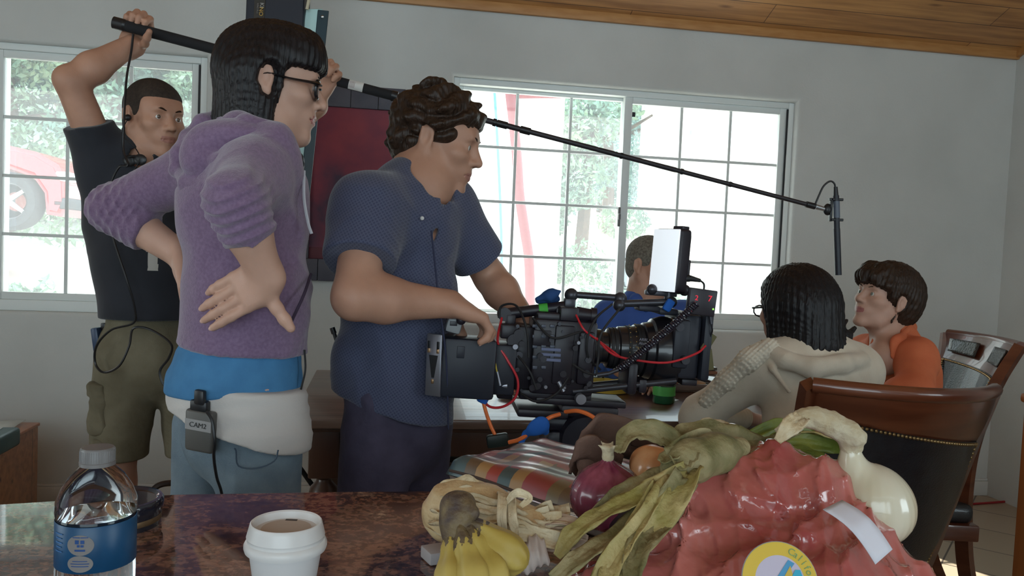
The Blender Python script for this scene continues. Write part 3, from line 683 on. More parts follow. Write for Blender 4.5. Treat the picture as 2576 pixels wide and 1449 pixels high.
# ================================================================== woman in the purple hoodie (nearest, left of centre)
M_SKIN_A = skin('fair_skin', (0.46, 0.27, 0.20), (0.52, 0.31, 0.235)); M_LIP_A = mat('lip_rose', (0.36, 0.13, 0.12), 0.35)
M_SKIN_B = skin('tan_skin', (0.38, 0.20, 0.135), (0.44, 0.24, 0.165)); M_LIP_B = mat('lip_tan', (0.34, 0.15, 0.115), 0.45)
def hairmat(name, c, c2, stretch=(60, 60, 3)): 
    m = mat(name, c, 0.42, col2=c2, nscale=3, bump=0.35, bscale=3, stretch=stretch, sheen=0.0, spec=0.3); return m
M_HAIR_BLK = hairmat('near_black_hair', (0.006, 0.005, 0.006), (0.014, 0.011, 0.012)); M_HAIR_BRN = hairmat('dark_brown_hair', (0.020, 0.011, 0.007), (0.040, 0.022, 0.014))
def strands(F, c, amp=0.002, f=260, seed=0):
    """combed grooves running down the head in head-local angle"""
    rs = np.random.RandomState(seed); ph = rs.rand(4)*6.28
    def g(P):
        q = (P-A(c))@np.array(F, dtype=np.float32); a = np.arctan2(q[:, 0], q[:, 1]-0.0); a2 = np.arctan2(q[:, 0], q[:, 2]+0.12)
        return amp*(np.sin(a*f/6+ph[0]+q[:, 2]*9)+0.6*np.sin(a*f/2.6+ph[1]-q[:, 2]*15)+0.5*np.sin(a2*f/4+ph[2]))/2.0
    return g
def shoe(parent, ankle, fwd, m, name='shoe'):
    f = Vector(fwd); f.z = 0; f.normalize(); a = Vector(ankle); F = Matrix((f.cross(Vector((0, 0, 1))), f, Vector((0, 0, 1)))).transposed()
    S = Sdf(); b = Vector((a.x, a.y, 0)); S.box(b+f*0.06+Vector((0, 0, 0.035)), (0.046, 0.14, 0.034), F, 0.03, 0.03); S.cap(b+Vector((0, 0, 0.05)), b+Vector((0, 0, 0.11)), 0.045, 0.042, 0.03)
    return sdf_obj(name, S, 0.006, m, parent)
def person2():
    e = thing('person', 'woman in a purple hoodie and black glasses, hand on hip, back to the camera', 'person')
    H = Head(W(681, 214, 1.665), (0.97, 0.25, -0.10), (0.03, 0, 1), 0.98)
    nk = W(640, 400, 1.64)
    shR, shL = W(640, 432, 1.52), W(505, 425, 1.78)
    elR, wrR = W(592, 505, 1.38), W(672, 700, 1.44)
    elL, wrL = W(283, 525, 1.80), W(452, 640, 1.78)
    chest, waist, hip = W(612, 540, 1.63), W(618, 740, 1.62), W(605, 960, 1.62)
    S = Sdf(); add_head(S, H, 0, nk, 0.050)
    fw = N3((0.88, 0.47, 0)); sd = N3(shL-shR)
    # torso core
    S.cap(shR, shL, 0.045, 0.045, 0.04); S.cap(nk, chest, 0.06, 0.10, 0.05, flat=fw, fr=0.8); S.cap(chest, waist, 0.10, 0.09, 0.05, flat=fw, fr=0.85); S.cap(waist, hip, 0.09, 0.085, 0.05, flat=fw, fr=0.85)
    hR, hL = hip-sd*0.075, hip+sd*0.075
    kR, kL = Vector((hR.x+0.02, hR.y+0.04, 0.47)), Vector((hL.x-0.02, hL.y+0.04, 0.47)); aR, aL = Vector((kR.x, kR.y-0.03, 0.07)), Vector((kL.x, kL.y-0.03, 0.07))
    for h_, k_, a_ in ((hR, kR, aR), (hL, kL, aL)): S.chain([h_, k_, a_], [0.055, 0.040, 0.034], 0.04)
    # arms
    S.chain([shR, elR, wrR], [0.042, 0.036, 0.0245], 0.02); S.chain([elR.lerp(wrR, 0.1), elR.lerp(wrR, 0.35), wrR], [0.034, 0.038, 0.0245], 0.02)
    S.chain([shL, elL, wrL], [0.042, 0.036, 0.025], 0.02); S.chain([elL.lerp(wrL, 0.1), elL.lerp(wrL, 0.35), wrL], [0.034, 0.038, 0.025], 0.02)
    # right hand on the back of the hip: fingers to the left, thumb to the front
    kn = W(600, 738, 1.435)
    t1 = add_hand(S, wrR, kn, N3((0.10, 1.0, 0.0)), 1, curl=(0.10, 0.16, 0.20, 0.26), thumb=(1.0, -0.10, 0.06), tl=0.72, td_=0.0, sc=1.08, spread=0.012, arm_r=0.026, fr=0.0082)
    # left hand peeping round the waist
    t2 = add_hand(S, wrL, W(466, 742, 1.70), N3((0.9, 0.2, 0)), -1, curl=(0.2, 0.25, 0.3, 0.3), sc=0.95)
    b = sdf_obj('body', S, 0.0033, [M_SKIN_A, M_LIP_A], e); lips(b, H); add_eyes(H, e); add_brows(H, e, M_HAIR_BLK, 0.003)
    add_nails(t1[:4], e, 1.0)
    # hair: bob
    S = Sdf(); q = H.s; F = H.F
    S.ell(H(0, -0.012, 0.042), [0.086*q, 0.108*q, 0.091*q], F); S.cap(H(0, -0.034, 0.0), H(0, -0.042, -0.085), 0.088*q, 0.072*q, 0.03, flat=F @ Vector((0, 1, 0)), fr=0.92)
    for s in (-1, 1): S.cap(H(s*0.062, -0.028, 0.02), H(s*0.066, 0.006, -0.125), 0.034*q, 0.020*q, 0.03); S.cap(H(s*0.060, -0.05, 0.0), H(s*0.055, -0.03, -0.135), 0.034*q, 0.022*q, 0.03)
    S.cap(H(0.0, 0.062, 0.088), H(-0.040, 0.084, 0.050), 0.022*q, 0.010*q, 0.03); S.cap(H(0.0, 0.062, 0.088), H(0.040, 0.084, 0.050), 0.022*q, 0.010*q, 0.03); S.cap(H(0.0, 0.066, 0.085), H(0.0, 0.094, 0.050), 0.020*q, 0.009*q, 0.03)
    S.cap(H(0.045, 0.065, 0.075), H(0.064, 0.052, 0.024), 0.020*q, 0.010*q, 0.02); S.cap(H(-0.045, 0.065, 0.075), H(-0.064, 0.052, 0.024), 0.020*q, 0.010*q, 0.02)
    S.ell(H(0, 0.032, 0.066), [0.074*q, 0.066*q, 0.060*q], F, 0.03); S.box(H(0, 0.115, -0.075), (0.095*q, 0.085*q, 0.11*q), F, 0.02, 0.012, 's')       # open face
    for s in (-1, 1): S.ell(H(s*0.092, 0.004, -0.002), (0.022*q, 0.024*q, 0.036*q), F, 0.008, 's')
    S.plane(H(0, -0.04, -0.142), F @ Vector((0, -0.5, -1.0)), 0.012)
    S.dsp = strands(F, H.c, 0.0022, 300, 3)
    sdf_obj('hair', S, 0.003, M_HAIR_BLK, e)
    # glasses
    M_GL = mat('black_acetate', (0.008, 0.008, 0.010), 0.25, coat=0.5)
    bm = bmesh.new()
    for s in (-1, 1):
        C_ = [H(s*0.033+0.025*a, 0.101-0.10*abs(a)*0.08, 0.001+b) for a, b in ((-1, 0.012), (-0.5, 0.017), (0.5, 0.017), (1, 0.012), (0.9, -0.012), (0.4, -0.018), (-0.4, -0.018), (-0.9, -0.012), (-1, 0.012))]
        tube(bm, C_, 0.0036, 6, 3)
        tube(bm, [H(s*0.058, 0.098, 0.008), H(s*0.074, 0.088, 0.008), H(s*0.078, 0.04, 0.007), H(s*0.077, -0.004, 0.010), H(s*0.078, -0.022, -0.004)], [0.0085, 0.0085, 0.0068, 0.005, 0.003], 8, 4, flat=0.4)
    tube(bm, [H(-0.009, 0.101, 0.008), H(0, 0.103, 0.010), H(0.009, 0.101, 0.008)], 0.0026, 6, 3); gl = obj('glasses', bm, M_GL, e)
    bm = bmesh.new()
    for s in (-1, 1):
        bx(bm, H(s*0.033, 0.099, 0.0), (0.047*q, 0.0012, 0.031*q), F, 0.0005)
    obj('lens', bm, glassmat('lens_glass', (0.9, 0.92, 0.95)), gl)
    # hoodie
    M_HOOD = mat('heather_purple_fleece', (0.150, 0.092, 0.165), 0.95, col2=(0.195, 0.125, 0.21), nscale=160, bump=0.25, bscale=420, sheen=0.4)
    S = Sdf()
    back = -fw
    S.cap(shR+Vector((0, 0, -0.01)), shL+Vector((0, 0, -0.01)), 0.064, 0.064, 0.05)
    S.cap(nk+Vector((-0.005, 0, -0.02)), W(605, 530, 1.62), 0.085, 0.118, 0.05, flat=fw, fr=0.95)
    S.cap(W(608, 530, 1.62), W(624, 740, 1.62), 0.122, 0.122, 0.05, flat=fw, fr=0.95); S.cap(W(624, 740, 1.62), W(612, 880, 1.62), 0.124, 0.136, 0.04, flat=fw, fr=0.95)
    S.ell(W(705, 510, 1.66), (0.05, 0.06, 0.08), None, 0.06)
    S.plane(W(455, 868, 1.6).lerp(W(775, 898, 1.6), 0.5), (W(775, 898, 1.6)-W(455, 858, 1.6)).cross(Vector((0, 1, 0)))*1.0 if ((W(775, 898, 1.6)-W(455, 858, 1.6)).cross(Vector((0, 1, 0)))).z < 0 else -(W(775, 898, 1.6)-W(455, 858, 1.6)).cross(Vector((0, 1, 0))), 0.01)
    # sleeves, pushed up past the elbow
    for sh, el, wr, tt in ((shR, elR, wrR, 0.36), (shL, elL, wrL, 0.42)):
        cu = el.lerp(wr, tt); S.chain([sh, el], [0.064, 0.052], 0.04); S.chain([el, cu], [0.055, 0.050], 0.015); S.lop(el.lerp(wr, tt+0.12), wr-el, 0.060, 0.07)
    # hood lying on the back
    hc = W(560, 395, 1.60)
    S.chain([W(690, 362, 1.55), W(708, 398, 1.57), W(722, 450, 1.60)], [0.030, 0.032, 0.03], 0.03); S.cap(W(690, 352, 1.56), W(600, 335, 1.57), 0.034, 0.044, 0.03)
    # neck opening
    S.cap(H(0, 0.01, -0.06), W(700, 370, 1.64), 0.050, 0.050, 0.015, 's')
    w1 = wrinkle(0.0035, 120, [elR-shR, (0.2, 0, 1), (0, 0.3, 1)], 5); w2_ = wrinkle(0.0042, 300, [wrR-elR], 6); w3 = wrinkle(0.0042, 300, [wrL-elL, elL-shL], 8); w4 = wrinkle(0.0050, 62, [(1, 0, 0.5), (0.6, 0, -0.8), (0.1, 0, 1)], 9)
    def dsp(P):
        zz = P[:, 2]; mr = np.exp(-(np.linalg.norm(P-A(elR.lerp(wrR, 0.12)), axis=1)/0.085)**4); ml = np.exp(-(np.linalg.norm(P-A(elL.lerp(wrL, 0.1)), axis=1)/0.10)**4)
        rib = 0.0007*np.sin(np.arctan2(P[:, 1]-hip.y, P[:, 0]-hip.x)*190)*(zz < W(612, 840, 1.6).z)
        return w4(P)*(1-mr)*(1-ml)+w2_(P)*mr+w3(P)*ml+rib
    S.dsp = dsp
    sdf_obj('hoodie', S, 0.0036, M_HOOD, e)
    S = Sdf(); S.ell(W(520, 395, 1.545), (.052, .045, .052), None, .02); S.ell(W(590, 345, 1.55), (.075, .050, .036), None, .03); S.cap(W(520, 318, 1.64), W(540, 300, 1.66), .030, .018, .02)
    S.chain([W(512, 300, 1.67), W(478, 345, 1.62), W(490, 392, 1.545), W(560, 408, 1.505), W(640, 372, 1.495), W(690, 345, 1.53)], [.012, .016, .018, .019, .018, .014], .005)
    S.chain([W(446, 425, 1.60), W(474, 462, 1.545), W(530, 474, 1.515), W(572, 448, 1.505), W(590, 420, 1.50)], [.014, .020, .022, .016, .006], .006); S.chain([W(470, 350, 1.62), W(452, 390, 1.60), W(446, 430, 1.59)], [.014, .020, .016], .01)
    S.chain([W(560, 312, 1.60), W(620, 312, 1.545), W(690, 322, 1.555)], [.016, .020, .012], .005)
    S.cap(H(0, 0.01, -0.06), W(700, 370, 1.64), 0.050, 0.050, 0.015, 's'); S.dsp = wrinkle(.0035, 75, [(.6, 0, -.8), (.2, 0, 1)], 17)
    sdf_obj('hood', S, 0.0034, M_HOOD, e)
    bm = bmesh.new(); tube(bm, [W(765, 430, 1.60), W(765, 500, 1.575), W(775, 560, 1.565), W(784, 588, 1.565)], 0.0032, 6, 5); obj('drawstring', bm, mat('grey_cord', (0.42, 0.42, 0.46), 0.8), e)
    bm = bmesh.new(); tube(bm, [W(782, 690, 1.63), W(765, 740, 1.535), W(742, 790, 1.512), W(730, 815, 1.508)], 0.003, 6, 5); obj('pocket_edge', bm, mat('dark_purple_seam', (0.04, 0.025, 0.05), 0.9), e)
    # blue and white shirts, jeans
    def band(nm, top, bot, r0, r1, m, amp, cutn=None, cutc=None, seed=0, extra=None):
        S = Sdf(); S.cap(top, bot, r0, r1, 0.03, flat=fw, fr=0.97)
        if extra: S.cap(*extra)
        S.plane(top, Vector((0.08, 0, 1)), 0.01)
        if cutn is None: S.plane(bot, Vector((0, 0, -1)), 0.012)
        else: S.plane(cutc, cutn, 0.006)
        S.dsp = wrinkle(amp, 210, [(0.12, 0, 1), (-0.1, 0.1, 1), (0.0, 0.2, 1)], seed, 0.8); return sdf_obj(nm, S, 0.0036, m, e)
    band('blue_shirt', W(612, 855, 1.62), W(594, 968, 1.62), 0.118, 0.141, mat('blue_jersey', (0.045, 0.16, 0.32), 0.9, col2=(0.055, 0.19, 0.37), nscale=30, bump=0.1, bscale=300), 0.0042, Vector((0.05, 0, -1)), W(590, 978, 1.62), 2)
    a_, b_ = W(435, 1010, 1.6), W(757, 1120, 1.6); cn = (b_-a_).cross(Vector((0, 1, 0))); cn = cn if cn.z < 0 else -cn
    band('white_shirt', W(594, 950, 1.62), W(594, 1085, 1.62), 0.135, 0.143, mat('white_jersey', (0.52, 0.49, 0.47), 0.9, bump=0.1, bscale=300), 0.0020, cn, a_.lerp(b_, 0.5), 4, (W(645, 985, 1.585), W(650, 1100, 1.575), 0.095, 0.106, 0.03))
    M_JEAN = mat('faded_denim', (0.13, 0.18, 0.23), 0.9, col2=(0.20, 0.26, 0.31), nscale=18, bump=0.3, bscale=500, ramp=(0.3, 0.7))
    S = Sdf(); S.cap(W(594, 1000, 1.62), W(600, 1075, 1.62), 0.126, 0.122, 0.03, flat=fw, fr=0.92)
    kr2 = W(655, 1400, 1.56); kl2 = W(500, 1400, 1.70)
    S.chain([W(650, 1070, 1.58), kr2, Vector((kr2.x, kr2.y, 0.08))], [0.088, 0.074, 0.055], 0.03); S.chain([W(535, 1070, 1.70), kl2, Vector((kl2.x, kl2.y, 0.08))], [0.082, 0.060, 0.052], 0.02)
    S.dsp = wrinkle(0.0022, 60, [(1, 0, 1), (0.3, 0, 1), (-1, 0, 1)], 12)
    j = sdf_obj('jeans', S, 0.0045, M_JEAN, e)
    bm = bmesh.new()
    P_ = [(590, 1128, 1.475), (594, 1135, 1.478), (600, 1172, 1.48), (645, 1178, 1.468), (690, 1160, 1.472), (700, 1132, 1.475)]
    pts = []
    tube(bm, [W(x, y, d) for x, y, d in P_], 0.0016, 5, 4); obj('pocket_seam', bm, mat('denim_seam', (0.06, 0.09, 0.13), 0.9), j)
    for a in (kr2, kl2): shoe(e, Vector((a.x, a.y, 0.08)), fw, mat('dark_shoe', (0.03, 0.03, 0.03), 0.7))
    # belt pack
    M_PACK = mat('grey_beltpack', (0.11, 0.105, 0.10), 0.45, metal=0.3); M_BLKP = mat('black_plastic', (0.012, 0.012, 0.014), 0.4)
    p = thing('wireless_beltpack', 'grey wireless beltpack with a name label clipped on the jeans of the hoodie woman', 'beltpack')
    F = Matrix((N3((1, -0.15, -0.10)), N3((0.15, 1, 0)), Vector((0, 0, 1)))).transposed(); c = W(506, 1083, 1.475)
    bm = bmesh.new(); bx(bm, c, (0.056, 0.022, 0.078), F, 0.006, 3); obj('case', bm, M_PACK, p)
    bm = bmesh.new(); bx(bm, c-F@Vector((0, 0.0115, -0.012)), (0.052, 0.001, 0.020), F); obj('label', bm, mat('tape_label', (0.28, 0.27, 0.27), 0.7), p)
    text_obj('lettering', 'CAM2', 0.013, c-F@Vector((0, 0.0125, -0.012)), F@Vector((1, 0, 0)), F@Vector((0, 0, 1)), mat('marker_ink', (0.03, 0.03, 0.03), 0.6), p)
    bm = bmesh.new(); bx(bm, c+F@Vector((-0.003, 0.0, 0.046)), (0.034, 0.018, 0.022), F, 0.004); bx(bm, c+F@Vector((0.0, -0.006, 0.064)), (0.020, 0.014, 0.028), F, 0.004); obj('clip', bm, M_BLKP, p)
    bm = bmesh.new(); tube(bm, [W(520, 1035, 1.463), W(534, 1060, 1.455), W(540, 1110, 1.45), W(538, 1150, 1.46), W(545, 1200, 1.47), W(560, 1260, 1.48), W(565, 1420, 1.50)], 0.0028, 6, 5); obj('cable', bm, M_BLKP, p)
    bm = bmesh.new(); tube(bm, [W(766, 880, 1.60), W(768, 930, 1.60), W(758, 975, 1.59), W(745, 1030, 1.60)], 0.0022, 6, 5); obj('hanging_wire', bm, M_BLKP, e)
    return e
person2()
# ================================================================== shared helpers for the other people
def head_ear(px, py, d, fwd, side, up=(0, 0, 1), sc=1.0):
    H0 = Head((0, 0, 0), fwd, up, sc); return Head(W(px, py, d) - (H0(side*0.080, -0.006, 0.0)), fwd, up, sc)
def down(o, S, P): pass
def legs(S, hip, sd, fw, r=(0.055, 0.042, 0.036), stand=True, hw=0.085, seat=None):
    out = []
    for s in (-1, 1):
        h_ = hip+sd*hw*s
        if stand: k_ = Vector((h_.x+sd.x*0.03*s, h_.y+sd.y*0.03*s, 0.49)); a_ = Vector((k_.x, k_.y, 0.08))
        else: k_ = h_+fw*0.42+sd*0.06*s; k_.z = 0.50; a_ = k_+fw*0.03; a_.z = 0.08
        S.chain([h_, k_, a_], list(r), 0.03); out.append((h_, k_, a_))
    return out
def short_hair(H, parent, m, th=0.004, curly=0.0, line=0.050, seed=0, sides=True):
    S = Sdf(); q = H.s; F = H.F
    S.ell(H(0, -0.014, 0.040), [(0.074+th)*q, (0.097+th)*q, (0.083+th)*q], F); S.ell(H(0, 0.035, 0.045), [(0.060+th)*q, (0.050+th)*q, (0.055+th)*q], F, 0.02)
    S.ell(H(0, -0.035, -0.015), [(0.066+th)*q, (0.066+th)*q, (0.062)*q], F, 0.02)
    S.box(H(0, 0.10, -0.05+line-0.05), (0.10*q, 0.055*q, 0.10*q), F, 0.01, 0.010, 's')
    for s in (-1, 1): S.box(H(s*0.085, 0.030, -0.055), (0.04*q, 0.050*q, 0.055*q), F, 0.012, 0.008, 's'); S.ell(H(s*0.084, -0.006, -0.004), (0.018*q, 0.022*q, 0.034*q), F, 0.006, 's')
    S.plane(H(0, -0.06, -0.070), F @ Vector((0, 0.2, -1)), 0.01)
    if curly:
        rs = np.random.RandomState(seed); ws = [A(rs.normal(size=3)*95) for _ in range(7)]; ph = rs.rand(7)*6
        S.dsp = lambda P: curly*sum(np.sin(P@w+p) for w, p in zip(ws, ph))/2.6
    return sdf_obj('hair', S, 0.0033, m, parent)
M_TSHIRT = mat('black_cotton', (0.012, 0.014, 0.020), 0.95, col2=(0.018, 0.020, 0.028), nscale=10, sheen=0.2)
M_KHAKI = mat('olive_khaki', (0.115, 0.098, 0.062), 0.95, col2=(0.17, 0.148, 0.10), nscale=9, bump=0.25, bscale=60)
# ================================================================== boom operator in the black t-shirt
def person1():
    e = thing('person', 'man in a black t-shirt and khaki shorts holding the boom pole overhead', 'person')
    D = 2.45; H = head_ear(318, 290, 2.39, (0.80, -0.60, -0.06), 1, (0.02, 0, 1), 1.0)
    fw = N3((0.35, -0.93, 0)); nk = W(372, 402, 2.47); shR, shL = W(258, 400, 2.42), W(482, 412, 2.50)
    elR, wrR = W(178, 205, 2.34), W(331, 112, 2.44); elL, wrL = W(672, 375, 2.56), W(798, 268, 2.50)
    hip = W(400, 850, 2.5); sd = N3(shL-shR); sd.z = 0
    S = Sdf(); add_head(S, H, 1.0, nk, 0.060); S.cap(shR, shL, 0.045, 0.045, 0.04); S.cap(nk, W(372, 560, 2.48), 0.06, 0.10, 0.05); S.cap(W(372, 560, 2.48), hip, 0.10, 0.09, 0.05)
    lg = legs(S, hip, sd, fw, (0.06, 0.054, 0.040))
    for (h_, k_, a_) in lg: S.cap(k_.lerp(a_, 0.12), k_.lerp(a_, 0.45), 0.050, 0.056, 0.03)
    S.chain([shR, elR], [0.052, 0.044], 0.02); S.chain([elR, elR.lerp(wrR, 0.35), wrR], [0.040, 0.046, 0.029], 0.02); S.ell(elR+Vector((-0.012, 0, 0.01)), (0.030, 0.035, 0.03), None, 0.02)
    S.chain([shL, elL], [0.050, 0.040], 0.02); S.chain([elL, elL.lerp(wrL, 0.35), wrL], [0.038, 0.044, 0.028], 0.02)
    pdir = N3(W(870, 205, 2.46)-W(290, 58, 2.43)); upn = N3(Vector((0, -1, 0)).cross(pdir)); upn = upn if upn.z > 0 else -upn
    kR = W(356, 60, 2.475); t1 = add_hand(S, kR-upn*0.092-pdir*0.012+Vector((0, -0.012, 0)), kR, Vector((0, -1, -0.1)), 1, curl=(1.25, 1.25, 1.25, 1.25), thumb=(0.7, 0.25, 0.9), sc=1.08, spread=0.03, arm_r=0.028, fr=0.0092)
    kL = W(832, 182, 2.50); add_hand(S, kL-upn*0.085-pdir*0.035, kL, Vector((0, -1, -0.1)), -1, curl=(1.2, 1.2, 1.2, 1.2), thumb=(0.5, 0.4, 0.9), sc=1.05, spread=0.03, fr=0.0092)
    S.cap(wrL, kL-upn*0.085-pdir*0.035, 0.028, 0.027, 0.02)
    b = sdf_obj('body', S, 0.004, [M_SKIN_B, M_LIP_B], e); lips(b, H); add_eyes(H, e); add_brows(H, e, M_HAIR_BRN, 0.0045)
    bm = bmesh.new(); rp = W(352, 62, 2.44); F = frame_from(upn.lerp(Vector((0, -1, 0)), 0.5)); lathe(bm, [(0.0105, -0.003), (0.0125, -0.003), (0.0125, 0.003), (0.0105, 0.003), (0.0105, -0.003)], rp, 20, F); obj('ring', bm, mat('gold_ring', (0.8, 0.6, 0.25), 0.2, metal=1), e)
    short_hair(H, e, mat('buzzed_hair', (0.022, 0.014, 0.010), 0.8, col2=(0.04, 0.026, 0.018), nscale=120, bump=0.5, bscale=400), 0.0030, line=0.056)
    # t-shirt
    S = Sdf(); S.cap(shR, shL, 0.068, 0.066, 0.05); S.cap(W(372, 440, 2.47), W(378, 640, 2.47), 0.125, 0.155, 0.06, flat=fw, fr=0.80); S.cap(W(378, 640, 2.47), W(388, 815, 2.48), 0.150, 0.155, 0.06, flat=fw, fr=0.82)
    S.cap(nk+Vector((0, 0, -0.01)), W(372, 450, 2.47), 0.075, 0.10, 0.04)
    s_end = shR.lerp(elR, 0.50); S.cap(shR, s_end, 0.076, 0.070, 0.03); S.lop(s_end-(elR-shR).normalized()*0.01, (elR-shR)+Vector((0.02, 0, 0)), 0.12, 0.3)
    S.cap(shR+Vector((0.0, 0, -0.09)), W(270, 560, 2.46), 0.05, 0.06, 0.08)
    s_e2 = shL.lerp(elL, 0.55); S.cap(shL, s_e2, 0.074, 0.070, 0.03); S.lop(s_e2, elL-shL, 0.12, 0.3)
    S.cap(H(0, 0.02, -0.10), nk+Vector((0.012, -0.04, -0.012)), 0.05, 0.066, 0.01, 's')
    zb = W(330, 800, 2.45).z; S.plane(Vector((0, 0, zb)), Vector((0.0, 0, -1)), 0.006)
    S.dsp = wrinkle(0.0045, 42, [(0.55, 0, 1), (0.9, 0, 0.45), (0.2, 0, 1)], 21)
    ts = sdf_obj('t_shirt', S, 0.005, [M_TSHIRT, mat('pale_print', (0.42, 0.40, 0.37), 0.8)], e)
    a_, b_ = W(356, 430, 2.36), W(358, 678, 2.36)
    def pr(P):
        t = (a_.z-P[:, 2])/(a_.z-b_.z); xc = a_.x*0.966+(b_.x-a_.x)*0.8*t; hw = np.where(t < 0.12, 0.034, 0.016-0.003*t)
        return (t > 0) & (t < 1) & (np.abs(P[:, 0]-xc) < hw) & (P[:, 1] < 2.44)
    face_ids(ts, pr, 1)
    # shorts
    S = Sdf(); S.cap(W(392, 800, 2.5), W(398, 900, 2.5), 0.142, 0.150, 0.03, flat=fw, fr=0.8)
    for (h_, k_, a_), r0, r1 in zip(lg, (0.098, 0.096), (0.088, 0.084)):
        kk = k_.copy(); S.chain([h_+Vector((0, 0, -0.04)), kk+Vector((0, 0, 0.0))], [r0, r1], 0.02)
    S.plane(Vector((0, 0, W(330, 1160, 2.43).z)), (0, 0, -1), 0.01)
    S.dsp = wrinkle(0.0065, 38, [(1, 0, 0.6), (0.5, 0, -1), (0.3, 0, 1), (1, 0, -0.3)], 31, 0.8)
    sh = sdf_obj('cargo_shorts', S, 0.005, M_KHAKI, e)
    S = Sdf(); c = W(266, 1030, 2.43); S.box(c, (0.032, 0.06, 0.075), Matrix.Rotation(0.06, 3, 'Y'), 0.02, 0.02); S.box(W(262, 975, 2.43), (0.030, 0.064, 0.022), None, 0.012, 0.006); S.box(W(268, 1118, 2.43), (0.022, 0.058, 0.030), None, 0.014, 0.006)
    S.dsp = wrinkle(0.006, 110, [(0, 1, 1), (1, 0, 0.3)], 41); sdf_obj('cargo_pocket', S, 0.004, M_KHAKI, sh)
    for (h_, k_, a_) in lg: shoe(e, a_, fw, mat('dark_trainer', (0.04, 0.04, 0.045), 0.7))
    # sunglasses hanging at the collar, earpiece
    bm = bmesh.new(); sph(bm, W(326, 404, 2.345), 0.020, 14, (1, 0.3, 0.85)); sph(bm, W(352, 402, 2.335), 0.020, 14, (1, 0.3, 0.85)); tube(bm, [W(310, 400, 2.35), W(338, 392, 2.33), W(368, 398, 2.34)], 0.003, 6, 4)
    tag(obj('sunglasses', bm, M_BLACK), 'black sunglasses hung on the collar of the boom operator', 'sunglasses')
    bm = bmesh.new(); sph(bm, W(322, 296, 2.365), 0.010, 12); tube(bm, [W(322, 298, 2.36), W(306, 330, 2.37), W(316, 350, 2.36), W(340, 372, 2.35), W(352, 402, 2.33), W(330, 440, 2.33), W(300, 500, 2.33)], 0.0018, 6, 6); obj('earpiece', bm, M_BLACK, e)
    for (x, y) in ((258, 855),):
        p = thing('beltpack', 'blue-black wireless pack clipped at the waist of the boom operator', 'beltpack')
        bm = bmesh.new(); bx(bm, W(250, 853, 2.44), (0.022, 0.055, 0.075), Matrix.Rotation(-0.15, 3, 'Y'), 0.006); obj('case', bm, mat('navy_plastic', (0.02, 0.04, 0.09), 0.4), p)
        bm = bmesh.new(); bx(bm, W(262, 820, 2.44), (0.014, 0.018, 0.02), None, 0.003); obj('clip', bm, M_BLACK, p)
M_BLACK = mat('satin_black', (0.010, 0.010, 0.012), 0.38)
person1()
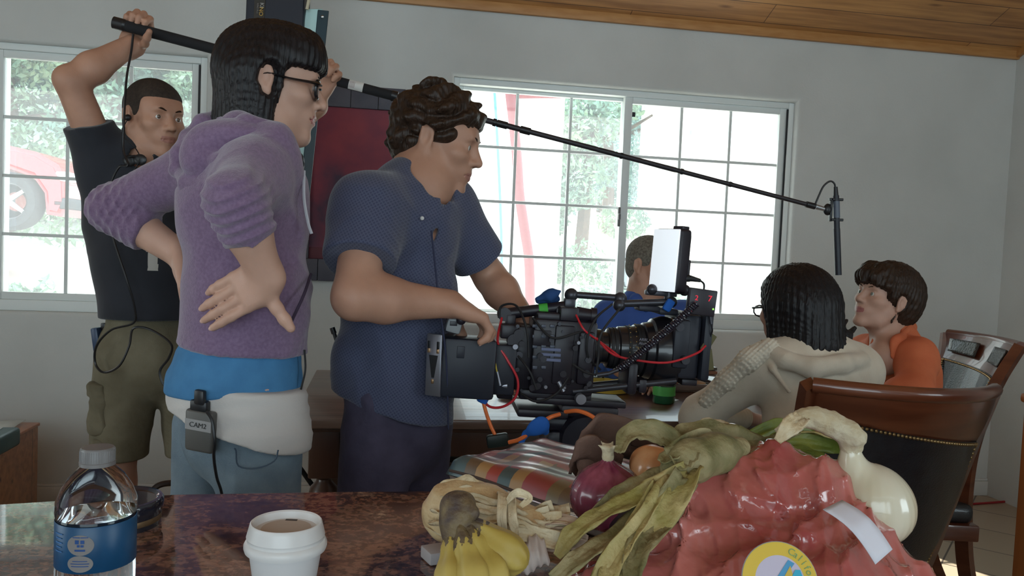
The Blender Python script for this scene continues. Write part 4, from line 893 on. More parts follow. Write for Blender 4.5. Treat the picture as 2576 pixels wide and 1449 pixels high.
# ================================================================== camera operator in the dark blue shirt
def person3():
    e = thing('person', 'man with curly dark hair in a short-sleeved dark blue shirt, hand on the film camera', 'person')
    H = head_ear(1074, 345, 1.85, (0.97, -0.12, -0.20), 1, (0.19, 0, 0.98), 1.0)
    fw = N3((0.72, -0.69, 0)); nk = W(1040, 480, 1.90); shR, shL = W(925, 530, 1.74), W(1120, 522, 1.98)
    elR, wrR = W(893, 748, 1.62), W(1132, 765, 1.74); elL, wrL = W(1235, 700, 2.08), W(1325, 812, 1.96)
    hip = W(1005, 1000, 1.9); sd = N3(shL-shR); sd.z = 0; sd.normalize()
    S = Sdf(); add_head(S, H, 1.0, nk, 0.058); S.cap(shR, shL, 0.045, 0.045, 0.04); S.cap(nk, W(1015, 620, 1.88), 0.06, 0.10, 0.05); S.cap(W(1015, 620, 1.88), hip, 0.10, 0.09, 0.05)
    lg = legs(S, hip, sd, fw, (0.06, 0.05, 0.04), hw=0.068)
    S.chain([shR, elR], [0.05, 0.045], 0.02); S.chain([elR, elR.lerp(wrR, 0.3), wrR], [0.042, 0.047, 0.030], 0.025)
    S.chain([shL, elL], [0.048, 0.042], 0.02); S.chain([elL, elL.lerp(wrL, 0.3), wrL], [0.040, 0.044, 0.028], 0.02)
    t1 = add_hand(S, wrR, W(1212, 800, 1.765), N3((-0.55, -0.15, -0.85)), 1, curl=(0.75, 0.85, 0.8, 0.8), thumb=(0.5, 0.6, 0.6), sc=1.12, spread=0.05, arm_r=0.030, fr=0.0088)
    add_hand(S, wrL, W(1372, 850, 1.95), N3((0.2, -0.5, -0.8)), -1, curl=(0.5, 0.6, 0.6, 0.6), sc=1.0)
    S.chain([H(0, -0.02, -0.05), W(1055, 470, 1.88)], [0.062, 0.066], 0.03)
    b = sdf_obj('body', S, 0.0036, [M_SKIN_B, M_LIP_B], e); lips(b, H); add_eyes(H, e); add_brows(H, e, M_HAIR_BRN, 0.004); add_nails(t1[:4], e, 1.1)
    # curly hair
    S = Sdf(); q = H.s; F = H.F; th = 0.013
    S.ell(H(0, -0.014, 0.046), [0.088, 0.110, 0.092], F); S.ell(H(0, 0.040, 0.066), [0.066, 0.056, 0.048], F, 0.02); S.ell(H(0, -0.050, -0.012), [0.074, 0.066, 0.066], F, 0.02)
    S.box(H(0, 0.112, -0.050), (0.10, 0.062, 0.098), F, 0.01, 0.010, 's'); S.box(H(0, 0.126, 0.02), (0.10, 0.045, 0.035), F, 0.01, 0.010, 's')
    for s in (-1, 1): S.box(H(s*0.085, 0.040, -0.060), (0.04, 0.060, 0.058), F, 0.012, 0.008, 's'); S.ell(H(s*0.088, -0.006, -0.002), (0.020, 0.024, 0.036), F, 0.006, 's')
    S.plane(H(0, -0.06, -0.078), F @ Vector((0, 0.3, -1)), 0.01)
    rs = np.random.RandomState(4); ws = [A(rs.normal(size=3)*70) for _ in range(8)]; ph = rs.rand(8)*6; w2s = [A(rs.normal(size=3)*190) for _ in range(6)]
    up = A(F @ Vector((0, -0.5, 0.9))); cc = A(H.c)
    def dsp(P):
        a = np.clip(((P-cc)@up)/0.06+0.6, 0.25, 1.0)
        return a*(0.0075*np.abs(sum(np.sin(P@w_+p) for w_, p in zip(ws, ph)))/1.8-0.004+0.0018*sum(np.sin(P@w_) for w_ in w2s)/2.2)
    S.dsp = dsp; sdf_obj('hair', S, 0.003, M_HAIR_BRN, e)
    # shirt
    M_SH = bpy.data.materials.new('slate_blue_check_cotton'); M_SH.use_nodes = True; n, L = nodes_of(M_SH); bs = n['Principled BSDF']; bs.inputs['Roughness'].default_value = 0.9; bs.inputs['Sheen Weight'].default_value = 0.2
    tc = n.new('ShaderNodeTexCoord'); ck = n.new('ShaderNodeTexBrick'); ck.inputs['Scale'].default_value = 1; ck.inputs['Brick Width'].default_value = 0.006; ck.inputs['Row Height'].default_value = 0.006; ck.offset = 0
    mp = n.new('ShaderNodeMapping'); mp.inputs['Rotation'].default_value = (PI/2, 0, 0.6); L.new(tc.outputs['Object'], mp.inputs['Vector']); L.new(mp.outputs['Vector'], ck.inputs['Vector'])
    ck.inputs['Mortar Size'].default_value = 0.0011; ck.inputs['Color1'].default_value = (0.036, 0.042, 0.085, 1); ck.inputs['Color2'].default_value = (0.032, 0.038, 0.078, 1); ck.inputs['Mortar'].default_value = (0.062, 0.070, 0.120, 1); L.new(ck.outputs['Color'], bs.inputs['Base Color'])
    S = Sdf(); S.cap(shR, shL, 0.070, 0.066, 0.05); S.cap(W(1020, 560, 1.88), W(1008, 780, 1.88), 0.126, 0.132, 0.06, flat=fw, fr=0.86); S.cap(W(1008, 780, 1.88), W(1003, 1060, 1.88), 0.132, 0.138, 0.05, flat=fw, fr=0.88)
    S.cap(nk, W(1020, 560, 1.88), 0.082, 0.11, 0.05)
    s1 = shR.lerp(elR, 0.62); S.chain([shR, s1], [0.080, 0.080], 0.05); 
    s2 = shL.lerp(elL, 0.72); S.chain([shL, s2], [0.074, 0.072], 0.05)
    S.lop(s2, elL-shL, 0.13, 0.3)
    S.cap(W(880, 900, 1.84), W(885, 1010, 1.86), 0.040, 0.045, 0.06)
    S.lop(s1, elR-shR, 0.100, 0.16)
    S.cap(H(0, 0.0, -0.08), nk+fw*0.055+Vector((0, 0, 0.01)), 0.052, 0.064, 0.012, 's'); S.cap(nk+fw*0.075, W(1085, 600, 1.80), 0.040, 0.006, 0.010, 's')
    hm = W(990, 1045, 1.8); S.plane(hm, Vector((-0.28, 0, -1)), 0.006)
    S.dsp = wrinkle(0.0045, 48, [(0.7, 0, 1), (0.4, 0, -1), (0.1, 0, 1)], 51)
    st = sdf_obj('shirt', S, 0.0045, M_SH, e)
    # collar, placket, buttons, pocket
    S = Sdf(); S.chain([W(990, 470, 1.90), W(1000, 415, 1.90), W(1030, 450, 1.84), W(1040, 500, 1.83)], [0.016, 0.014, 0.016, 0.018], 0.02)
    S.chain([W(995, 455, 1.90), W(1010, 520, 1.80), W(1046, 560, 1.765)], [0.022, 0.022, 0.014], 0.02); S.chain([W(1100, 468, 1.95), W(1095, 500, 1.88), W(1085, 540, 1.83)], [0.016, 0.018, 0.010], 0.02)
    sdf_obj('collar', S, 0.004, M_SH, st)
    M_BTN = mat('pale_button', (0.5, 0.48, 0.46), 0.3)
    for x, y, d in ((1030, 501, 1.795), (1062, 549, 1.75)): bm = bmesh.new(); sph(bm, W(x, y, d), 0.0045, 10, (1, 0.5, 1)); obj('button', bm, M_BTN, st)
    bm = bmesh.new(); tube(bm, [W(1085, 580, 1.742), W(1096, 680, 1.728), W(1104, 760, 1.730), W(1122, 900, 1.738), W(1128, 1080, 1.75)], 0.0022, 6, 5); obj('placket_edge', bm, mat('navy_seam', (0.025, 0.028, 0.06), 0.9), st)
    M_TR = mat('dark_plum_trousers', (0.040, 0.034, 0.060), 0.92, col2=(0.062, 0.052, 0.088), nscale=12, bump=0.2, bscale=80)
    S = Sdf(); S.cap(W(1008, 980, 1.9), W(1010, 1080, 1.9), 0.118, 0.124, 0.04, flat=fw, fr=0.9)
    for h_, k_, a_ in lg: S.chain([h_, k_+Vector((0, 0, 0.02)), a_], [0.088, 0.078, 0.072], 0.03)
    S.dsp = wrinkle(0.006, 55, [(1, 0, 0.25), (1, 0, -0.3), (0.4, 0, 1)], 61, 0.8); tr = sdf_obj('trousers', S, 0.0045, M_TR, e)
    for h_, k_, a_ in lg: shoe(e, a_, fw, mat('black_shoe', (0.02, 0.02, 0.02), 0.6))
    # small pack with stub antenna behind him
    p = thing('radio_handset', 'black radio handset with a stub antenna at the back of the blue-shirted man', 'radio')
    bm = bmesh.new(); bx(bm, W(872, 935, 1.98), (0.05, 0.035, 0.09), None, 0.006); obj('case', bm, M_BLACK, p)
    bm = bmesh.new(); cyl(bm, W(866, 912, 1.98), W(839, 833, 1.99), 0.0058, 0.0052); cyl(bm, W(841, 839, 1.99), W(836, 824, 1.99), 0.0072, 0.0072); obj('antenna', bm, M_BLACK, p)
person3()
# ================================================================== seated people at the table
def person4():
    e = thing('person', 'seated woman with dark shoulder-length hair in a cream top, leaning an elbow on the table', 'person')
    H = Head(W(1998, 782, 2.32), (-0.50, 0.86, -0.10), (0.04, 0, 1), 1.0)
    fw = N3((-0.35, 0.94, 0)); nk = W(2030, 892, 2.28); shL, shR = W(1925, 925, 2.24), W(2150, 935, 2.30)
    elL, wrL = W(1752, 1048, 2.36), W(1878, 1052, 2.52); elR, wrR = W(2140, 1040, 2.55), W(1935, 1045, 2.75)
    hip = Vector((W(2050, 1000, 2.15).x, 2.14, 0.60)); sd = N3(shR-shL)
    S = Sdf(); add_head(S, H, 0, nk, 0.05); S.cap(shL, shR, 0.04, 0.04, 0.04); S.cap(nk, hip, 0.06, 0.09, 0.05); legs(S, hip, sd, fw, (0.06, 0.05, 0.04), False)
    S.chain([shL, elL, wrL], [0.042, 0.032, 0.024], 0.02); S.chain([shR, elR, wrR], [0.042, 0.032, 0.024], 0.02)
    add_hand(S, wrL, W(1935, 1058, 2.58), Vector((0, 0.1, -1)), -1, curl=(0.3, 0.35, 0.4, 0.4), sc=0.92, thumb=(0.6, 0.7, 0.1)); add_hand(S, wrR, W(1880, 1040, 2.80), Vector((0, 0, -1)), 1, curl=(0.3, 0.3, 0.3, 0.3), sc=0.92)
    b = sdf_obj('body', S, 0.0045, [M_SKIN_A, M_LIP_A], e); lips(b, H); add_eyes(H, e)
    S = Sdf(); F = H.F
    S.ell(H(0, -0.014, 0.042), [0.096, 0.115, 0.098], F); S.cap(H(0, -0.045, 0.0), H(0.005, -0.062, -0.095), 0.100, 0.088, 0.03)
    for s in (-1, 1): S.cap(H(s*0.068, 0.0, 0.01), H(s*0.072, 0.0, -0.105), 0.034, 0.026, 0.03)
    S.box(H(0, 0.115, -0.05), (0.075, 0.062, 0.11), F, 0.02, 0.012, 's')
    for a, b_, c_ in (((0.07, -0.06, -0.06), (0.135, -0.075, -0.070), (0.178, -0.07, -0.045)), ((0.06, -0.08, -0.08), (0.125, -0.09, -0.105), (0.165, -0.085, -0.090)), ((0.0, -0.11, -0.12), (0.02, -0.125, -0.165), (0.045, -0.12, -0.168)),
                     ((0.08, -0.05, -0.03), (0.125, -0.06, -0.045), (0.155, -0.058, -0.025)), ((0.03, -0.10, -0.11), (0.06, -0.115, -0.15), (0.09, -0.11, -0.155)), ((-0.04, -0.1, -0.10), (-0.06, -0.11, -0.14), (-0.05, -0.11, -0.16))):
        S.chain([H(*a), H(*b_), H(*c_)], [0.028, 0.013, 0.005], 0.012)
    S.dsp = strands(F, H.c, 0.0028, 260, 13); sdf_obj('hair', S, 0.0036, M_HAIR_BLK, e)
    bm = bmesh.new(); tube(bm, [H(-0.078, -0.004, 0.006), H(-0.082, 0.05, 0.008), H(-0.070, 0.094, 0.008)], 0.003, 6, 4); 
    for s in (-1, 1): tube(bm, [H(s*0.033+0.026*math.cos(a), 0.100, 0.0+0.017*math.sin(a)) for a in np.linspace(0, 2*PI, 12)], 0.0024, 5, 1)
    obj('glasses', bm, M_BLACK, e)
    M_CR = mat('cream_jersey', (0.60, 0.52, 0.41), 0.9, col2=(0.66, 0.58, 0.47), nscale=20, bump=0.12, bscale=350, sheen=0.2)
    S = Sdf(); S.cap(shL+Vector((0.03, 0, 0)), shR, 0.072, 0.080, 0.06); S.cap(W(2045, 960, 2.27), W(2050, 1060, 2.22), 0.150, 0.140, 0.06, flat=fw, fr=0.78); S.cap(W(2050, 1060, 2.22), hip, 0.135, 0.15, 0.05, flat=fw, fr=0.8)
    S.cap(nk, W(2045, 960, 2.27), 0.085, 0.11, 0.05)
    S.chain([shL, elL.lerp(shL, 0.12), elL], [0.072, 0.052, 0.050], 0.03); S.chain([elL, elL.lerp(wrL, 0.9)], [0.050, 0.036], 0.02); S.chain([shR, elR, elR.lerp(wrR, 0.9)], [0.068, 0.050, 0.036], 0.03)
    S.cap(H(0, 0.02, -0.09), nk+Vector((0, 0.02, 0.0)), 0.055, 0.058, 0.012, 's')
    # soft cowl lying over the back
    S.chain([W(1925, 872, 2.20), W(1975, 905, 2.15), W(2045, 925, 2.12), W(2120, 915, 2.15), W(2168, 905, 2.22)], [0.020, 0.024, 0.028, 0.026, 0.022], 0.012)
    S.chain([W(1918, 868, 2.22), W(1945, 930, 2.15), W(1985, 985, 2.12)], [0.010, 0.009, 0.006], 0.006)
    wr_ = wrinkle(0.005, 60, [(0.8, 0, 1), (0.3, 0.2, 1)], 71); wf = wrinkle(0.004, 330, [wrL-elL], 72)
    S.dsp = lambda P: wr_(P)*0.8 + wf(P)*np.exp(-(np.linalg.norm(P-A(wrL), axis=1)/0.09)**4)
    t = sdf_obj('top', S, 0.0045, M_CR, e)
    # crochet trim running down the sleeve
    S = Sdf(); S.chain([W(1935, 878, 2.19), W(1885, 905, 2.20), W(1830, 955, 2.24), W(1775, 1010, 2.29)], [0.030, 0.030, 0.026, 0.020], 0.02)
    S.dsp = lambda P: 0.0035*(np.sin(P[:, 0]*420)*np.sin(P[:, 2]*420+P[:, 1]*200)); sdf_obj('crochet_trim', S, 0.0034, mat('cream_crochet', (0.64, 0.57, 0.46), 0.95), t)
    S = Sdf(); S.cap(hip, hip+fw*0.06, 0.135, 0.12, 0.03)
    for s in (-1, 1): S.chain([hip+sd*0.08*s, hip+fw*0.42+sd*0.14*s+Vector((0, 0, -0.08)), hip+fw*0.44+sd*0.14*s+Vector((0, 0, -0.5))], [0.09, 0.075, 0.055], 0.03)
    sdf_obj('trousers', S, 0.006, mat('grey_trousers', (0.06, 0.06, 0.07), 0.9), e)
person4()
def person5():
    e = thing('person', 'seated woman with short dark hair in an orange shirt, facing left', 'person')
    H = head_ear(2268, 764, 2.66, (-0.91, -0.30, 0.24), -1, (0.24, 0, 0.96), 0.94)
    fw = N3((-0.72, -0.69, 0)); nk = W(2250, 862, 2.74); shR, shL = W(2182, 888, 2.92), W(2305, 905, 2.60)
    elR, wrR = W(2120, 960, 2.95), W(1990, 985, 2.85); elL, wrL = W(2300, 985, 2.48), W(2190, 1000, 2.50)
    hip = Vector((W(2275, 1000, 2.78).x+0.03, 2.80, 0.60)); sd = N3(shL-shR)
    S = Sdf(); add_head(S, H, 0, nk, 0.046); S.cap(shL, shR, 0.04, 0.04, 0.04); S.cap(nk, hip, 0.055, 0.09, 0.05); legs(S, hip, sd, fw, (0.06, 0.05, 0.04), False)
    S.chain([shL, elL, wrL], [0.042, 0.032, 0.024], 0.02); S.chain([shR, elR, wrR], [0.042, 0.032, 0.024], 0.02)
    S.cap(nk, W(2222, 900, 2.66), 0.055, 0.060, 0.04)
    add_hand(S, wrL, W(2150, 1005, 2.52), Vector((0, 0.1, -1)), -1, curl=(0.3, 0.35, 0.4, 0.4), sc=0.92); add_hand(S, wrR, W(1945, 990, 2.83), Vector((0, 0, -1)), 1, curl=(0.3, 0.3, 0.3, 0.3), sc=0.92)
    b = sdf_obj('body', S, 0.004, [M_SKIN_A, M_LIP_A], e); lips(b, H); add_eyes(H, e, (0.12, 0.14, 0.12)); add_brows(H, e, M_HAIR_BRN, 0.003)
    S = Sdf(); F = H.F; q = H.s
    S.ell(H(0, -0.020, 0.052), [0.092*q, 0.118*q, 0.098*q], F); S.ell(H(0, -0.072, 0.010), [0.088*q, 0.078*q, 0.105*q], F, 0.03); S.cap(H(0, -0.06, -0.03), H(0, -0.05, -0.11), 0.060*q, 0.025*q, 0.03)
    for s in (-1, 1): S.chain([H(s*0.045, 0.062, 0.085), H(s*0.062, 0.062, 0.045), H(s*0.072, 0.036, 0.010)], [0.026*q, 0.018*q, 0.010*q], 0.02)
    S.chain([H(0.03, 0.07, 0.095), H(0.01, 0.103, 0.070), H(0.0, 0.110, 0.040)], [0.030*q, 0.020*q, 0.007*q], 0.02); S.chain([H(-0.02, 0.07, 0.095), H(-0.035, 0.096, 0.066), H(-0.048, 0.092, 0.034)], [0.028*q, 0.018*q, 0.006*q], 0.02); S.chain([H(0.03, 0.08, 0.085), H(0.04, 0.098, 0.06), H(0.045, 0.094, 0.036)], [0.024*q, 0.016*q, 0.006*q], 0.02)
    S.chain([H(-0.062, -0.01, -0.03), H(-0.066, 0.0, -0.075)], [0.010*q, 0.003*q], 0.01)
    S.box(H(0, 0.135, -0.06), (0.10*q, 0.085*q, 0.088*q), F, 0.02, 0.012, 's'); S.box(H(0, 0.08, -0.075), (0.10*q, 0.060*q, 0.066*q), F, 0.02, 0.012, 's')
    for s in (-1, 1): S.ell(H(s*0.092, 0.000, -0.004), (0.022*q, 0.026*q, 0.036*q), F, 0.008, 's')
    S.dsp = strands(F, H.c, 0.0030, 260, 23); sdf_obj('hair', S, 0.0036, M_HAIR_BRN, e)
    M_OR = mat('coral_orange_cotton', (0.56, 0.135, 0.055), 0.85, col2=(0.62, 0.165, 0.07), nscale=12, bump=0.1, bscale=300)
    S = Sdf(); S.cap(shL, shR, 0.066, 0.064, 0.05); S.cap(W(2262, 935, 2.76), hip, 0.128, 0.135, 0.06, flat=fw, fr=0.8); S.cap(nk, W(2262, 930, 2.76), 0.078, 0.11, 0.05)
    S.chain([shL, elL, elL.lerp(wrL, 0.35)], [0.068, 0.055, 0.050], 0.03); S.chain([shR, elR, elR.lerp(wrR, 0.35)], [0.066, 0.053, 0.048], 0.03)
    S.cap(H(0, 0.01, -0.08), nk+fw*0.045, 0.050, 0.056, 0.01, 's'); S.cap(nk+fw*0.075, W(2222, 925, 2.60), 0.044, 0.008, 0.008, 's')
    S.dsp = wrinkle(0.0085, 46, [(0.9, 0, 0.8), (-0.4, 0, 1), (0.1, 0, 1)], 81); t = sdf_obj('shirt', S, 0.0045, M_OR, e)
    for pts, r in (([W(2232, 822, 2.80), W(2212, 850, 2.74), W(2196, 868, 2.68)], [0.018, 0.024, 0.012]), ([W(2296, 822, 2.72), W(2262, 868, 2.625), W(2248, 895, 2.60)], [0.018, 0.026, 0.012])):
        S = Sdf(); S.chain(pts, r, 0.02, flat=(0.3, -1, 0.3), fr=0.5); sdf_obj('collar', S, 0.004, M_OR, t)
    S = Sdf(); S.cap(hip, hip+fw*0.06, 0.135, 0.12, 0.03)
    for s in (-1, 1): S.chain([hip+sd*0.08*s, hip+fw*0.42+sd*0.14*s+Vector((0, 0, -0.08)), hip+fw*0.44+sd*0.14*s+Vector((0, 0, -0.5))], [0.09, 0.075, 0.055], 0.03)
    sdf_obj('trousers', S, 0.006, mat('dark_trousers', (0.03, 0.03, 0.035), 0.9), e)
person5()
def person6():
    e = thing('person', 'seated man with short grey hair in a blue shirt behind the film camera', 'person')
    H = head_ear(1604, 668, 3.2, (0.72, -0.68, -0.14), 1, (0.04, 0, 1), 1.0)
    fw = N3((0.45, -0.89, 0)); nk = W(1618, 750, 3.27); shR, shL = W(1535, 800, 3.22), W(1715, 800, 3.30)
    elR, wrR = W(1520, 905, 3.12), W(1600, 950, 2.95); elL, wrL = W(1740, 900, 3.15), W(1690, 950, 2.95)
    hip = Vector((W(1630, 950, 3.4).x, 3.42, 0.60)); sd = N3(shL-shR)
    S = Sdf(); add_head(S, H, 1, nk, 0.058); S.cap(shL, shR, 0.04, 0.04, 0.04); S.cap(nk, hip, 0.055, 0.09, 0.05)
    legs(S, hip, sd, fw, (0.06, 0.05, 0.04), False)
    S.chain([shL, elL, wrL], [0.042, 0.038, 0.027], 0.02); S.chain([shR, elR, wrR], [0.042, 0.038, 0.027], 0.02)
    add_hand(S, wrR, W(1645, 962, 2.88), Vector((0, 0.1, -1)), 1, curl=(0.3, 0.35, 0.4, 0.4), sc=1.0); add_hand(S, wrL, W(1655, 960, 2.90), Vector((0, 0.1, -1)), -1, curl=(0.3, 0.3, 0.3, 0.3), sc=1.0)
    b = sdf_obj('body', S, 0.0045, [M_SKIN_B, M_LIP_B], e); lips(b, H); add_eyes(H, e); add_brows(H, e, M_HAIR_BRN)
    short_hair(H, e, mat('grey_short_hair', (0.10, 0.085, 0.065), 0.8, col2=(0.19, 0.17, 0.14), nscale=120, bump=0.5, bscale=400), 0.0045, line=0.060)
    S = Sdf(); S.cap(shL, shR, 0.072, 0.072, 0.05); S.cap(W(1625, 850, 3.3), hip, 0.15, 0.15, 0.06, flat=fw, fr=0.8); S.cap(nk+Vector((0, 0, -.02)), W(1622, 850, 3.28), 0.082, 0.12, 0.05)
    S.chain([shL, elL, elL.lerp(wrL, 0.3)], [0.070, 0.060, 0.054], 0.03); S.chain([shR, elR, elR.lerp(wrR, 0.3)], [0.070, 0.060, 0.054], 0.03)
    S.cap(H(0, 0.01, -0.09), nk+fw*0.05, 0.055, 0.062, 0.01, 's'); S.dsp = wrinkle(0.005, 50, [(0.7, 0, 1), (-0.3, 0, 1)], 91)
    t = sdf_obj('shirt', S, 0.005, mat('bright_blue_cotton', (0.035, 0.085, 0.30), 0.85), e)
    S = Sdf(); S.chain([W(1590, 735, 3.32), W(1600, 755, 3.20), W(1625, 778, 3.14)], [0.022, 0.022, 0.012], 0.02); sdf_obj('collar', S, 0.004, t.data.materials[0], t)
    S = Sdf(); S.cap(hip, hip+fw*0.06, 0.14, 0.12, 0.03)
    for s in (-1, 1): S.chain([hip+sd*0.08*s, hip+fw*0.42+sd*0.14*s+Vector((0, 0, -0.08)), hip+fw*0.44+sd*0.14*s+Vector((0, 0, -0.5))], [0.09, 0.075, 0.055], 0.03)
    sdf_obj('trousers', S, 0.006, mat('navy_trousers', (0.02, 0.022, 0.035), 0.9), e)
person6()
# ================================================================== dining table, bench, chairs
M_LEATH = mat('black_leather', (0.010, 0.011, 0.014), 0.33, col2=(0.016, 0.018, 0.022), nscale=40, bump=0.15, bscale=220, coat=0.2)
M_BRASS = mat('aged_brass', (0.30, 0.20, 0.09), 0.35, metal=0.9)
def uv_of(p): return p.dot(UV), p.dot(VV)
def table():
    zt = 0.76; un, vn = uv_of(WZ(1400, 1058, zt)); _, vf = uv_of(WZ(800, 930, zt)); ul = uv_of(WZ(735, 1045, zt))[0]; ur = uv_of(WZ(2075, 1055, zt))[0]
    e = thing('dining_table', 'long dark wooden dining table with turned legs under the windows', 'table'); e.location = (0, 0, 0)
    bm = bmesh.new(); rbx(bm, ul, ur, vn, vf, zt-0.030, zt, 0.006); obj('tabletop', bm, M_TABLE, e)
    bm = bmesh.new()
    for a in ((ul+.07, ur-.07, vn+.05, vn+.075), (ul+.07, ur-.07, vf-.075, vf-.05), (ul+.05, ul+.075, vn+.06, vf-.06), (ur-.075, ur-.05, vn+.06, vf-.06)): rbx(bm, a[0], a[1], a[2], a[3], zt-0.125, zt-0.030, 0.003)
    for a in ((ul+.05, ur-.05, vn+.035, vn+.055),): rbx(bm, a[0], a[1], a[2], a[3], zt-0.048, zt-0.030, 0.004)
    obj('apron', bm, M_DWOOD, e)
    for a, b in ((ul+.095, vn+.085), (ul+.095, vf-.085), (ur-.095, vn+.085), (ur-.095, vf-.085)):
        bm = bmesh.new(); rbx(bm, a-.045, a+.045, b-.045, b+.045, zt-0.19, zt-0.030, 0.006)
        lathe(bm, [(0.030, .57), (0.022, .56), (0.024, .552), (0.040, .535), (0.048, .50), (0.050, .47), (0.044, .43), (0.030, .36), (0.024, .30), (0.022, .24), (0.028, .20), (0.040, .17), (0.043, .14), (0.036, .11), (0.026, .09), (0.030, .06), (0.042, .04), (0.042, .0), (0, 0)], R(a, b, 0), 28)
        obj('leg', bm, M_DWOOD, e)
    return ul, ur, vn, vf
TU0, TU1, TV0, TV1 = table()
def bench():
    e = thing('bench', 'low black leather bench behind the dining table, under the windows', 'bench'); v0, v1, u0, u1 = TV1-0.02, TV1+0.34, TU0+0.05, TU1-0.15
    bm = bmesh.new(); rbx(bm, u0, u1, v0, v1, 0.38, 0.49, 0.04, 5); obj('cushion', bm, M_LEATH, e)
    bm = bmesh.new(); rbx(bm, u0+.01, u1-.01, v0+.01, v1-.01, 0.31, 0.385, 0.006); obj('frame', bm, M_DWOOD, e)
    for a, b in ((u0+.05, v0+.05), (u0+.05, v1-.05), (u1-.05, v0+.05), (u1-.05, v1-.05)):
        bm = bmesh.new(); rbx(bm, a-.03, a+.03, b-.03, b+.03, 0, .32, 0.004); obj('leg', bm, M_DWOOD, e)
bench()
def chair(label, PL, PR, bowdir, fwd, seatc, legs_px, crest_h, lower):
    """PL, PR: lists of points down the two back posts (top first)"""
    e = thing('dining_chair', label, 'chair', group=None)
    L_ = catmull(PL, 8); R_ = catmull(PR, 8); n = len(L_); m = 21
    bow = Vector(bowdir)
    def surf(t, s, off=0.0):
        i = min(n-1.001, t*(n-1)); k = int(i); f = i-k; a = L_[k].lerp(L_[k+1], f); b = R_[k].lerp(R_[k+1], f)
        return a.lerp(b, s)+bow*(1-(2*s-1)**2)*(1-0.4*t) + bow.normalized()*off
    def slab(name, t0, t1, s0, s1, th, mt, off=0.0, nt=10, par=e, roll=0.0):
        G = [[surf(t0+(t1-t0)*i/nt, s0+(s1-s0)*j/m, off+roll*math.sin(PI*i/nt)) for j in range(m+1)] for i in range(nt+1)]
        bm = bmesh.new(); fr = bow.normalized()*th/2
        Vf = [[bm.verts.new(p+fr) for p in r] for r in G]; Vb = [[bm.verts.new(p-fr) for p in r] for r in G]
        for i in range(nt):
            for j in range(m):
                bm.faces.new((Vf[i][j], Vf[i][j+1], Vf[i+1][j+1], Vf[i+1][j])); bm.faces.new((Vb[i][j], Vb[i+1][j], Vb[i+1][j+1], Vb[i][j+1]))
        for i in range(nt):
            for j in (0, m): bm.faces.new((Vf[i][j], Vf[i+1][j], Vb[i+1][j], Vb[i][j]))
        for j in range(m):
            for i in (0, nt): bm.faces.new((Vf[i][j], Vf[i][j+1], Vb[i][j+1], Vb[i][j]))
        return obj(name, bm, mt, par, angle=50)
    cr = slab('crest_rail', 0.0, crest_h, 0.02, 0.98, 0.030, M_MAHOG, roll=0.006)
    bm = bmesh.new(); tube(bm, [surf(0, s, 0.004) for s in np.linspace(0.01, 0.99, 14)], 0.017, 10, 2); obj('top_roll', bm, M_MAHOG, e)
    slab('back_pad', crest_h, lower, 0.05, 0.95, 0.040, M_LEATH, roll=0.010)
    bm = bmesh.new()
    nn = bow.normalized()
    for s in np.linspace(0.06, 0.94, 46):
        for sg in (1, -1): sph(bm, surf(crest_h+0.012, s, sg*0.022), 0.0042, 6)
    for t in np.linspace(crest_h+0.02, lower, 34):
        for s in (0.06, 0.94):
            for sg in (1, -1): sph(bm, surf(t, s, sg*0.022), 0.0042, 6)
    tag(obj('nailheads', bm, M_BRASS, e), kind='stuff')
    for Q, fl in ((PL, 1), (PR, -1)):
        bm = bmesh.new(); tube(bm, Q + legs_px[0 if fl == 1 else 1], [0.019, 0.021, 0.023, 0.025, 0.026, 0.024, 0.020], 4, 8, flat=1.25, hint=(0, 0, 1) if False else None); 
        bmesh.ops.bevel(bm, geom=[q for q in bm.edges], offset=0.003, segments=1, affect='EDGES') if False else None
        obj('rear_leg', bm, M_MAHOG, e, angle=30)
    f = N3(fwd); sd = f.cross(Vector((0, 0, 1))); F = Matrix((sd, f, Vector((0, 0, 1)))).transposed()
    c = Vector(seatc); bm = bmesh.new(); bx(bm, c+Vector((0, 0, 0.455)), (0.46, 0.46, 0.07), F, 0.028, 4); obj('seat', bm, M_LEATH, e)
    bm = bmesh.new(); bx(bm, c+Vector((0, 0, 0.395)), (0.48, 0.48, 0.055), F, 0.006); obj('seat_rail', bm, M_MAHOG, e)
    for s in (-1, 1):
        bm = bmesh.new(); a = c+sd*0.21*s+f*0.21; tube(bm, [a+Vector((0, 0, 0.40)), a+f*0.012+Vector((0, 0, 0.25)), a+f*0.0+Vector((0, 0, 0.0))], [0.027, 0.024, 0.017], 8, 5); obj('front_leg', bm, M_MAHOG, e)
    return e, surf
PL = [W(2034, 966, 1.72), W(2021, 1050, 1.775), W(2008, 1180, 1.83), W(2000, 1330, 1.88)]; PR = [W(2500, 980, 1.86), W(2440, 1120, 1.92), W(2372, 1290, 1.97), W(2318, 1420, 1.99)]
def ground(p, dx=0, dy=0, z=0.0): return Vector((p.x+dx, p.y+dy, z))
chair('dark mahogany dining chair with a curved crest, its black leather back to the camera', PL, PR, (0.025, -0.10, 0), (-0.27, 0.96, 0), ((PL[-1]+PR[-1])/2+Vector((-0.05, 0.25, 0)))*Vector((1, 1, 0)) if False else Vector((((PL[-1]+PR[-1])/2).x-0.06, ((PL[-1]+PR[-1])/2).y+0.24, 0)),
      ([ground(PL[-1], 0, 0.03, 0.44), ground(PL[-1], 0.0, -0.02, 0.2), ground(PL[-1], 0.02, -0.10, 0)], [ground(PR[-1], -0.03, 0.02, 0.44), ground(PR[-1], -0.02, -0.02, 0.2), ground(PR[-1], 0.0, -0.10, 0)]), 0.30, 1.0)
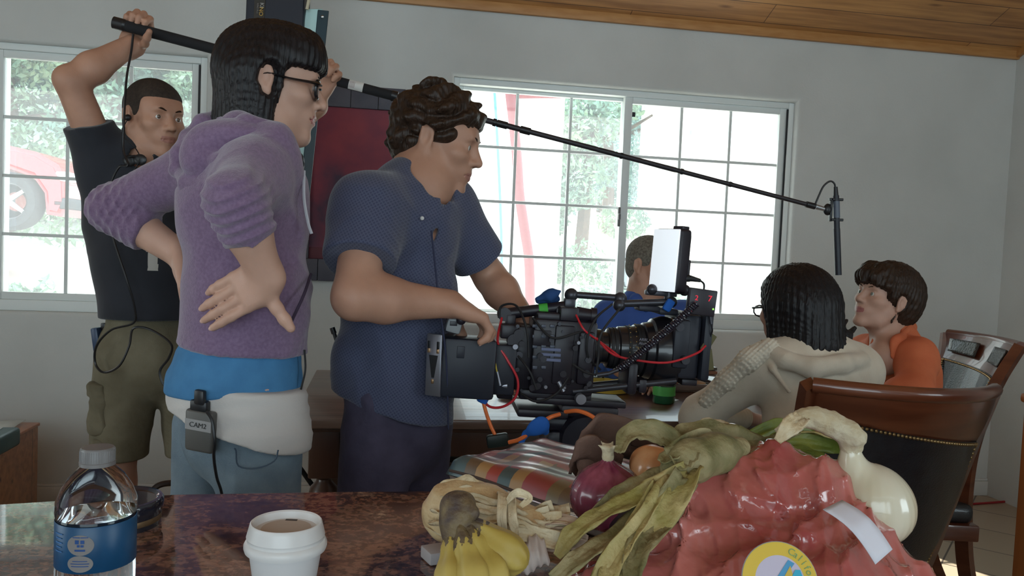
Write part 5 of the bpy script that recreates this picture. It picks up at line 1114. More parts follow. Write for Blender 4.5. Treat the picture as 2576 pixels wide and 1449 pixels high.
QL = [W(2380, 838, 3.12), W(2372, 905, 3.10), W(2352, 1000, 3.07), W(2335, 1105, 3.05)]; QR = [W(2566, 872, 2.70), W(2508, 965, 2.685), W(2458, 1085, 2.67), W(2432, 1190, 2.66)]
e2_, surf2 = chair('mahogany dining chair against the right wall side, leather back panel facing left behind the orange-shirted woman', QL, QR, (0.045, 0.0, 0), (-1, 0.04, 0), Vector((((QL[-1]+QR[-1])/2).x-0.24, ((QL[-1]+QR[-1])/2).y, 0)),
      ([ground(QL[-1], 0, 0, 0.42), ground(QL[-1], 0.03, 0, 0.2), ground(QL[-1], 0.12, 0, 0)], [ground(QR[-1], 0.0, 0, 0.42), ground(QR[-1], 0.03, 0, 0.22), ground(QR[-1], 0.12, 0, 0)]), 0.30, 1.0)
e2_['label'] = 'mahogany dining chair by the right wall, behind the woman in the orange shirt'
M_INL = mat('tooled_leather', (0.035, 0.036, 0.034), 0.4, bump=0.5, bscale=120, coat=0.3)
for s0, s1 in ((0.10, 0.44), (0.66, 0.92)):
    bm = bmesh.new(); r = [[surf2(0.05+0.16*i/6 if True else 0, s0+(s1-s0)*j/8, -0.022) for j in range(9)] for i in range(7)]
    V = [[bm.verts.new(p) for p in q] for q in r]
    for i in range(6):
        for j in range(8): bm.faces.new((V[i][j], V[i][j+1], V[i+1][j+1], V[i+1][j]))
    o = obj('leather_inlay', bm, M_INL, e2_); md = o.modifiers.new('solid', 'SOLIDIFY'); md.thickness = 0.004; md.offset = 0
# red cable on the floor by the right wall, brown wooden furniture edge at the far right
bm = bmesh.new(); tube(bm, [WZ(2440, 1268, 0.006), WZ(2500, 1264, 0.006), WZ(2560, 1260, 0.006), WZ(2640, 1262, 0.006)], 0.006, 6, 5); tag(obj('floor_cable', bm, mat('red_rubber', (0.30, 0.015, 0.02), 0.5)), 'thin red cable on the tiles by the right wall', 'cable')
M_ORW = mat('orange_stained_wood', (0.34, 0.10, 0.025), 0.4, col2=(0.42, 0.14, 0.04), nscale=6, stretch=(5, 5, 0.5), coat=0.3)
e = thing('cupboard', 'orange-brown wooden cupboard edge at the far right of the picture', 'cupboard')
p = W(2557, 1250, 1.62); zt_ = W(2572, 1012, 1.62).z
bm = bmesh.new(); bx(bm, (p.x+0.30, p.y-0.31, zt_/2), (0.60, 0.62, zt_), None, 0.006); obj('carcass', bm, M_ORW, e)
bm = bmesh.new(); bx(bm, (p.x+0.30, p.y-0.31, zt_+0.010), (0.612, 0.63, 0.02), None, 0.006); obj('top_board', bm, M_ORW, e)
# ================================================================== picture on the wall, light fixture, left chest
def painting():
    e = thing('wall_picture', 'large crimson picture in a dark slate-tiled frame hanging between the windows', 'picture')
    v = VF; u0 = at_v(728, v-0.03); u1 = at_v(1004, v-0.03)
    def z_at(x, y): d = CAM_R @ Vector(((x-1288.0)/FPX, -(y-724.5)/FPX, -1.0)); t = (v-0.03)/d.dot(VV); return CAMH+d.z*t
    zt, zb = z_at(870, 215), z_at(800, 706); mr = bpy.data.materials.new('crimson_canvas'); mr.use_nodes = True; n, L = nodes_of(mr); bs = n['Principled BSDF']; bs.inputs['Roughness'].default_value = 0.6
    tc = n.new('ShaderNodeTexCoord'); nz = n.new('ShaderNodeTexNoise'); nz.inputs['Scale'].default_value = 4.5; nz.inputs['Detail'].default_value = 6; L.new(tc.outputs['Object'], nz.inputs['Vector'])
    rp = n.new('ShaderNodeValToRGB'); cr = rp.color_ramp; cr.elements[0].position = 0.33; cr.elements[0].color = (0.045, 0.015, 0.04, 1); cr.elements[1].position = 0.68; cr.elements[1].color = (0.24, 0.025, 0.04, 1)
    k = cr.elements.new(0.5); k.color = (0.17, 0.018, 0.04, 1); L.new(nz.outputs['Fac'], rp.inputs['Fac']); L.new(rp.outputs['Color'], bs.inputs['Base Color'])
    M_SL = mat('slate_tile', (0.055, 0.055, 0.075), 0.6, col2=(0.085, 0.08, 0.10), nscale=6, bump=0.2); bw = 0.105
    bm = bmesh.new(); rbx(bm, u0+bw*0.8, u1-bw*0.15, v-0.025, v-0.002, zb+bw, zt-bw); obj('canvas', bm, mr, e)
    bm = bmesh.new(); k = 4
    for i in range(k):
        a = u0+(u1-u0)*i/k; b = u0+(u1-u0)*(i+1)/k
        rbx(bm, a+.001, b-.001, v-0.045, v-0.002, zt-bw, zt, 0.003); rbx(bm, a+.001, b-.001, v-0.045, v-0.002, zb, zb+bw, 0.003)
    nk_ = 8
    for i in range(nk_):
        a = zb+bw+(zt-zb-2*bw)*i/nk_; b = zb+bw+(zt-zb-2*bw)*(i+1)/nk_; rbx(bm, u0, u0+bw*0.8, v-0.045, v-0.002, a+.001, b-.001, 0.003); rbx(bm, u1-bw*0.15, u1, v-0.045, v-0.002, a+.001, b-.001, 0.002)
    obj('tiled_frame', bm, M_SL, e)
    bm = bmesh.new(); rbx(bm, u0+bw*0.8, u1-bw*0.15, v-0.030, v-0.002, zb+bw, zb+bw+0.055, 0.002); obj('lower_band', bm, mat('dark_red_band', (0.09, 0.015, 0.025), 0.6), e)
painting()
def fixture():
    e = thing('studio_light_fixture', 'tall black fluorescent studio light on a stand behind the hoodie woman', 'studio light'); d = 3.05
    F0 = Matrix.Rotation(0.03, 3, 'Y')
    def quadbox(nm, c, th, m, par, bev=0.004):
        bm = bmesh.new(); f = bm.faces.new([bm.verts.new(p) for p in c]); nrm = (c[1]-c[0]).cross(c[2]-c[0]).normalized(); nrm = nrm if nrm.y > 0 else -nrm
        r = bmesh.ops.extrude_face_region(bm, geom=[f]); bmesh.ops.translate(bm, verts=[g for g in r['geom'] if isinstance(g, bmesh.types.BMVert)], vec=nrm*th)
        bmesh.ops.bevel(bm, geom=list(bm.edges), offset=bev, segments=1, affect='EDGES'); return obj(nm, bm, m, par)
    hs = quadbox('housing', [W(632, -330, d), W(778, -330, d), W(752, 330, d), W(606, 330, d)], 0.09, mat('fixture_black', (0.010, 0.013, 0.024), 0.45), e)
    quadbox('reflector', [W(770, 22, d+0.02), W(812, 22, d+0.04), W(762, 520, d+0.04), W(700, 520, d+0.02)], 0.008, mat('pale_teal_gel', (0.42, 0.62, 0.62), 0.5, trans=0.0), e, 0.002)
    sd_ = quadbox('barn_door', [W(800, 24, d+0.03), W(828, 27, d+0.05), W(777, 520, d+0.05), W(752, 520, d+0.03)], 0.006, mat('fixture_teal_black', (0.012, 0.035, 0.050), 0.4), e, 0.002)
    for x, y in ((811, 42), (790, 180)): bm = bmesh.new(); sph(bm, W(x, y, d+0.03), 0.006, 10, (1, 0.5, 1)); obj('rivet', bm, mat('rivet_metal', (0.6, 0.6, 0.6), 0.3, metal=1), sd_)
    bm = bmesh.new(); cyl(bm, W(779, -10, d-0.01), W(772, 24, d-0.01), 0.006); obj('hinge_tab', bm, mat('cream_tab', (0.5, 0.45, 0.33), 0.6), e)
    pl = quadbox('logo_plate', [W(640, 0, d-0.002), W(668, 0, d-0.002), W(664, 62, d-0.002), W(637, 62, d-0.002)], 0.002, mat('logo_plate_dark', (0.03, 0.025, 0.02), 0.5), e, 0.0005)
    dn = (W(656, 60, d)-W(660, 0, d)).normalized(); rt = Vector((0, -1, 0)).cross(dn)
    rt = rt if rt.x > 0 else -rt
    text_obj('logo_lettering', 'KI', 0.021, W(658.5, 13, d-0.006), dn, rt, mat('logo_pale', (0.4, 0.4, 0.38), 0.5), pl)
    text_obj('logo_lettering', 'NO', 0.021, W(656.5, 29, d-0.006), dn, rt, mat('logo_yellow', (0.50, 0.31, 0.06), 0.5), pl)
    text_obj('logo_lettering', 'KINO FLO', 0.0085, W(648, 21, d-0.006), dn, rt, mat('logo_grey', (0.22, 0.21, 0.20), 0.5), pl)
    text_obj('number_lettering', '4', 0.022, W(649, 56, d-0.006), dn, rt, mat('logo_pale', (0.4, 0.4, 0.38), 0.5), pl)
    bm = bmesh.new(); c = W(690, 200, d+0.15); cyl(bm, (c.x, c.y, 0.35), (c.x, c.y, 1.9), 0.016); cyl(bm, (c.x, c.y, 1.82), (c.x, c.y-0.06, 1.82), 0.02); obj('stand_pole', bm, M_BLACK, e)
    for k in range(3):
        a = 0.5+k*2*PI/3; bm = bmesh.new(); cyl(bm, (c.x, c.y, 0.55), (c.x+0.38*math.cos(a), c.y+0.30*math.sin(a), 0.015), 0.010); obj('leg', bm, M_BLACK, e)
    bm = bmesh.new(); sph(bm, W(752, 412, d-0.1), 0.042, 18, (0.5, 0.5, 1)); cyl(bm, W(752, 412, d-0.12), W(740, 412, d+0.02), 0.02); obj('tilt_knob', bm, M_BLACK, e)
fixture()
# pine chest with a device on it (lower left)
e = thing('pine_chest', 'low orange pine chest against the wall at the lower left', 'chest')
cz = 0.46; pc = WZ(84, 1078, cz); uc, vc = uv_of(pc); bm = bmesh.new(); rbx(bm, uc-0.75, uc, vc-0.62, vc+0.05, 0.0, cz, 0.006); ch = obj('body', bm, plank_mat('chest_pine', (0.36, 0.14, 0.045), (0.31, 0.11, 0.035), (0.08, 0.03, 0.01), 0.5, 2.0, knots=True), e)
bm = bmesh.new(); rbx(bm, uc-0.76, uc+0.005, vc-0.63, vc+0.055, cz, cz+0.014, 0.004); obj('lid', bm, M_ORW, e)
bm = bmesh.new(); G = np.array([[list(R(uc-0.62+0.58*i/9, vc-0.33+0.36*j/5, cz+0.018+0.012*(i/9)**3*abs(math.sin(j)))) for j in range(6)] for i in range(10)]); bm.free()
tag(grid_mesh('paper_sheet', G, mat('off_white_paper', (0.55, 0.56, 0.53), 0.8), thick=0.001), 'loose white paper sheet lying on the pine chest', 'paper')
e = thing('battery_charger', 'dark green equipment case with a white top lying on the pine chest', 'equipment case')
p = WZ(48, 1076, cz+0.085); ud, vd = uv_of(p); bm = bmesh.new(); rbx(bm, ud-0.42, ud, vd-0.36, vd+0.02, cz+0.016, cz+0.085, 0.014, 3); obj('case', bm, mat('dark_teal_plastic', (0.012, 0.045, 0.042), 0.4), e)
bm = bmesh.new(); rbx(bm, ud-0.40, ud-0.05, vd-0.33, vd-0.01, cz+0.085, cz+0.089, 0.002); obj('white_panel', bm, mat('white_panel', (0.8, 0.82, 0.82), 0.25), e)
bm = bmesh.new(); tube(bm, [R(ud-0.25, vd-0.37, cz+0.05), R(ud-0.15, vd-0.44, cz-0.05), R(ud-0.02, vd-0.46, cz-0.16), R(ud+0.03, vd-0.46, cz-0.30), R(ud+0.02, vd-0.46, 0.01)], 0.008, 8, 6); obj('power_cord', bm, M_BLACK, e)
# tubular stool frame glimpsed between the legs
bm = bmesh.new(); tube(bm, [W(382, 1430, 2.95), W(384, 1262, 2.95), W(392, 1226, 2.95), W(430, 1215, 2.97), W(470, 1222, 3.0), W(500, 1430, 3.02)], 0.012, 8, 8); tube(bm, [W(470, 1160, 3.03), W(452, 1225, 3.0), W(425, 1300, 2.95), W(400, 1460, 2.9)], 0.008, 8, 6)
tag(obj('stool_frame', bm, mat('bronze_tube', (0.05, 0.035, 0.03), 0.35, metal=0.6)), 'bent bronze tube stool frame on the floor behind the shorts', 'stool')
# ================================================================== boom pole
def boom():
    e = thing('boom_pole', 'long black boom pole with a shotgun microphone hanging from its tip', 'boom pole')
    a, b = W(286, 57, 2.425), W(2052, 520, 2.70); P = lambda x: a.lerp(b, t_of(x)); 
    def t_of(x):
        lo, hi = 0.0, 1.0
        for _ in range(40):
            m = (lo+hi)/2; q = a.lerp(b, m)-Vector((0, 0, CAMH)); c = CAM_R.transposed() @ q; px = 1288+FPX*c.x/(-c.z)
            if px < x: lo = m
            else: hi = m
        return (lo+hi)/2
    M_POLE = mat('graphite_pole', (0.022, 0.018, 0.022), 0.45)
    bm = bmesh.new(); cyl(bm, P(300), P(985), 0.0165, 0.0150, 24); obj('foam_grip', bm, mat('black_foam', (0.010, 0.010, 0.012), 0.9), e)
    bm = bmesh.new(); cyl(bm, P(286), P(312), 0.0185, 0.0185, 24); cyl(bm, P(312), P(318), 0.0185, 0.0165, 24); obj('end_cap', bm, M_BLACK, e)
    for x0, x1, r in ((960, 1270, 0.0098), (1260, 1330, 0.0092), (1320, 1700, 0.0086), (1690, 2040, 0.0076)): bm = bmesh.new(); cyl(bm, P(x0), P(x1), r, r*0.97, 20); obj('pole_section', bm, M_POLE, e)
    for x0, x1, r in ((985, 1000, .017), (1240, 1248, .0125), (1250, 1276, 0.0118), (1309, 1334, 0.0120), (1560, 1566, 0.0102), (1712, 1718, 0.0098), (1834, 1840, 0.0092), (2028, 2050, 0.0105)): bm = bmesh.new(); cyl(bm, P(x0), P(x1), r, r, 20); obj('locking_collar', bm, M_BLACK, e)
    bm = bmesh.new(); c0, c1 = P(878), P(914); ax = (c1-c0).normalized(); F = Matrix((ax, Vector((0, -1, 0)).cross(ax).cross(ax) if False else ax.cross(Vector((0, 0, 1))).normalized(), ax.cross(ax.cross(Vector((0, 0, 1)))).normalized())).transposed()
    # wrapped paper label
    n_ = 10; G = []
    yv = -(Vector((0, 1, 0))-ax*ax.y).normalized(); zv = ax.cross(yv)
    for k in range(2):
        c = (c0, c1)[k]; G.append([bm.verts.new(c+(yv*math.cos(t)+zv*math.sin(t))*0.0163) for t in np.linspace(-1.1, 1.1, n_)])
    for j in range(n_-1): bm.faces.new((G[0][j], G[0][j+1], G[1][j+1], G[1][j]))
    lb = obj('paper_label', bm, mat('white_label', (0.55, 0.54, 0.52), 0.7), e); bm = bmesh.new()
    for k in range(5): q = c0.lerp(c1, 0.08+0.08*k); cyl(bm, q+yv*0.0162+zv*0.010, q+yv*0.0162-zv*0.009, 0.0006, 0.0006, 5)
    obj('label_print', bm, mat('faded_print', (0.3, 0.2, 0.2), 0.7), lb)
    d = 2.70; mt = thing('mount', None, None) if False else None
    bm = bmesh.new(); cyl(bm, b, W(2078, 527, d), 0.009, 0.007); obj('adapter', bm, mat('steel_grey', (0.35, 0.36, 0.38), 0.3, metal=0.8), e)
    bm = bmesh.new(); sph(bm, W(2082, 527, d), 0.020, 14, (0.75, 0.6, 1)); bx(bm, W(2090, 528, d), (0.008, 0.016, 0.078), None, 0.002); bx(bm, W(2103, 502, d), (0.046, 0.016, 0.009), None, 0.002); bx(bm, W(2103, 553, d), (0.046, 0.016, 0.009), None, 0.002); obj('shock_mount', bm, M_BLACK, e)
    bm = bmesh.new(); cyl(bm, W(2103, 492, d), W(2105, 575, d), 0.0100, 0.0100, 20); cyl(bm, W(2105, 575, d), W(2109, 692, d), 0.0108, 0.0108, 20)
    obj('microphone', bm, mat('mic_charcoal', (0.018, 0.020, 0.028), 0.45), e)
    bm = bmesh.new(); cyl(bm, W(2104, 506, d-0.002), W(2105, 548, d-0.002), 0.0107, 0.0107, 20); obj('mic_sleeve', bm, mat('mic_grey', (0.10, 0.12, 0.16), 0.4), e)
    bm = bmesh.new(); cyl(bm, W(2102, 470, d), W(2103, 494, d), 0.0065, 0.0085); tube(bm, [W(2050, 516, d), W(2060, 492, d), W(2072, 468, d), W(2088, 456, d), W(2099, 462, d), W(2102, 478, d)], 0.0032, 6, 6); obj('mic_cable', bm, M_BLACK, e)
    # cable leaving the pole by the rear hand, hanging in loops at the operator's waist
    bm = bmesh.new(); tube(bm, [W(335, 86, 2.41), W(330, 130, 2.40), W(318, 200, 2.37), W(312, 300, 2.33), W(310, 375, 2.32), W(322, 415, 2.30), W(300, 420, 2.31), W(280, 460, 2.31), W(272, 520, 2.31), W(285, 600, 2.30), W(318, 700, 2.29), W(338, 770, 2.31), W(336, 812, 2.33), W(280, 830, 2.33), W(243, 870, 2.34), W(240, 915, 2.35), W(262, 937, 2.33), W(300, 920, 2.30), W(325, 870, 2.30), W(336, 826, 2.32), W(380, 830, 2.30), W(430, 865, 2.30), W(425, 900, 2.32), W(402, 935, 2.32), W(420, 975, 2.32), W(470, 965, 2.33)], 0.0035, 6, 7); obj('signal_cable', bm, M_BLACK, e)
boom()
# ================================================================== things on the table
ZTB = 0.76
def plate(x, y, r, label, food=None, group=None):
    c = WZ(x, y, ZTB); e = thing('plate', label, 'plate', group=group); bm = bmesh.new()
    lathe(bm, [(0, 0.004), (r*0.62, 0.004), (r*0.70, 0.006), (r, 0.018), (r, 0.021), (r*0.70, 0.010), (r*0.6, 0.008), (0, 0.008)], c, 40); obj('dish', bm, mat('white_plate', (0.72, 0.72, 0.70), 0.25), e); return c, e
c, e = plate(1312, 1001, 0.085, 'white plate with a patterned napkin on the table left of the film camera base')
M_NAP = bpy.data.materials.new('patterned_napkin'); M_NAP.use_nodes = True; n, L = nodes_of(M_NAP); wv = n.new('ShaderNodeTexChecker'); wv.inputs['Scale'].default_value = 90; wv.inputs['Color1'].default_value = (0.65, 0.6, 0.55, 1); wv.inputs['Color2'].default_value = (0.35, 0.08, 0.04, 1)
tc = n.new('ShaderNodeTexCoord'); L.new(tc.outputs['Object'], wv.inputs['Vector']); L.new(wv.outputs['Color'], n['Principled BSDF'].inputs['Base Color'])
G = np.array([[list(c+Vector((-0.04+0.12*i/11, -0.045+0.09*j/11, 0.020+0.010*math.sin(i*1.1)*math.cos(j*0.9)))) for j in range(12)] for i in range(12)]); tag(grid_mesh('napkin', G, M_NAP, thick=0.002), 'red and white patterned napkin crumpled on the plate by the film camera', 'napkin')
e = thing('candle_jar', 'green glass candle jar on the dining table beneath the matte box', 'candle'); c = WZ(1669, 1014, ZTB); bm = bmesh.new(); lathe(bm, [(0, .002), (.036, .002), (.039, .006), (.039, .070), (.037, .070), (.037, .008), (0, .008)], c, 36)
obj('jar', bm, mat('dark_green_glass', (0.01, 0.10, 0.045), 0.12, coat=0.6, spec=0.6), e); bm = bmesh.new(); lathe(bm, [(0, .030), (.0395, .030), (.0395, .060), (.0395, .062), (0, .062)], c, 36); obj('wax', bm, mat('green_wax', (0.09, 0.42, 0.10), 0.4, sss=0.2), e)
e = thing('tray', 'wooden serving tray with bread slices behind the green candle', 'tray'); c = WZ(1690, 985, ZTB); Fm = RR; bm = bmesh.new(); u_, v_ = uv_of(c)
rbx(bm, u_-.14, u_+.20, v_-.01, v_+.19, ZTB+.001, ZTB+.010, .002)
for a in ((u_-.14, u_+.20, v_-.01, v_+.0), (u_-.14, u_+.20, v_+.18, v_+.19), (u_-.14, u_-.13, v_-.01, v_+.19), (u_+.19, u_+.20, v_-.01, v_+.19)): rbx(bm, a[0], a[1], a[2], a[3], ZTB+.002, ZTB+.030, .002)
obj('board', bm, mat('grey_tray_wood', (0.14, 0.10, 0.08), 0.5), e)
for k, (a, b) in enumerate(((-.06, .07), (.03, .10), (.11, .06))):
    bm = bmesh.new(); sph(bm, R(u_+a, v_+b, ZTB+.024), 0.045, 16, (1.1, 0.7, 0.25)); tag(obj('bread_slice', bm, mat('toasted_bread', (0.48, 0.30, 0.16), 0.8, bump=.4)), 'toasted bread slice on the wooden tray, %s' % ['nearest the candle', 'middle of three', 'farthest right'][k], 'bread', group='bread slices on the tray')
e = thing('baking_dish', 'yellow oval dish on the dining table behind the film camera rails', 'dish'); c = WZ(1530, 985, ZTB); bm = bmesh.new(); lathe(bm, [(0, .004), (.075, .004), (.095, .034), (.10, .036), (.092, .036), (.072, .010), (0, .010)], c, 36); obj('bowl', bm, mat('yellow_ceramic', (0.62, 0.42, 0.07), 0.3, coat=.4), e)
for k, (x, y, r) in enumerate(((1520, 952, .10), (1760, 965, .10))): plate(x, y, r, ['white plate behind the yellow dish on the dining table', 'white plate by the elbow of the cream-top woman'][k])
for k in range(3): c = WZ(1745, 950, ZTB); bm = bmesh.new(); bx(bm, c+Vector((0, 0.06, 0.008+0.016*k)), (0.20-.01*k, 0.14, 0.014), Matrix.Rotation(0.1*k, 3, 'Z'), 0.002); tag(obj('magazine', bm, mat('magazine_%d' % k, [(0.3, .28, .25), (.4, .22, .15), (.18, .18, .17)][k], 0.4)), 'magazine in the pile on the table by the cream sleeve, %s' % ['bottom one', 'middle one', 'top one'][k], 'magazine', group='magazine pile')
for k, (x, y) in enumerate(((1498, 975), (1542, 962))):
    e = thing('plastic_bottle', ['clear plastic bottle under the lens, nearer the camera body', 'clear plastic bottle under the lens, nearer the matte box'][k], 'bottle', group='clear bottles on the table'); c = WZ(x, y, ZTB)
    bm = bmesh.new(); lathe(bm, [(0, .002), (.030, .002), (.032, .01), (.031, .05), (.033, .06), (.032, .10), (.020, .135), (.012, .15), (.012, .16)], c, 28); obj('body', bm, glassmat('clear_pet', (.9, .95, .95)), e)
    bm = bmesh.new(); cyl(bm, c+Vector((0, 0, .155)), c+Vector((0, 0, .172)), .015); obj('cap', bm, mat('white_cap', (.7, .7, .7), .4), e)
bm = bmesh.new(); bx(bm, WZ(1868, 1040, ZTB)+Vector((0.0, 0.16, 0.014)), (0.075, 0.05, 0.026), Matrix.Rotation(.1, 3, 'Z'), .005); tag(obj('red_packet', bm, mat('red_packet', (0.55, 0.07, 0.06), 0.4)), 'small red packet on the table in the crook of the cream sleeve', 'packet')
# ================================================================== film camera rig on its fluid head and tripod
def rig():
    e = thing('film_camera', 'black digital film camera rig with cables, matte box and monitor, on a tripod head', 'film camera')
    D = 1.88; px = D/2000.0
    ax = N3((1.0, 0.10, -0.035)); upv = N3(Vector((0, 0, 1))-ax*ax.z); bk = upv.cross(ax)*-1.0   # bk points away from the viewer
    bk = ax.cross(upv); bk = -bk if bk.y < 0 else bk
    F = Matrix((ax, bk, upv)).transposed()
    def part(nm, m, fn, par=e, angle=40):
        bm = bmesh.new(); fn(bm); return obj(nm, bm, m, par, angle=angle)
    def B(bm, x0, y0, x1, y1, dd=0.0, dep=0.08, bev=0.004, d=D, rot=F):
        c = W((x0+x1)/2, (y0+y1)/2, d+dd); bx(bm, c, (abs(x1-x0)*px, dep, abs(y1-y0)*px), rot, bev)
    def C(bm, x, y, r, dep=0.01, dd=0.0, seg=18):
        c = W(x, y, D+dd); cyl(bm, c-bk*dep/2, c+bk*dep/2, r, r, seg)
    M_BODY = mat('camera_body_black', (0.014, 0.011, 0.018), 0.42); M_MET = mat('brushed_plate', (0.30, 0.30, 0.34), 0.35, metal=0.8); M_GREY = mat('dark_grey_metal', (0.05, 0.05, 0.06), 0.35, metal=0.5)
    M_REDC = mat('red_cable', (0.50, 0.02, 0.03), 0.4); M_ORC = mat('orange_cable', (0.75, 0.17, 0.04), 0.45); M_BLU = mat('blue_velcro', (0.01, 0.10, 0.42), 0.8); M_YEL = mat('yellow_cable', (0.6, 0.45, 0.06), 0.5); M_RUB = mat('rubber_black', (0.012, 0.012, 0.014), 0.6)
    # body block and modules
    body = part('camera_body', M_BODY, lambda bm: (B(bm, 1330, 800, 1488, 985, 0.0, 0.115, 0.008), B(bm, 1345, 785, 1470, 806, 0, 0.09, 0.006), B(bm, 1290, 815, 1335, 975, 0.01, 0.10, 0.006), B(bm, 1300, 975, 1480, 1000, 0, 0.10, 0.004), B(bm, 1392, 820, 1440, 965, -0.055, 0.02, 0.004), B(bm, 1340, 830, 1385, 870, -0.055, 0.02, 0.003), B(bm, 1452, 835, 1490, 965, -0.05, 0.03, 0.006)))
    rnd = random.Random(5)
    for k in range(26):
        x, y = rnd.uniform(1300, 1486), rnd.uniform(812, 985)
        part('control_knob', M_GREY if k % 3 else M_BODY, lambda bm: C(bm, x, y, rnd.uniform(0.003, 0.009), 0.012, -0.066), body)
    for k in range(14):
        x, y = 1345+(k % 3)*22, 820+(k//3)*26
        part('button', mat('button_grey', (0.06, 0.07, 0.10), 0.4), lambda bm: B(bm, x-6, y-4, x+6, y+4, -0.062, 0.008, 0.0015), body)
    for y in (880, 893, 906): part('label_strip', mat('faded_label', (0.12, 0.14, 0.24), 0.6), lambda bm: B(bm, 1362, y-4, 1410, y+3, -0.068, 0.003, 0.0003), body)
    # battery with V-lock plate
    bat = part('battery', mat('battery_black', (0.012, 0.014, 0.024), 0.5), lambda bm: (B(bm, 1112, 850, 1240, 992, -0.085, 0.10, 0.008), B(bm, 1232, 862, 1292, 985, -0.03, 0.10, 0.006), B(bm, 1150, 872, 1168, 900, -0.137, 0.003, 0.001)))
    def vplate(bm):
        c = W(1092, 918, D-0.13); Fp = Matrix((N3((1, -0.45, -0.02)), N3((0.45, 1, 0)), Vector((0, 0, 1)))).transposed(); bx(bm, c, (0.038, 0.008, 0.138), Fp, 0.002)
    vp = part('v_lock_plate', M_MET, vplate, bat)
    Fp = Matrix((N3((1, -0.45, -0.02)), N3((0.45, 1, 0)), Vector((0, 0, 1)))).transposed(); c0 = W(1092, 918, D-0.13)
    def vs(bm):
        for a, b_, c_, d_ in ((-0.012, 0.045, 0.006, 0.016), (0.011, 0.045, 0.006, 0.016)): bx(bm, c0+Fp@Vector((a, -0.005, b_)), (c_, 0.003, d_), Fp, 0.001)
        v = [Fp@Vector(q)+c0 for q in ((-0.011, -0.0050, 0.022), (0.011, -0.0050, 0.022), (0.003, -0.0050, -0.028), (-0.003, -0.0050, -0.028))]; f = bm.faces.new([bm.verts.new(q) for q in v])
        r = bmesh.ops.extrude_face_region(bm, geom=[f]); bmesh.ops.translate(bm, verts=[g for g in r['geom'] if isinstance(g, bmesh.types.BMVert)], vec=Fp@Vector((0, 0.002, 0)))
    part('wedge_slot', mat('slot_dark', (0.01, 0.01, 0.012), 0.5), vs, vp)
    for a, b_ in ((-0.012, 0.032), (0.011, 0.032), (0.0, -0.036)): part('contact_pin', mat('pin_gold', (0.55, 0.35, 0.2), 0.3, metal=1), lambda bm: bx(bm, c0+Fp@Vector((a, -0.0055, b_)), (0.006, 0.003, 0.010), Fp, 0.001), vp)
    # power unit under the operator's hand
    part('meter_module', mat('module_grey', (0.22, 0.23, 0.24), 0.4), lambda bm: (bx(bm, W(1142, 816, D-0.11), (0.034, 0.05, 0.036), F @ Matrix.Rotation(0.2, 3, 'Y'), 0.006)), bat)
    part('module_knob', M_BODY, lambda bm: (sph(bm, W(1160, 805, D-0.14), 0.011, 12), bx(bm, W(1141, 814, D-0.137), (0.016, 0.002, 0.010), F, 0.0005)), bat)
    # top handle with green tape, rods and joints
    hd = part('top_handle', M_BODY, lambda bm: (cyl(bm, W(1268, 790, D), W(1425, 771, D), 0.0135, 0.0135), B(bm, 1272, 790, 1296, 822, 0, 0.03), B(bm, 1396, 772, 1424, 806, 0, 0.03), C(bm, 1268, 790, 0.016, 0.03)))
    part('green_tape', mat('green_tape', (0.07, 0.42, 0.05), 0.7), lambda bm: cyl(bm, W(1356, 779.5, D), W(1378, 777, D), 0.0142, 0.0142), hd)
    part('viewfinder', M_BODY, lambda bm: (B(bm, 1406, 772, 1452, 806, -0.03, 0.05), cyl(bm, W(1450, 790, D-0.03), W(1488, 794, D-0.03), 0.018, 0.015), cyl(bm, W(1486, 794, D-0.03), W(1500, 795, D-0.03), 0.019, 0.019)))
    part('articulating_arm', M_GREY, lambda bm: (sph(bm, W(1437, 742, D), 0.0165, 14), cyl(bm, W(1440, 741, D), W(1552, 749, D), 0.0080), sph(bm, W(1560, 752, D), 0.0165, 14), sph(bm, W(1558, 768, D-0.01), 0.015, 14), cyl(bm, W(1562, 764, D-0.01), W(1690, 760, D-0.01), 0.0085), sph(bm, W(1690, 760, D-0.01), 0.013, 12), B(bm, 1418, 750, 1446, 776, 0, 0.03)))
    S = Sdf(); S.cap(W(1352, 752, D-0.02), W(1385, 742, D-0.02), 0.006, 0.014, 0.01); S.cap(W(1385, 742, D-0.02), W(1408, 733, D-0.02), 0.014, 0.005, 0.01); S.cap(W(1355, 756, D+.01), W(1398, 752, D+0.01), 0.008, 0.010, 0.01); S.dsp = wrinkle(0.002, 260, [(1, 0, 1)], 2); sdf_obj('blue_lens_cloth', S, 0.0028, mat('blue_cloth', (0.012, 0.05, 0.16), 0.85), e)
    # lens
    lc = lambda x: W(x, 872-(x-1490)*0.085, D+0.02)
    def rev(bm, prof):   # prof: (px x, radius px)
        F2 = Matrix((bk, upv, ax)).transposed(); o = lc(1490); lathe(bm, [(r*px, (lc(x)-o).dot(ax)) for x, r in prof], o, 48, F2)
    ln = part('lens', mat('lens_black', (0.012, 0.012, 0.016), 0.28, coat=0.3), lambda bm: rev(bm, [(1488, 0), (1488, 46), (1508, 46), (1510, 41), (1524, 41), (1526, 49), (1550, 51), (1553, 56), (1590, 60), (1594, 63), (1614, 63), (1618, 70), (1636, 74), (1640, 82), (1664, 90), (1700, 90), (1700, 70), (1698, 0)]), angle=25)
    for x, r in ((1533, 52), (1543, 53), (1600, 65), (1608, 66), (1576, 60)): part('focus_ring', M_RUB, lambda bm: rev(bm, [(x-4, r-3), (x-4, r), (x+4, r), (x+4, r-3)]), ln, angle=25)
    part('scale_marks', mat('amber_marks', (0.30, 0.19, 0.05), 0.6), lambda bm: [sph(bm, lc(1572+14*(k//7))+(upv*math.cos(t)-bk*math.sin(t))*0.0545*(1.0+0.03*(k//7)), 0.0014, 6) for k, t in enumerate([0.5+0.22*q for q in range(7)]*2)], ln)
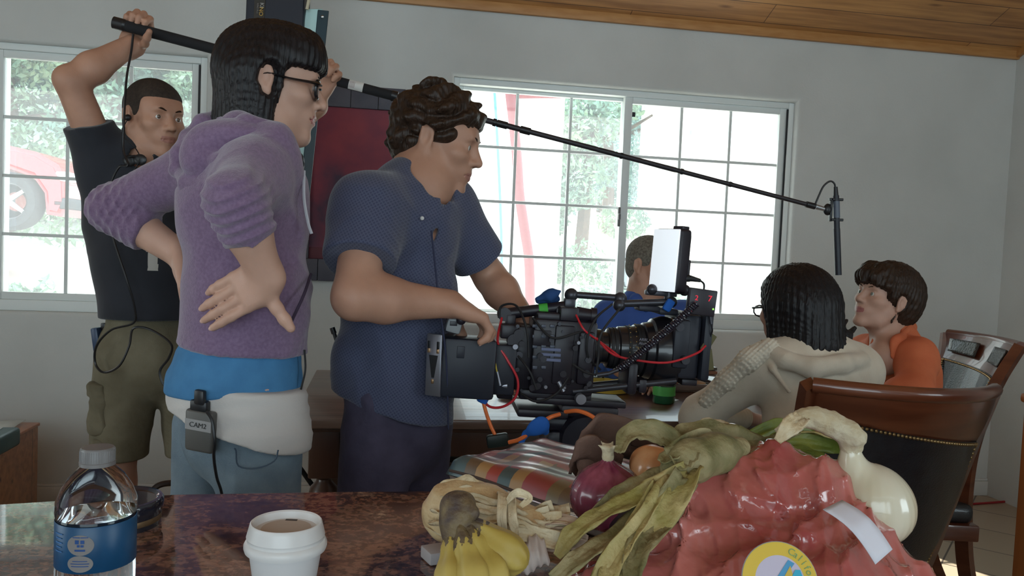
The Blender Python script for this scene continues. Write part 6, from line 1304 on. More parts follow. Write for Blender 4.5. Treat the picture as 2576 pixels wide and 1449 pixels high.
    text_obj('lens_lettering', 'ARRI\nAlura', 0.009, lc(1601)-bk*0.0590+upv*0.010, ax, upv, mat('lens_print', (0.22, 0.22, 0.28), 0.6), ln)
    text_obj('lens_lettering', '30-80', 0.012, lc(1601)-bk*0.0590-upv*0.008, ax, upv, mat('lens_print_amber', (0.30, 0.22, 0.06), 0.6), ln)
    # matte box and monitor
    mb = part('matte_box', mat('matte_box_black', (0.012, 0.014, 0.024), 0.5), lambda bm: (B(bm, 1685, 782, 1738, 945, 0.04, 0.15, 0.010), B(bm, 1738, 778, 1762, 948, 0.04, 0.17, 0.008), B(bm, 1640, 772, 1690, 788, 0.04, 0.12, 0.005), B(bm, 1600, 768, 1655, 782, 0.0, 0.05, 0.004), B(bm, 1692, 805, 1732, 925, -0.04, 0.02, 0.006)))
    part('side_flag', M_BODY, lambda bm: B(bm, 1695, 944, 1735, 960, 0.04, 0.12, 0.003), mb)
    for x, y in ((1708, 822), (1722, 905)): part('lock_knob', M_GREY, lambda bm: C(bm, x, y, 0.010, 0.02, -0.055), mb)
    part('eye_leather', mat('olive_fabric_tab', (0.10, 0.09, 0.04), 0.8), lambda bm: (bx(bm, W(1782, 862, D-0.04), (0.020, 0.004, 0.045), F @ Matrix.Rotation(0.5, 3, 'Y'), 0.002), bx(bm, W(1785, 905, D-0.04), (0.016, 0.004, 0.05), F @ Matrix.Rotation(-0.2, 3, 'Y'), 0.002)), mb)
    # monitor seen nearly edge-on, bright screen facing left
    Fm2 = Matrix((N3((0.80, 0.60, -0.04)), N3((-0.60, 0.80, 0)), N3((0.05, 0.03, 1)))).transposed()
    Fm = Fm2; c = W(1687, 656, D)
    mo = part('monitor', M_BODY, lambda bm: (bx(bm, c, (0.040, 0.085, 0.150), Fm, 0.008, 3), bx(bm, c+Fm@Vector((0.026, 0, 0.02)), (0.014, 0.06, 0.090), Fm, 0.004), bx(bm, c+Fm@Vector((0.004, -0.020, 0.078)), (0.024, 0.03, 0.008), Fm, 0.002), bx(bm, c+Fm@Vector((0.034, -0.02, -0.02)), (0.008, 0.02, 0.05), Fm, 0.002)))
    part('screen_panel', mat('emissive_white_screen', (0.75, 0.78, 0.82), 0.15, emit=(0.85, 0.93, 1.0), estr=1.6), lambda bm: bx(bm, c+Fm@Vector((-0.0215, 0.0, 0.0)), (0.004, 0.080, 0.146), Fm, 0.001), mo)  # screen face made bright white by its own emission
    part('monitor_bracket', M_GREY, lambda bm: (bx(bm, W(1662, 738, D), (0.075, 0.022, 0.012), F, 0.003), cyl(bm, W(1682, 715, D), W(1682, 758, D), 0.010), sph(bm, W(1640, 728, D-0.01), 0.013, 12), sph(bm, W(1722, 730, D), 0.014, 12), cyl(bm, W(1700, 731, D), W(1722, 730, D), 0.009)), mo)
    part('video_plug', M_RUB, lambda bm: (cyl(bm, W(1712, 701, D-0.02), W(1735, 700, D-0.02), 0.008, 0.0085), cyl(bm, W(1735, 700, D-0.02), W(1762, 706, D-0.02), 0.0075, 0.004), tube(bm, [W(1762, 706, D-0.02), W(1771, 716, D-0.03), W(1768, 740, D-0.05), W(1757, 756, D-0.06)], 0.0022, 6, 6)), mo)
    part('blue_tie', M_BLU, lambda bm: (bx(bm, W(1682, 768, D-0.03), (0.020, 0.014, 0.030), F @ Matrix.Rotation(0.5, 3, 'Y'), 0.005),))
    # wireless unit with red digits
    Ft = F @ Matrix.Rotation(0.06, 3, 'Y'); c = W(1764, 760, D-0.07); PX = (D-0.07)/2000
    rx = part('wireless_receiver', M_BODY, lambda bm: bx(bm, c, (0.064, 0.022, 0.060), Ft, 0.003))
    M_LED = mat('red_led', (0.4, 0.0, 0.02), 0.4, emit=(1.0, 0.03, 0.06), estr=1.6)
    text_obj('led_digits', '2', 0.016, c+Ft@Vector((-0.016, -0.0118, 0.008)), Ft@Vector((1, 0, 0)), Ft@Vector((0, 0, 1)), M_LED, rx); text_obj('led_digits', '7', 0.019, c+Ft@Vector((0.015, -0.0118, 0.010)), Ft@Vector((1, 0, 0)), Ft@Vector((0, 0, 1)), M_LED, rx)
    part('status_light', mat('green_led', (0.1, 0.5, 0.1), 0.4, emit=(0.4, 1.0, 0.15), estr=2.5), lambda bm: sph(bm, c+Ft@Vector((0.026, -0.0118, -0.012)), 0.0022, 8), rx); part('status_light', M_LED, lambda bm: sph(bm, c+Ft@Vector((-0.024, -0.0118, -0.022)), 0.0020, 8), rx)
    part('receiver_plug', M_GREY, lambda bm: (cyl(bm, W(1786, 794, D-0.06), W(1789, 815, D-0.06), 0.0035), tube(bm, [W(1789, 815, D-0.06), W(1792, 832, D-0.05), W(1785, 850, D-0.04)], 0.002, 6, 4)), rx)
    # coiled cable
    pts = []; a, m_, b = W(1752, 764, D-0.10), W(1660, 852, D-0.12), W(1556, 930, D-0.10); n_ = 620
    for i in range(n_):
        t = i/(n_-1); q = a.lerp(m_, t).lerp(m_.lerp(b, t), t); T = (b-a).normalized(); X = T.cross(Vector((0, 1, 0))).normalized(); Y = T.cross(X); an = t*2*PI*42
        pts.append(q+(X*math.cos(an)+Y*math.sin(an))*0.0068)
    part('coiled_cable', mat('glossy_coil', (0.02, 0.018, 0.03), 0.18, coat=0.6), lambda bm: tube(bm, pts, 0.0026, 6, 1, smooth=False))
    part('coil_plug', M_GREY, lambda bm: (cyl(bm, W(1556, 930, D-0.10), W(1530, 940, D-0.10), 0.0045), cyl(bm, W(1530, 940, D-0.10), W(1502, 944, D-0.10), 0.0055)))
    # rods, base plates, head
    part('support_rod', M_GREY, lambda bm: cyl(bm, W(1440, 985, D-0.05), W(1700, 958, D-0.03), 0.0075)); part('support_rod', M_GREY, lambda bm: cyl(bm, W(1480, 970, D+0.04), W(1690, 950, D+0.06), 0.0075))
    part('rod_clamp', M_BODY, lambda bm: (B(bm, 1566, 905, 1592, 985, 0, 0.10, 0.008), B(bm, 1600, 950, 1622, 985, -0.02, 0.05, 0.006)))
    part('base_plate', M_BODY, lambda bm: (B(bm, 1340, 996, 1566, 1012, 0, 0.10, 0.003), B(bm, 1294, 1018, 1420, 1038, -0.01, 0.13, 0.005), B(bm, 1400, 1010, 1545, 1040, 0, 0.12, 0.008)))
    part('plate_lever', M_MET, lambda bm: C(bm, 1460, 1003, 0.012, 0.02, -0.07)); part('release_pin', M_MET, lambda bm: cyl(bm, W(1405, 960, D-0.065), W(1418, 985, D-0.068), 0.005))
    part('fluid_head', mat('fluid_head_black', (0.012, 0.012, 0.022), 0.38), lambda bm: (B(bm, 1350, 1040, 1530, 1075, 0, 0.12, 0.012), B(bm, 1362, 1070, 1500, 1150, 0, 0.13, 0.016), lathe(bm, [(0, .06), (.055, .058), (.062, .03), (.062, -.03), (.055, -.058), (0, -.06)], W(1462, 1095, D-0.02), 28, Matrix((ax, upv, bk)).transposed()), C(bm, 1478, 1080, 0.022, 0.16), B(bm, 1500, 1045, 1548, 1080, 0.02, 0.08, 0.010)))
    def gear(bm):
        c = W(1400, 1160, D-0.01); lathe(bm, [(0, .022), (.050, .020), (.058, .012), (.060, -.012), (.050, -.022), (0, -.024)], c, 32)
        for k in range(22): a = 2*PI*k/22; bx(bm, c+Vector((math.cos(a)*.060, math.sin(a)*.060, 0)), (.006, .008, .022), Matrix.Rotation(a, 3, 'Z'), .001)
    part('bowl_clamp', M_RUB, gear)
    c = W(1420, 1180, D); zt = c.z
    part('tripod_crown', M_BODY, lambda bm: lathe(bm, [(0, 0), (.06, 0), (.055, -.05), (.03, -.10), (0, -.11)], (c.x, c.y, zt), 24))
    for k, an in enumerate((1.2, 3.3, 5.3)):
        ft = Vector((c.x+0.34*math.cos(an), c.y+0.34*math.sin(an)*0.8, 0.0)); tp = Vector((c.x+0.05*math.cos(an), c.y+.05*math.sin(an), zt-0.05)); mid = tp.lerp(ft, 0.5)
        lg = part('tripod_leg', M_BODY, lambda bm: (cyl(bm, tp, mid, 0.016), cyl(bm, mid, ft+Vector((0, 0, 0.02)), 0.011), cyl(bm, mid-Vector((0, 0, 0.02)), mid+Vector((0, 0, 0.02)), 0.021)))
        part('rubber_foot', M_RUB, lambda bm: sph(bm, ft+Vector((0, 0, 0.018)), 0.018, 12), lg)
    # cables
    def cab(nm, m, pts, r, n=8): return part(nm, m, lambda bm: tube(bm, [W(*p) for p in pts], r, 8, n))
    cab('red_cable', M_REDC, [(1262, 800, D-.02), (1252, 860, D-.07), (1276, 905, D-.08), (1302, 955, D-.08), (1296, 1000, D-.08), (1262, 1024, D-.08), (1225, 1018, D-.08), (1212, 970, D-.08), (1208, 930, D-.07)], 0.0030)
    cab('red_cable', M_REDC, [(1500, 850, D-.06), (1540, 890, D-.09), (1600, 906, D-.10), (1680, 912, D-.11), (1750, 890, D-.10), (1775, 870, D-.08)], 0.0026)
    cab('red_cable', M_REDC, [(1448, 790, D-.05), (1470, 830, D-.08), (1510, 860, D-.06), (1560, 898, D-.10)], 0.0024)
    cab('orange_cable', M_ORC, [(1212, 905, D-.08), (1206, 960, D-.09), (1218, 1020, D-.09), (1232, 1065, D-.10), (1248, 1100, D-.10)], 0.0042)
    cab('orange_cable', M_ORC, [(1280, 1113, D-.12), (1310, 1104, D-.13), (1345, 1078, D-.13), (1380, 1052, D-.12), (1408, 1042, D-.10)], 0.0048)
    cab('orange_cable', M_ORC, [(1422, 1036, D-.09), (1455, 1034, D-.12), (1490, 1048, D-.13), (1516, 1074, D-.13), (1530, 1100, D-.12)], 0.0048)
    cab('yellow_cable', M_YEL, [(1232, 880, D-.07), (1243, 905, D-.08), (1250, 935, D-.08)], 0.0022); part('silver_plug', M_MET, lambda bm: cyl(bm, W(1250, 935, D-.08), W(1258, 970, D-.08), 0.0035)); part('silver_plug', M_MET, lambda bm: (cyl(bm, W(1213, 902, D-.08), W(1209, 945, D-.085), 0.0065), cyl(bm, W(1262, 975, D-.07), W(1232, 983, D-.07), 0.008, 0.006), cyl(bm, W(1262, 970, D-.07), W(1276, 970, D-.07), 0.010)))
    for pts in ([(1510, 930, D-.04), (1480, 900, D-.07), (1478, 850, D-.08), (1500, 800, D-.06), (1540, 765, D-.03)], [(1255, 800, D-.03), (1262, 770, D-.03), (1300, 770, D-.05), (1325, 830, D-.08), (1330, 900, D-.08)], [(1500, 940, D-.1), (1505, 900, D-.1), (1512, 840, D-.1), (1560, 775, D-.06)], [(1290, 880, D-.06), (1330, 930, D-.09), (1350, 980, D-.09)], [(1500, 944, D-.10), (1470, 935, D-.09), (1440, 915, D-.08)], [(1340, 800, D-.06), (1390, 850, D-.09), (1460, 835, D-.08)], [(1310, 990, D-.07), (1350, 1010, D-.09), (1400, 990, D-.08), (1430, 950, D-.08)]): cab('signal_cable', M_RUB, pts, 0.0027)
    part('blue_tie', M_BLU, lambda bm: (bx(bm, W(1215, 1003, D-.09), (0.026, 0.012, 0.022), F @ Matrix.Rotation(0.4, 3, 'Y'), 0.006),))
    S = Sdf(); S.chain([W(1322, 1092, D-.13), W(1345, 1078, D-.14), W(1362, 1068, D-.14), W(1372, 1085, D-.13)], [0.007, 0.012, 0.014, 0.009], 0.008, flat=(0, 1, 0), fr=0.45); S.chain([W(1324, 1090, D-.13), W(1312, 1110, D-.13), W(1311, 1140, D-.13), W(1318, 1165, D-.13)], [0.006, 0.005, 0.0055, 0.006], 0.004, flat=(0, 1, 0), fr=0.4); sdf_obj('blue_tie', S, 0.0022, M_BLU, e)
    part('cable_connector', mat('connector_black', (0.012, 0.02, 0.018), 0.45), lambda bm: bx(bm, W(1252, 1108, D-.10), (0.050, 0.02, 0.030), F @ Matrix.Rotation(-0.2, 3, 'Y'), 0.006))
    part('rear_module', M_BODY, lambda bm: (B(bm, 1258, 815, 1300, 850, -.03, .05), C(bm, 1304, 840, .012, .03, -.05), C(bm, 1292, 856, .016, .03, -.05))); part('power_module', M_BODY, lambda bm: B(bm, 1250, 925, 1290, 1000, -.02, .05, .006))
    part('ring_bolt', M_MET, lambda bm: (C(bm, 1296, 872, .006, .012, -.075), C(bm, 1372, 973, .004, .012, -.07), C(bm, 1455, 862, .004, .01, -.075), C(bm, 1420, 975, .003, .01, -.07)), body)
rig()
# ================================================================== granite counter
ZC = 0.92
def granite():
    m = bpy.data.materials.new('polished_granite'); m.use_nodes = True; n, L = nodes_of(m); bs = n['Principled BSDF']; bs.inputs['Roughness'].default_value = 0.05; bs.inputs['Specular IOR Level'].default_value = 0.6; bs.inputs['Coat Weight'].default_value = 0.35; bs.inputs['Coat Roughness'].default_value = 0.02
    tc = n.new('ShaderNodeTexCoord'); mp = n.new('ShaderNodeMapping'); mp.inputs['Scale'].default_value = (1.0, 1.8, 1.0); mp.inputs['Rotation'].default_value = (0, 0, 0.5); L.new(tc.outputs['Object'], mp.inputs['Vector'])
    a = n.new('ShaderNodeTexNoise'); a.inputs['Scale'].default_value = 9; a.inputs['Detail'].default_value = 9; a.inputs['Roughness'].default_value = 0.72; a.inputs['Distortion'].default_value = 1.2; L.new(mp.outputs['Vector'], a.inputs['Vector'])
    r = n.new('ShaderNodeValToRGB'); cr = r.color_ramp; cr.elements[0].position = 0.36; cr.elements[0].color = (0.035, 0.028, 0.036, 1); cr.elements[1].position = 0.66; cr.elements[1].color = (0.50, 0.34, 0.24, 1)
    for p, c in ((0.45, (0.14, 0.07, 0.06, 1)), (0.53, (0.29, 0.155, 0.11, 1)), (0.59, (0.20, 0.12, 0.095, 1))): q = cr.elements.new(p); q.color = c
    L.new(a.outputs['Fac'], r.inputs['Fac']); v = n.new('ShaderNodeTexNoise'); v.inputs['Scale'].default_value = 120; v.inputs['Detail'].default_value = 2; L.new(tc.outputs['Object'], v.inputs['Vector'])
    r2 = n.new('ShaderNodeValToRGB'); r2.color_ramp.elements[0].position = 0.38; r2.color_ramp.elements[0].color = (0.35, 0.35, 0.4, 1); r2.color_ramp.elements[1].position = 0.55; r2.color_ramp.elements[1].color = (1, 1, 1, 1); L.new(v.outputs['Fac'], r2.inputs['Fac'])
    mx = n.new('ShaderNodeMix'); mx.data_type = 'RGBA'; mx.blend_type = 'MULTIPLY'; mx.inputs[0].default_value = 1; L.new(r.outputs['Color'], mx.inputs[6]); L.new(r2.outputs['Color'], mx.inputs[7]); L.new(mx.outputs[2], bs.inputs['Base Color']); return m
def prism(name, pts, z0, z1, m, parent, bev=0.0, seg=3):
    bm = bmesh.new(); f = bm.faces.new([bm.verts.new((x, y, z0)) for x, y in pts]); r = bmesh.ops.extrude_face_region(bm, geom=[f]); bmesh.ops.translate(bm, verts=[g for g in r['geom'] if isinstance(g, bmesh.types.BMVert)], vec=(0, 0, z1-z0))
    if bev: bmesh.ops.bevel(bm, geom=[e for e in bm.edges if abs(e.verts[0].co.z-e.verts[1].co.z) < 1e-6], offset=bev, segments=seg, affect='EDGES')
    return obj(name, bm, m, parent)
fe = [WZ(x, y, ZC) for x, y in ((0, 1266), (240, 1251), (450, 1241), (900, 1234), (1080, 1233))]
e = thing('kitchen_island', 'polished brown granite kitchen island in the foreground', 'kitchen island')
P_ = [(-1.35, 0.84), (-1.0, 0.94)] + [(p.x, p.y) for p in fe] + [(0.20, 1.245), (0.38, 1.27), (0.50, 0.75), (0.55, 0.22), (-1.35, 0.22)]
prism('granite_top', P_, ZC-0.035, ZC, granite(), e, 0.006)
prism('cabinet', [(-1.32, 0.80), (-0.64, 0.97), (0.33, 1.18), (0.46, 0.72), (0.50, 0.26), (-1.32, 0.26)], 0.10, ZC-0.036, mat('cabinet_brown', (0.10, 0.05, 0.03), 0.5), e, 0.004)
prism('toe_kick', [(-1.28, 0.75), (-0.62, 0.92), (0.28, 1.12), (0.40, 0.72), (0.44, 0.32), (-1.28, 0.32)], 0.0, 0.10, M_BLACK, e)
# ---------------------------------------------------------------- water bottle
def bottle():
    e = thing('water_bottle', 'half-full small water bottle with a blue label and grey cap on the granite', 'water bottle')
    d = 0.69; c = W(243, 1300, d); c.z = ZC; pz = lambda y: W(243, y, d).z-ZC; k = d/2000.0
    pr = [(0, .003), (.024, .001), (.0305, .006), (.0318, .020), (.0300, .030), (.0318, .040), (pz(1408)*0+.0322, pz(1425)), (.0318, pz(1400)), (.0318, pz(1292)), (.0330, pz(1278)), (.0325, pz(1255)), (.0285, pz(1225)), (.0220, pz(1195)), (.0150, pz(1175)), (.0128, pz(1168)), (.0128, pz(1150))]
    gm = glassmat('clear_pet_bottle', (0.95, 0.975, 0.98))
    bm = bmesh.new(); lathe(bm, pr, c, 56); obj('shell', bm, mat('pet_plastic', (0.95, 0.98, 0.98), 0.03, trans=1.0, ior=1.12), e)
    bm = bmesh.new(); zw = pz(1290); wp = [(0, .006), (.023, .005), (.0290, .009), (.0302, .020), (.0285, .030), (.0303, .040), (.0306, zw-0.002), (.0300, zw), (0, zw-0.0005)]; lathe(bm, wp, c, 48); obj('water', bm, mat('water', (0.96, 0.98, 1.0), 0.0, trans=1.0, ior=1.33), e)
    bm = bmesh.new(); z0, z1 = pz(1408), pz(1296); lathe(bm, [(.0322, z0), (.0326, z0+.0005), (.0326, z1-.0005), (.0322, z1)], c, 64); lb = obj('label', bm, mat('blue_label', (0.003, 0.042, 0.105), 0.4, col2=(0.005, 0.055, 0.135), nscale=30), e)
    bm = bmesh.new(); zc0, zc1 = pz(1168), pz(1124); lathe(bm, [(.0128, zc0), (.0146, zc0), (.0146, zc0+.003), (.0140, zc0+.0035), (.0140, zc1-.0015), (.0128, zc1), (0, zc1)], c, 60)
    for q in range(48): a = 2*PI*q/48; cyl(bm, c+Vector((math.cos(a)*.0140, math.sin(a)*.0140, zc0+.004)), c+Vector((math.cos(a)*.0140, math.sin(a)*.0140, zc1-.002)), .0004, .0004, 4)
    obj('cap', bm, mat('grey_cap', (0.15, 0.14, 0.138), 0.4), e)
    # round print on the label, bent round the bottle
    def wrap(me_obj, cx, cz, r): 
        for v in me_obj.data.vertices:
            a = v.co.x/r+cx; rr = r+v.co.z; v.co = Vector((c.x+math.sin(a)*rr, c.y-math.cos(a)*rr, c.z+cz+v.co.y))
    M_P = mat('label_pale_print', (0.17, 0.155, 0.15), 0.5); M_PD = mat('label_blue_print', (0.01, 0.05, 0.18), 0.5)
    def flat_disc(nm, rx, ry, cx, cz, m, lift):
        bm = bmesh.new(); 
        N_ = 28; rings = [[bm.verts.new((rx*q*math.cos(2*PI*k/N_), ry*q*math.sin(2*PI*k/N_), lift)) for k in range(N_)] for q in (1.0, 0.66, 0.33)]; ce = bm.verts.new((0, 0, lift))
        for a_, b_ in zip(rings, rings[1:]):
            for k in range(N_): bm.faces.new((a_[k], a_[(k+1) % N_], b_[(k+1) % N_], b_[k]))
        for k in range(N_): bm.faces.new((rings[-1][k], rings[-1][(k+1) % N_], ce))
        o = obj(nm, bm, m, lb); wrap(o, cx, cz, .0327); return o
    a0 = 0.10; zc = pz(1338)
    flat_disc('label_roundel', .0110, .0088, a0, zc, M_P, .0002); flat_disc('label_roundel', .0105, .0072, a0, pz(1383), M_P, .0002)
    def bar(w_, h_, a, z, m):
        bm = bmesh.new(); g = [[bm.verts.new((w_*(i/6-.5), h_*(q-.5), .0005)) for i in range(7)] for q in (0, 1)]
        for i in range(6): bm.faces.new((g[0][i], g[0][i+1], g[1][i+1], g[1][i]))
        o = obj('label_print', bm, m, lb); wrap(o, a, z, .0327)
    for w_, h_, x_, z_ in ((.0032, .0034, -.0024, .0030), (.0030, .0030, .0020, .0030), (.0022, .0020, -.0012, -.0004), (.0024, .0020, .0018, -.0004), (.0085, .0016, 0, -.0042), (.0060, .0008, -.003, .0068), (.0060, .0008, .0035, .0068)): bar(w_, h_, a0+x_/.0327, zc+z_, M_PD)
    for k, w_ in enumerate((.012, .015, .014)): bar(w_, .0007, a0, pz(1376)-.0022*k, M_PD)
    for k in range(5): bar((.010, .008, .009, .007, .009)[k], .0010, -.55, zc+.008-.0038*k, mat('label_print_dim', (0.03, 0.12, 0.30), 0.5))
bottle()
# ---------------------------------------------------------------- black round tin behind the bottle
e = thing('round_tin', 'low round black tin with a gold band behind the water bottle', 'tin'); c = WZ(300, 1318, ZC); r = 0.047
bm = bmesh.new(); lathe(bm, [(0, 0), (r, 0), (r, .020), (0, .020)], c, 48); obj('base', bm, mat('tin_black', (0.012, 0.013, 0.022), 0.2, coat=.5), e)
bm = bmesh.new(); lathe(bm, [(r+.0004, .006), (r+.0008, .0065), (r+.0008, .0125), (r+.0004, .013)], c, 48); obj('gold_band', bm, mat('dull_gold', (0.20, 0.13, 0.07), 0.4, metal=.5), e)
bm = bmesh.new(); lathe(bm, [(r, .019), (r+.0025, .019), (r+.003, .030), (r+.001, .033), (r-.003, .0335), (r-.006, .0305), (0, .0300)], c, 48); obj('lid', bm, mat('tin_lid', (0.012, 0.014, 0.026), 0.15, coat=.8), e)
# ---------------------------------------------------------------- paper cup with a white lid
def cup():
    e = thing('coffee_cup', 'white paper coffee cup with a white plastic lid on the granite', 'cup'); d = 0.775; c = W(718, 1400, d); c.z = ZC; pz = lambda y: W(718, y, d).z-ZC
    zl = pz(1372); R_ = 0.0395
    bm = bmesh.new(); lathe(bm, [(0, .004), (.026, .003), (.027, 0), (.028, .002), (.0352, zl-.002), (.0360, zl), (.0345, zl+.001), (.0270, .006), (0, .006)], c, 56); obj('paper_body', bm, mat('white_paper_cup', (0.62, 0.60, 0.60), 0.6), e)
    zt = pz(1312)
    bm = bmesh.new(); lathe(bm, [(.0365, zl-.004), (.0390, zl-.003), (R_+.0005, zl), (R_+.0005, zl+.003), (.0385, zl+.006), (.0372, zl+.007), (.0368, zl+.009), (.0378, zl+.011), (.0352, zt-.003), (.0345, zt), (.0335, zt+.0008), (.0318, zt-.0005), (.0308, zt-.005), (.0300, zt-.007), (0, zt-.0065)], c, 64); lid = obj('lid', bm, mat('white_plastic_lid', (0.66, 0.64, 0.63), 0.3, spec=.4), e)
    bm = bmesh.new(); bx(bm, c+Vector((-.001, .022, zt-.0062)), (.012, .004, .0012), None, .0005); obj('sip_hole', bm, mat('sip_dark', (0.05, 0.04, 0.035), 0.6), lid)
    bm = bmesh.new(); lathe(bm, [(0, zt-.0060), (.0240, zt-.0060), (.0242, zt-.0064)], c, 40); obj('lid_recess', bm, mat('tan_recess', (0.50, 0.42, 0.36), 0.5), lid)
cup()
# ---------------------------------------------------------------- patterned cushion / wrapped case
def cushion():
    e = thing('patterned_cushion', 'flat brown cushion with a striped woven pattern edge lying behind the red onion', 'cushion')
    A0 = WZ(1120, 1218, ZC+.012); B0 = WZ(1470, 1335, ZC+.012); ex = (B0-A0); ex.z = 0; Lx = 0.36; ex.normalize(); ey = Vector((-ex.y, ex.x, 0)); Ly = 0.22; th = 0.050
    nu, nv = 46, 30; V = []; bm = bmesh.new(); uvl = bm.loops.layers.uv.new('UVMap')
    rs = random.Random(3)
    def P(u, v, s):
        eu = min(u, 1-u)*Lx; ev = min(v, 1-v)*Ly; hh = th/2*min(1, (1-max(0, 1-min(eu, ev)/0.022)**2)**0.5 if min(eu, ev) < 0.022 else 1); hh = max(hh, 0.0)
        puff = 0.007*math.sin(PI*u)*math.sin(PI*v)+0.0018*math.sin(u*17+v*9)+.0015*math.sin(v*23-u*5)
        q = A0+ex*(u*Lx)+ey*(v*Ly); q.z = ZC+th/2+0.002+(hh+puff if s > 0 else -hh); return q
    for s in (1, -1):
        G = [[bm.verts.new(P(i/nu, j/nv, s)) for j in range(nv+1)] for i in range(nu+1)]
        for i in range(nu):
            for j in range(nv):
                vs = (G[i][j], G[i+1][j], G[i+1][j+1], G[i][j+1]); f = bm.faces.new(vs if s > 0 else vs[::-1]); f.material_index = 0 if s > 0 else 1
                uu = ((i, j), (i+1, j), (i+1, j+1), (i, j+1)); uu = uu if s > 0 else uu[::-1]
                for l, (a, b) in zip(f.loops, uu): l[uvl].uv = (a/nu, b/nv)
    bmesh.ops.remove_doubles(bm, verts=bm.verts, dist=1e-5)
    m = bpy.data.materials.new('striped_weave'); m.use_nodes = True; n, L = nodes_of(m); bs = n['Principled BSDF']; bs.inputs['Roughness'].default_value = 0.35; bs.inputs['Coat Weight'].default_value = 1.0; bs.inputs['Coat Roughness'].default_value = .16; bs.inputs['Coat IOR'].default_value = 1.7
    uv = n.new('ShaderNodeUVMap'); sp = n.new('ShaderNodeSeparateXYZ'); L.new(uv.outputs['UV'], sp.inputs['Vector'])
    mp = n.new('ShaderNodeMapping'); mp.inputs['Scale'].default_value = (17, 5.0, 1); L.new(uv.outputs['UV'], mp.inputs['Vector'])
    wn = n.new('ShaderNodeTexVoronoi'); wn.feature = 'F1'; wn.inputs['Randomness'].default_value = 0.35; wn.inputs['Scale'].default_value = 1; wn.distance = 'CHEBYCHEV'; L.new(mp.outputs['Vector'], wn.inputs['Vector'])
    sx = n.new('ShaderNodeSeparateColor'); L.new(wn.outputs['Color'], sx.inputs['Color']); rp = n.new('ShaderNodeValToRGB'); cr = rp.color_ramp; cr.interpolation = 'CONSTANT'
    cols = [(0.30, 0.035, 0.03), (0.10, 0.06, 0.035), (0.33, 0.18, 0.07), (0.03, 0.07, 0.08), (0.26, 0.03, 0.04), (0.14, 0.10, 0.05), (0.10, 0.03, 0.06)]
    cr.elements[0].color = (*cols[0], 1); cr.elements[0].position = 0; cr.elements[1].color = (*cols[1], 1); cr.elements[1].position = 0.16
    for k in range(2, 7): q = cr.elements.new(0.16*k-.02); q.color = (*cols[k], 1)
    L.new(sx.outputs['Red'], rp.inputs['Fac']); L.new(rp.outputs['Color'], bs.inputs['Base Color'])
    nz = n.new('ShaderNodeTexNoise'); nz.inputs['Scale'].default_value = 400; bp = n.new('ShaderNodeBump'); bp.inputs['Strength'].default_value = .2; bp.inputs['Distance'].default_value = .001; L.new(nz.outputs['Fac'], bp.inputs['Height']); L.new(bp.outputs['Normal'], bs.inputs['Normal'])
    M_SIDE = mat('taupe_leatherette', (0.17, 0.13, 0.11), 0.45, bump=.2, bscale=120)
    o = obj('cover', bm, [m, M_SIDE], e, angle=80)
    bm = bmesh.new()
    for v in (0.0,): tube(bm, [A0+ex*(Lx*t)+ey*0.0015+Vector((0, 0, th*0.62-.01+.002*math.sin(t*9))) for t in np.linspace(0.02, 0.98, 12)], 0.0022, 6, 3)
    obj('piping', bm, mat('dark_piping', (0.06, 0.04, 0.035), 0.5), e)
cushion()
# ---------------------------------------------------------------- produce
M_ONRED = mat('red_onion_skin', (0.11, 0.012, 0.030), 0.22, col2=(0.26, 0.06, 0.10), nscale=14, stretch=(3, 3, .4), coat=.5)
M_ONYEL = mat('yellow_onion_skin', (0.62, 0.26, 0.10), 0.3, col2=(0.72, 0.42, 0.22), nscale=12, stretch=(3, 3, .4), coat=.4)
M_ONWH = mat('white_onion_skin', (0.52, 0.44, 0.28), 0.25, col2=(0.60, 0.54, 0.42), nscale=5, stretch=(2, 2, .5), coat=.5)
M_STALK = mat('dry_stalk', (0.42, 0.33, 0.20), 0.7, col2=(0.52, 0.46, 0.34), nscale=40, stretch=(1, 1, 1), bump=.3, bscale=160)
M_HUSK = mat('dry_husk', (0.46, 0.33, 0.18), 0.65, col2=(0.60, 0.50, 0.34), nscale=50, bump=.35, bscale=150)
M_LEAFD = mat('withered_leaf', (0.13, 0.115, 0.040), 0.7, col2=(0.30, 0.24, 0.12), nscale=26, bump=.4, bscale=90)
M_LEAFG = mat('green_onion_leaf', (0.06, 0.10, 0.012), 0.5, col2=(0.20, 0.21, 0.03), nscale=14, bump=.2, bscale=80)
M_LEAFY = mat('yellowed_leaf', (0.24, 0.20, 0.05), 0.6, col2=(0.44, 0.34, 0.15), nscale=22, bump=.35, bscale=100)
def onion(name, label, c, r, m, F=None, tip=None, sq=0.92):
    e = thing(name, label, 'onion'); c = Vector(c); F = F or Matrix.Identity(3); bm = bmesh.new()
    pr = [(0, -sq), (.25, -.90*sq), (.6, -.74*sq), (.88, -.42*sq), (1.0, -.02), (.95, .32), (.74, .64), (.42, .86), (.20, 1.0), (.11, 1.15), (.09, 1.32)]
    P = [(a*r, b*r) for a, b in pr]; Q = catmull([Vector((a, 0, b)) for a, b in P], 4); lathe(bm, [(max(0, q.x), q.z) for q in Q], c, 48, F)
    for v in bm.verts:
        q = F.transposed() @ (v.co-c); a = math.atan2(q.y, q.x); v.co += (v.co-c)*0.012*math.sin(a*11+q.z*30)
    obj('bulb', bm, m, e, angle=90)
    S = Sdf(); 
    for k in range(5):
        a = k*1.3; b = c+F@Vector((0, 0, r*1.15)); S.chain([b, b+F@Vector((math.cos(a)*r*.10, math.sin(a)*r*.10, r*.25)), b+F@Vector((math.cos(a)*r*.28, math.sin(a)*r*.28, r*.36))], [r*.11, r*.06, r*.02], .004)
    sdf_obj('neck_tuft', S, .0016, M_STALK, e); return e
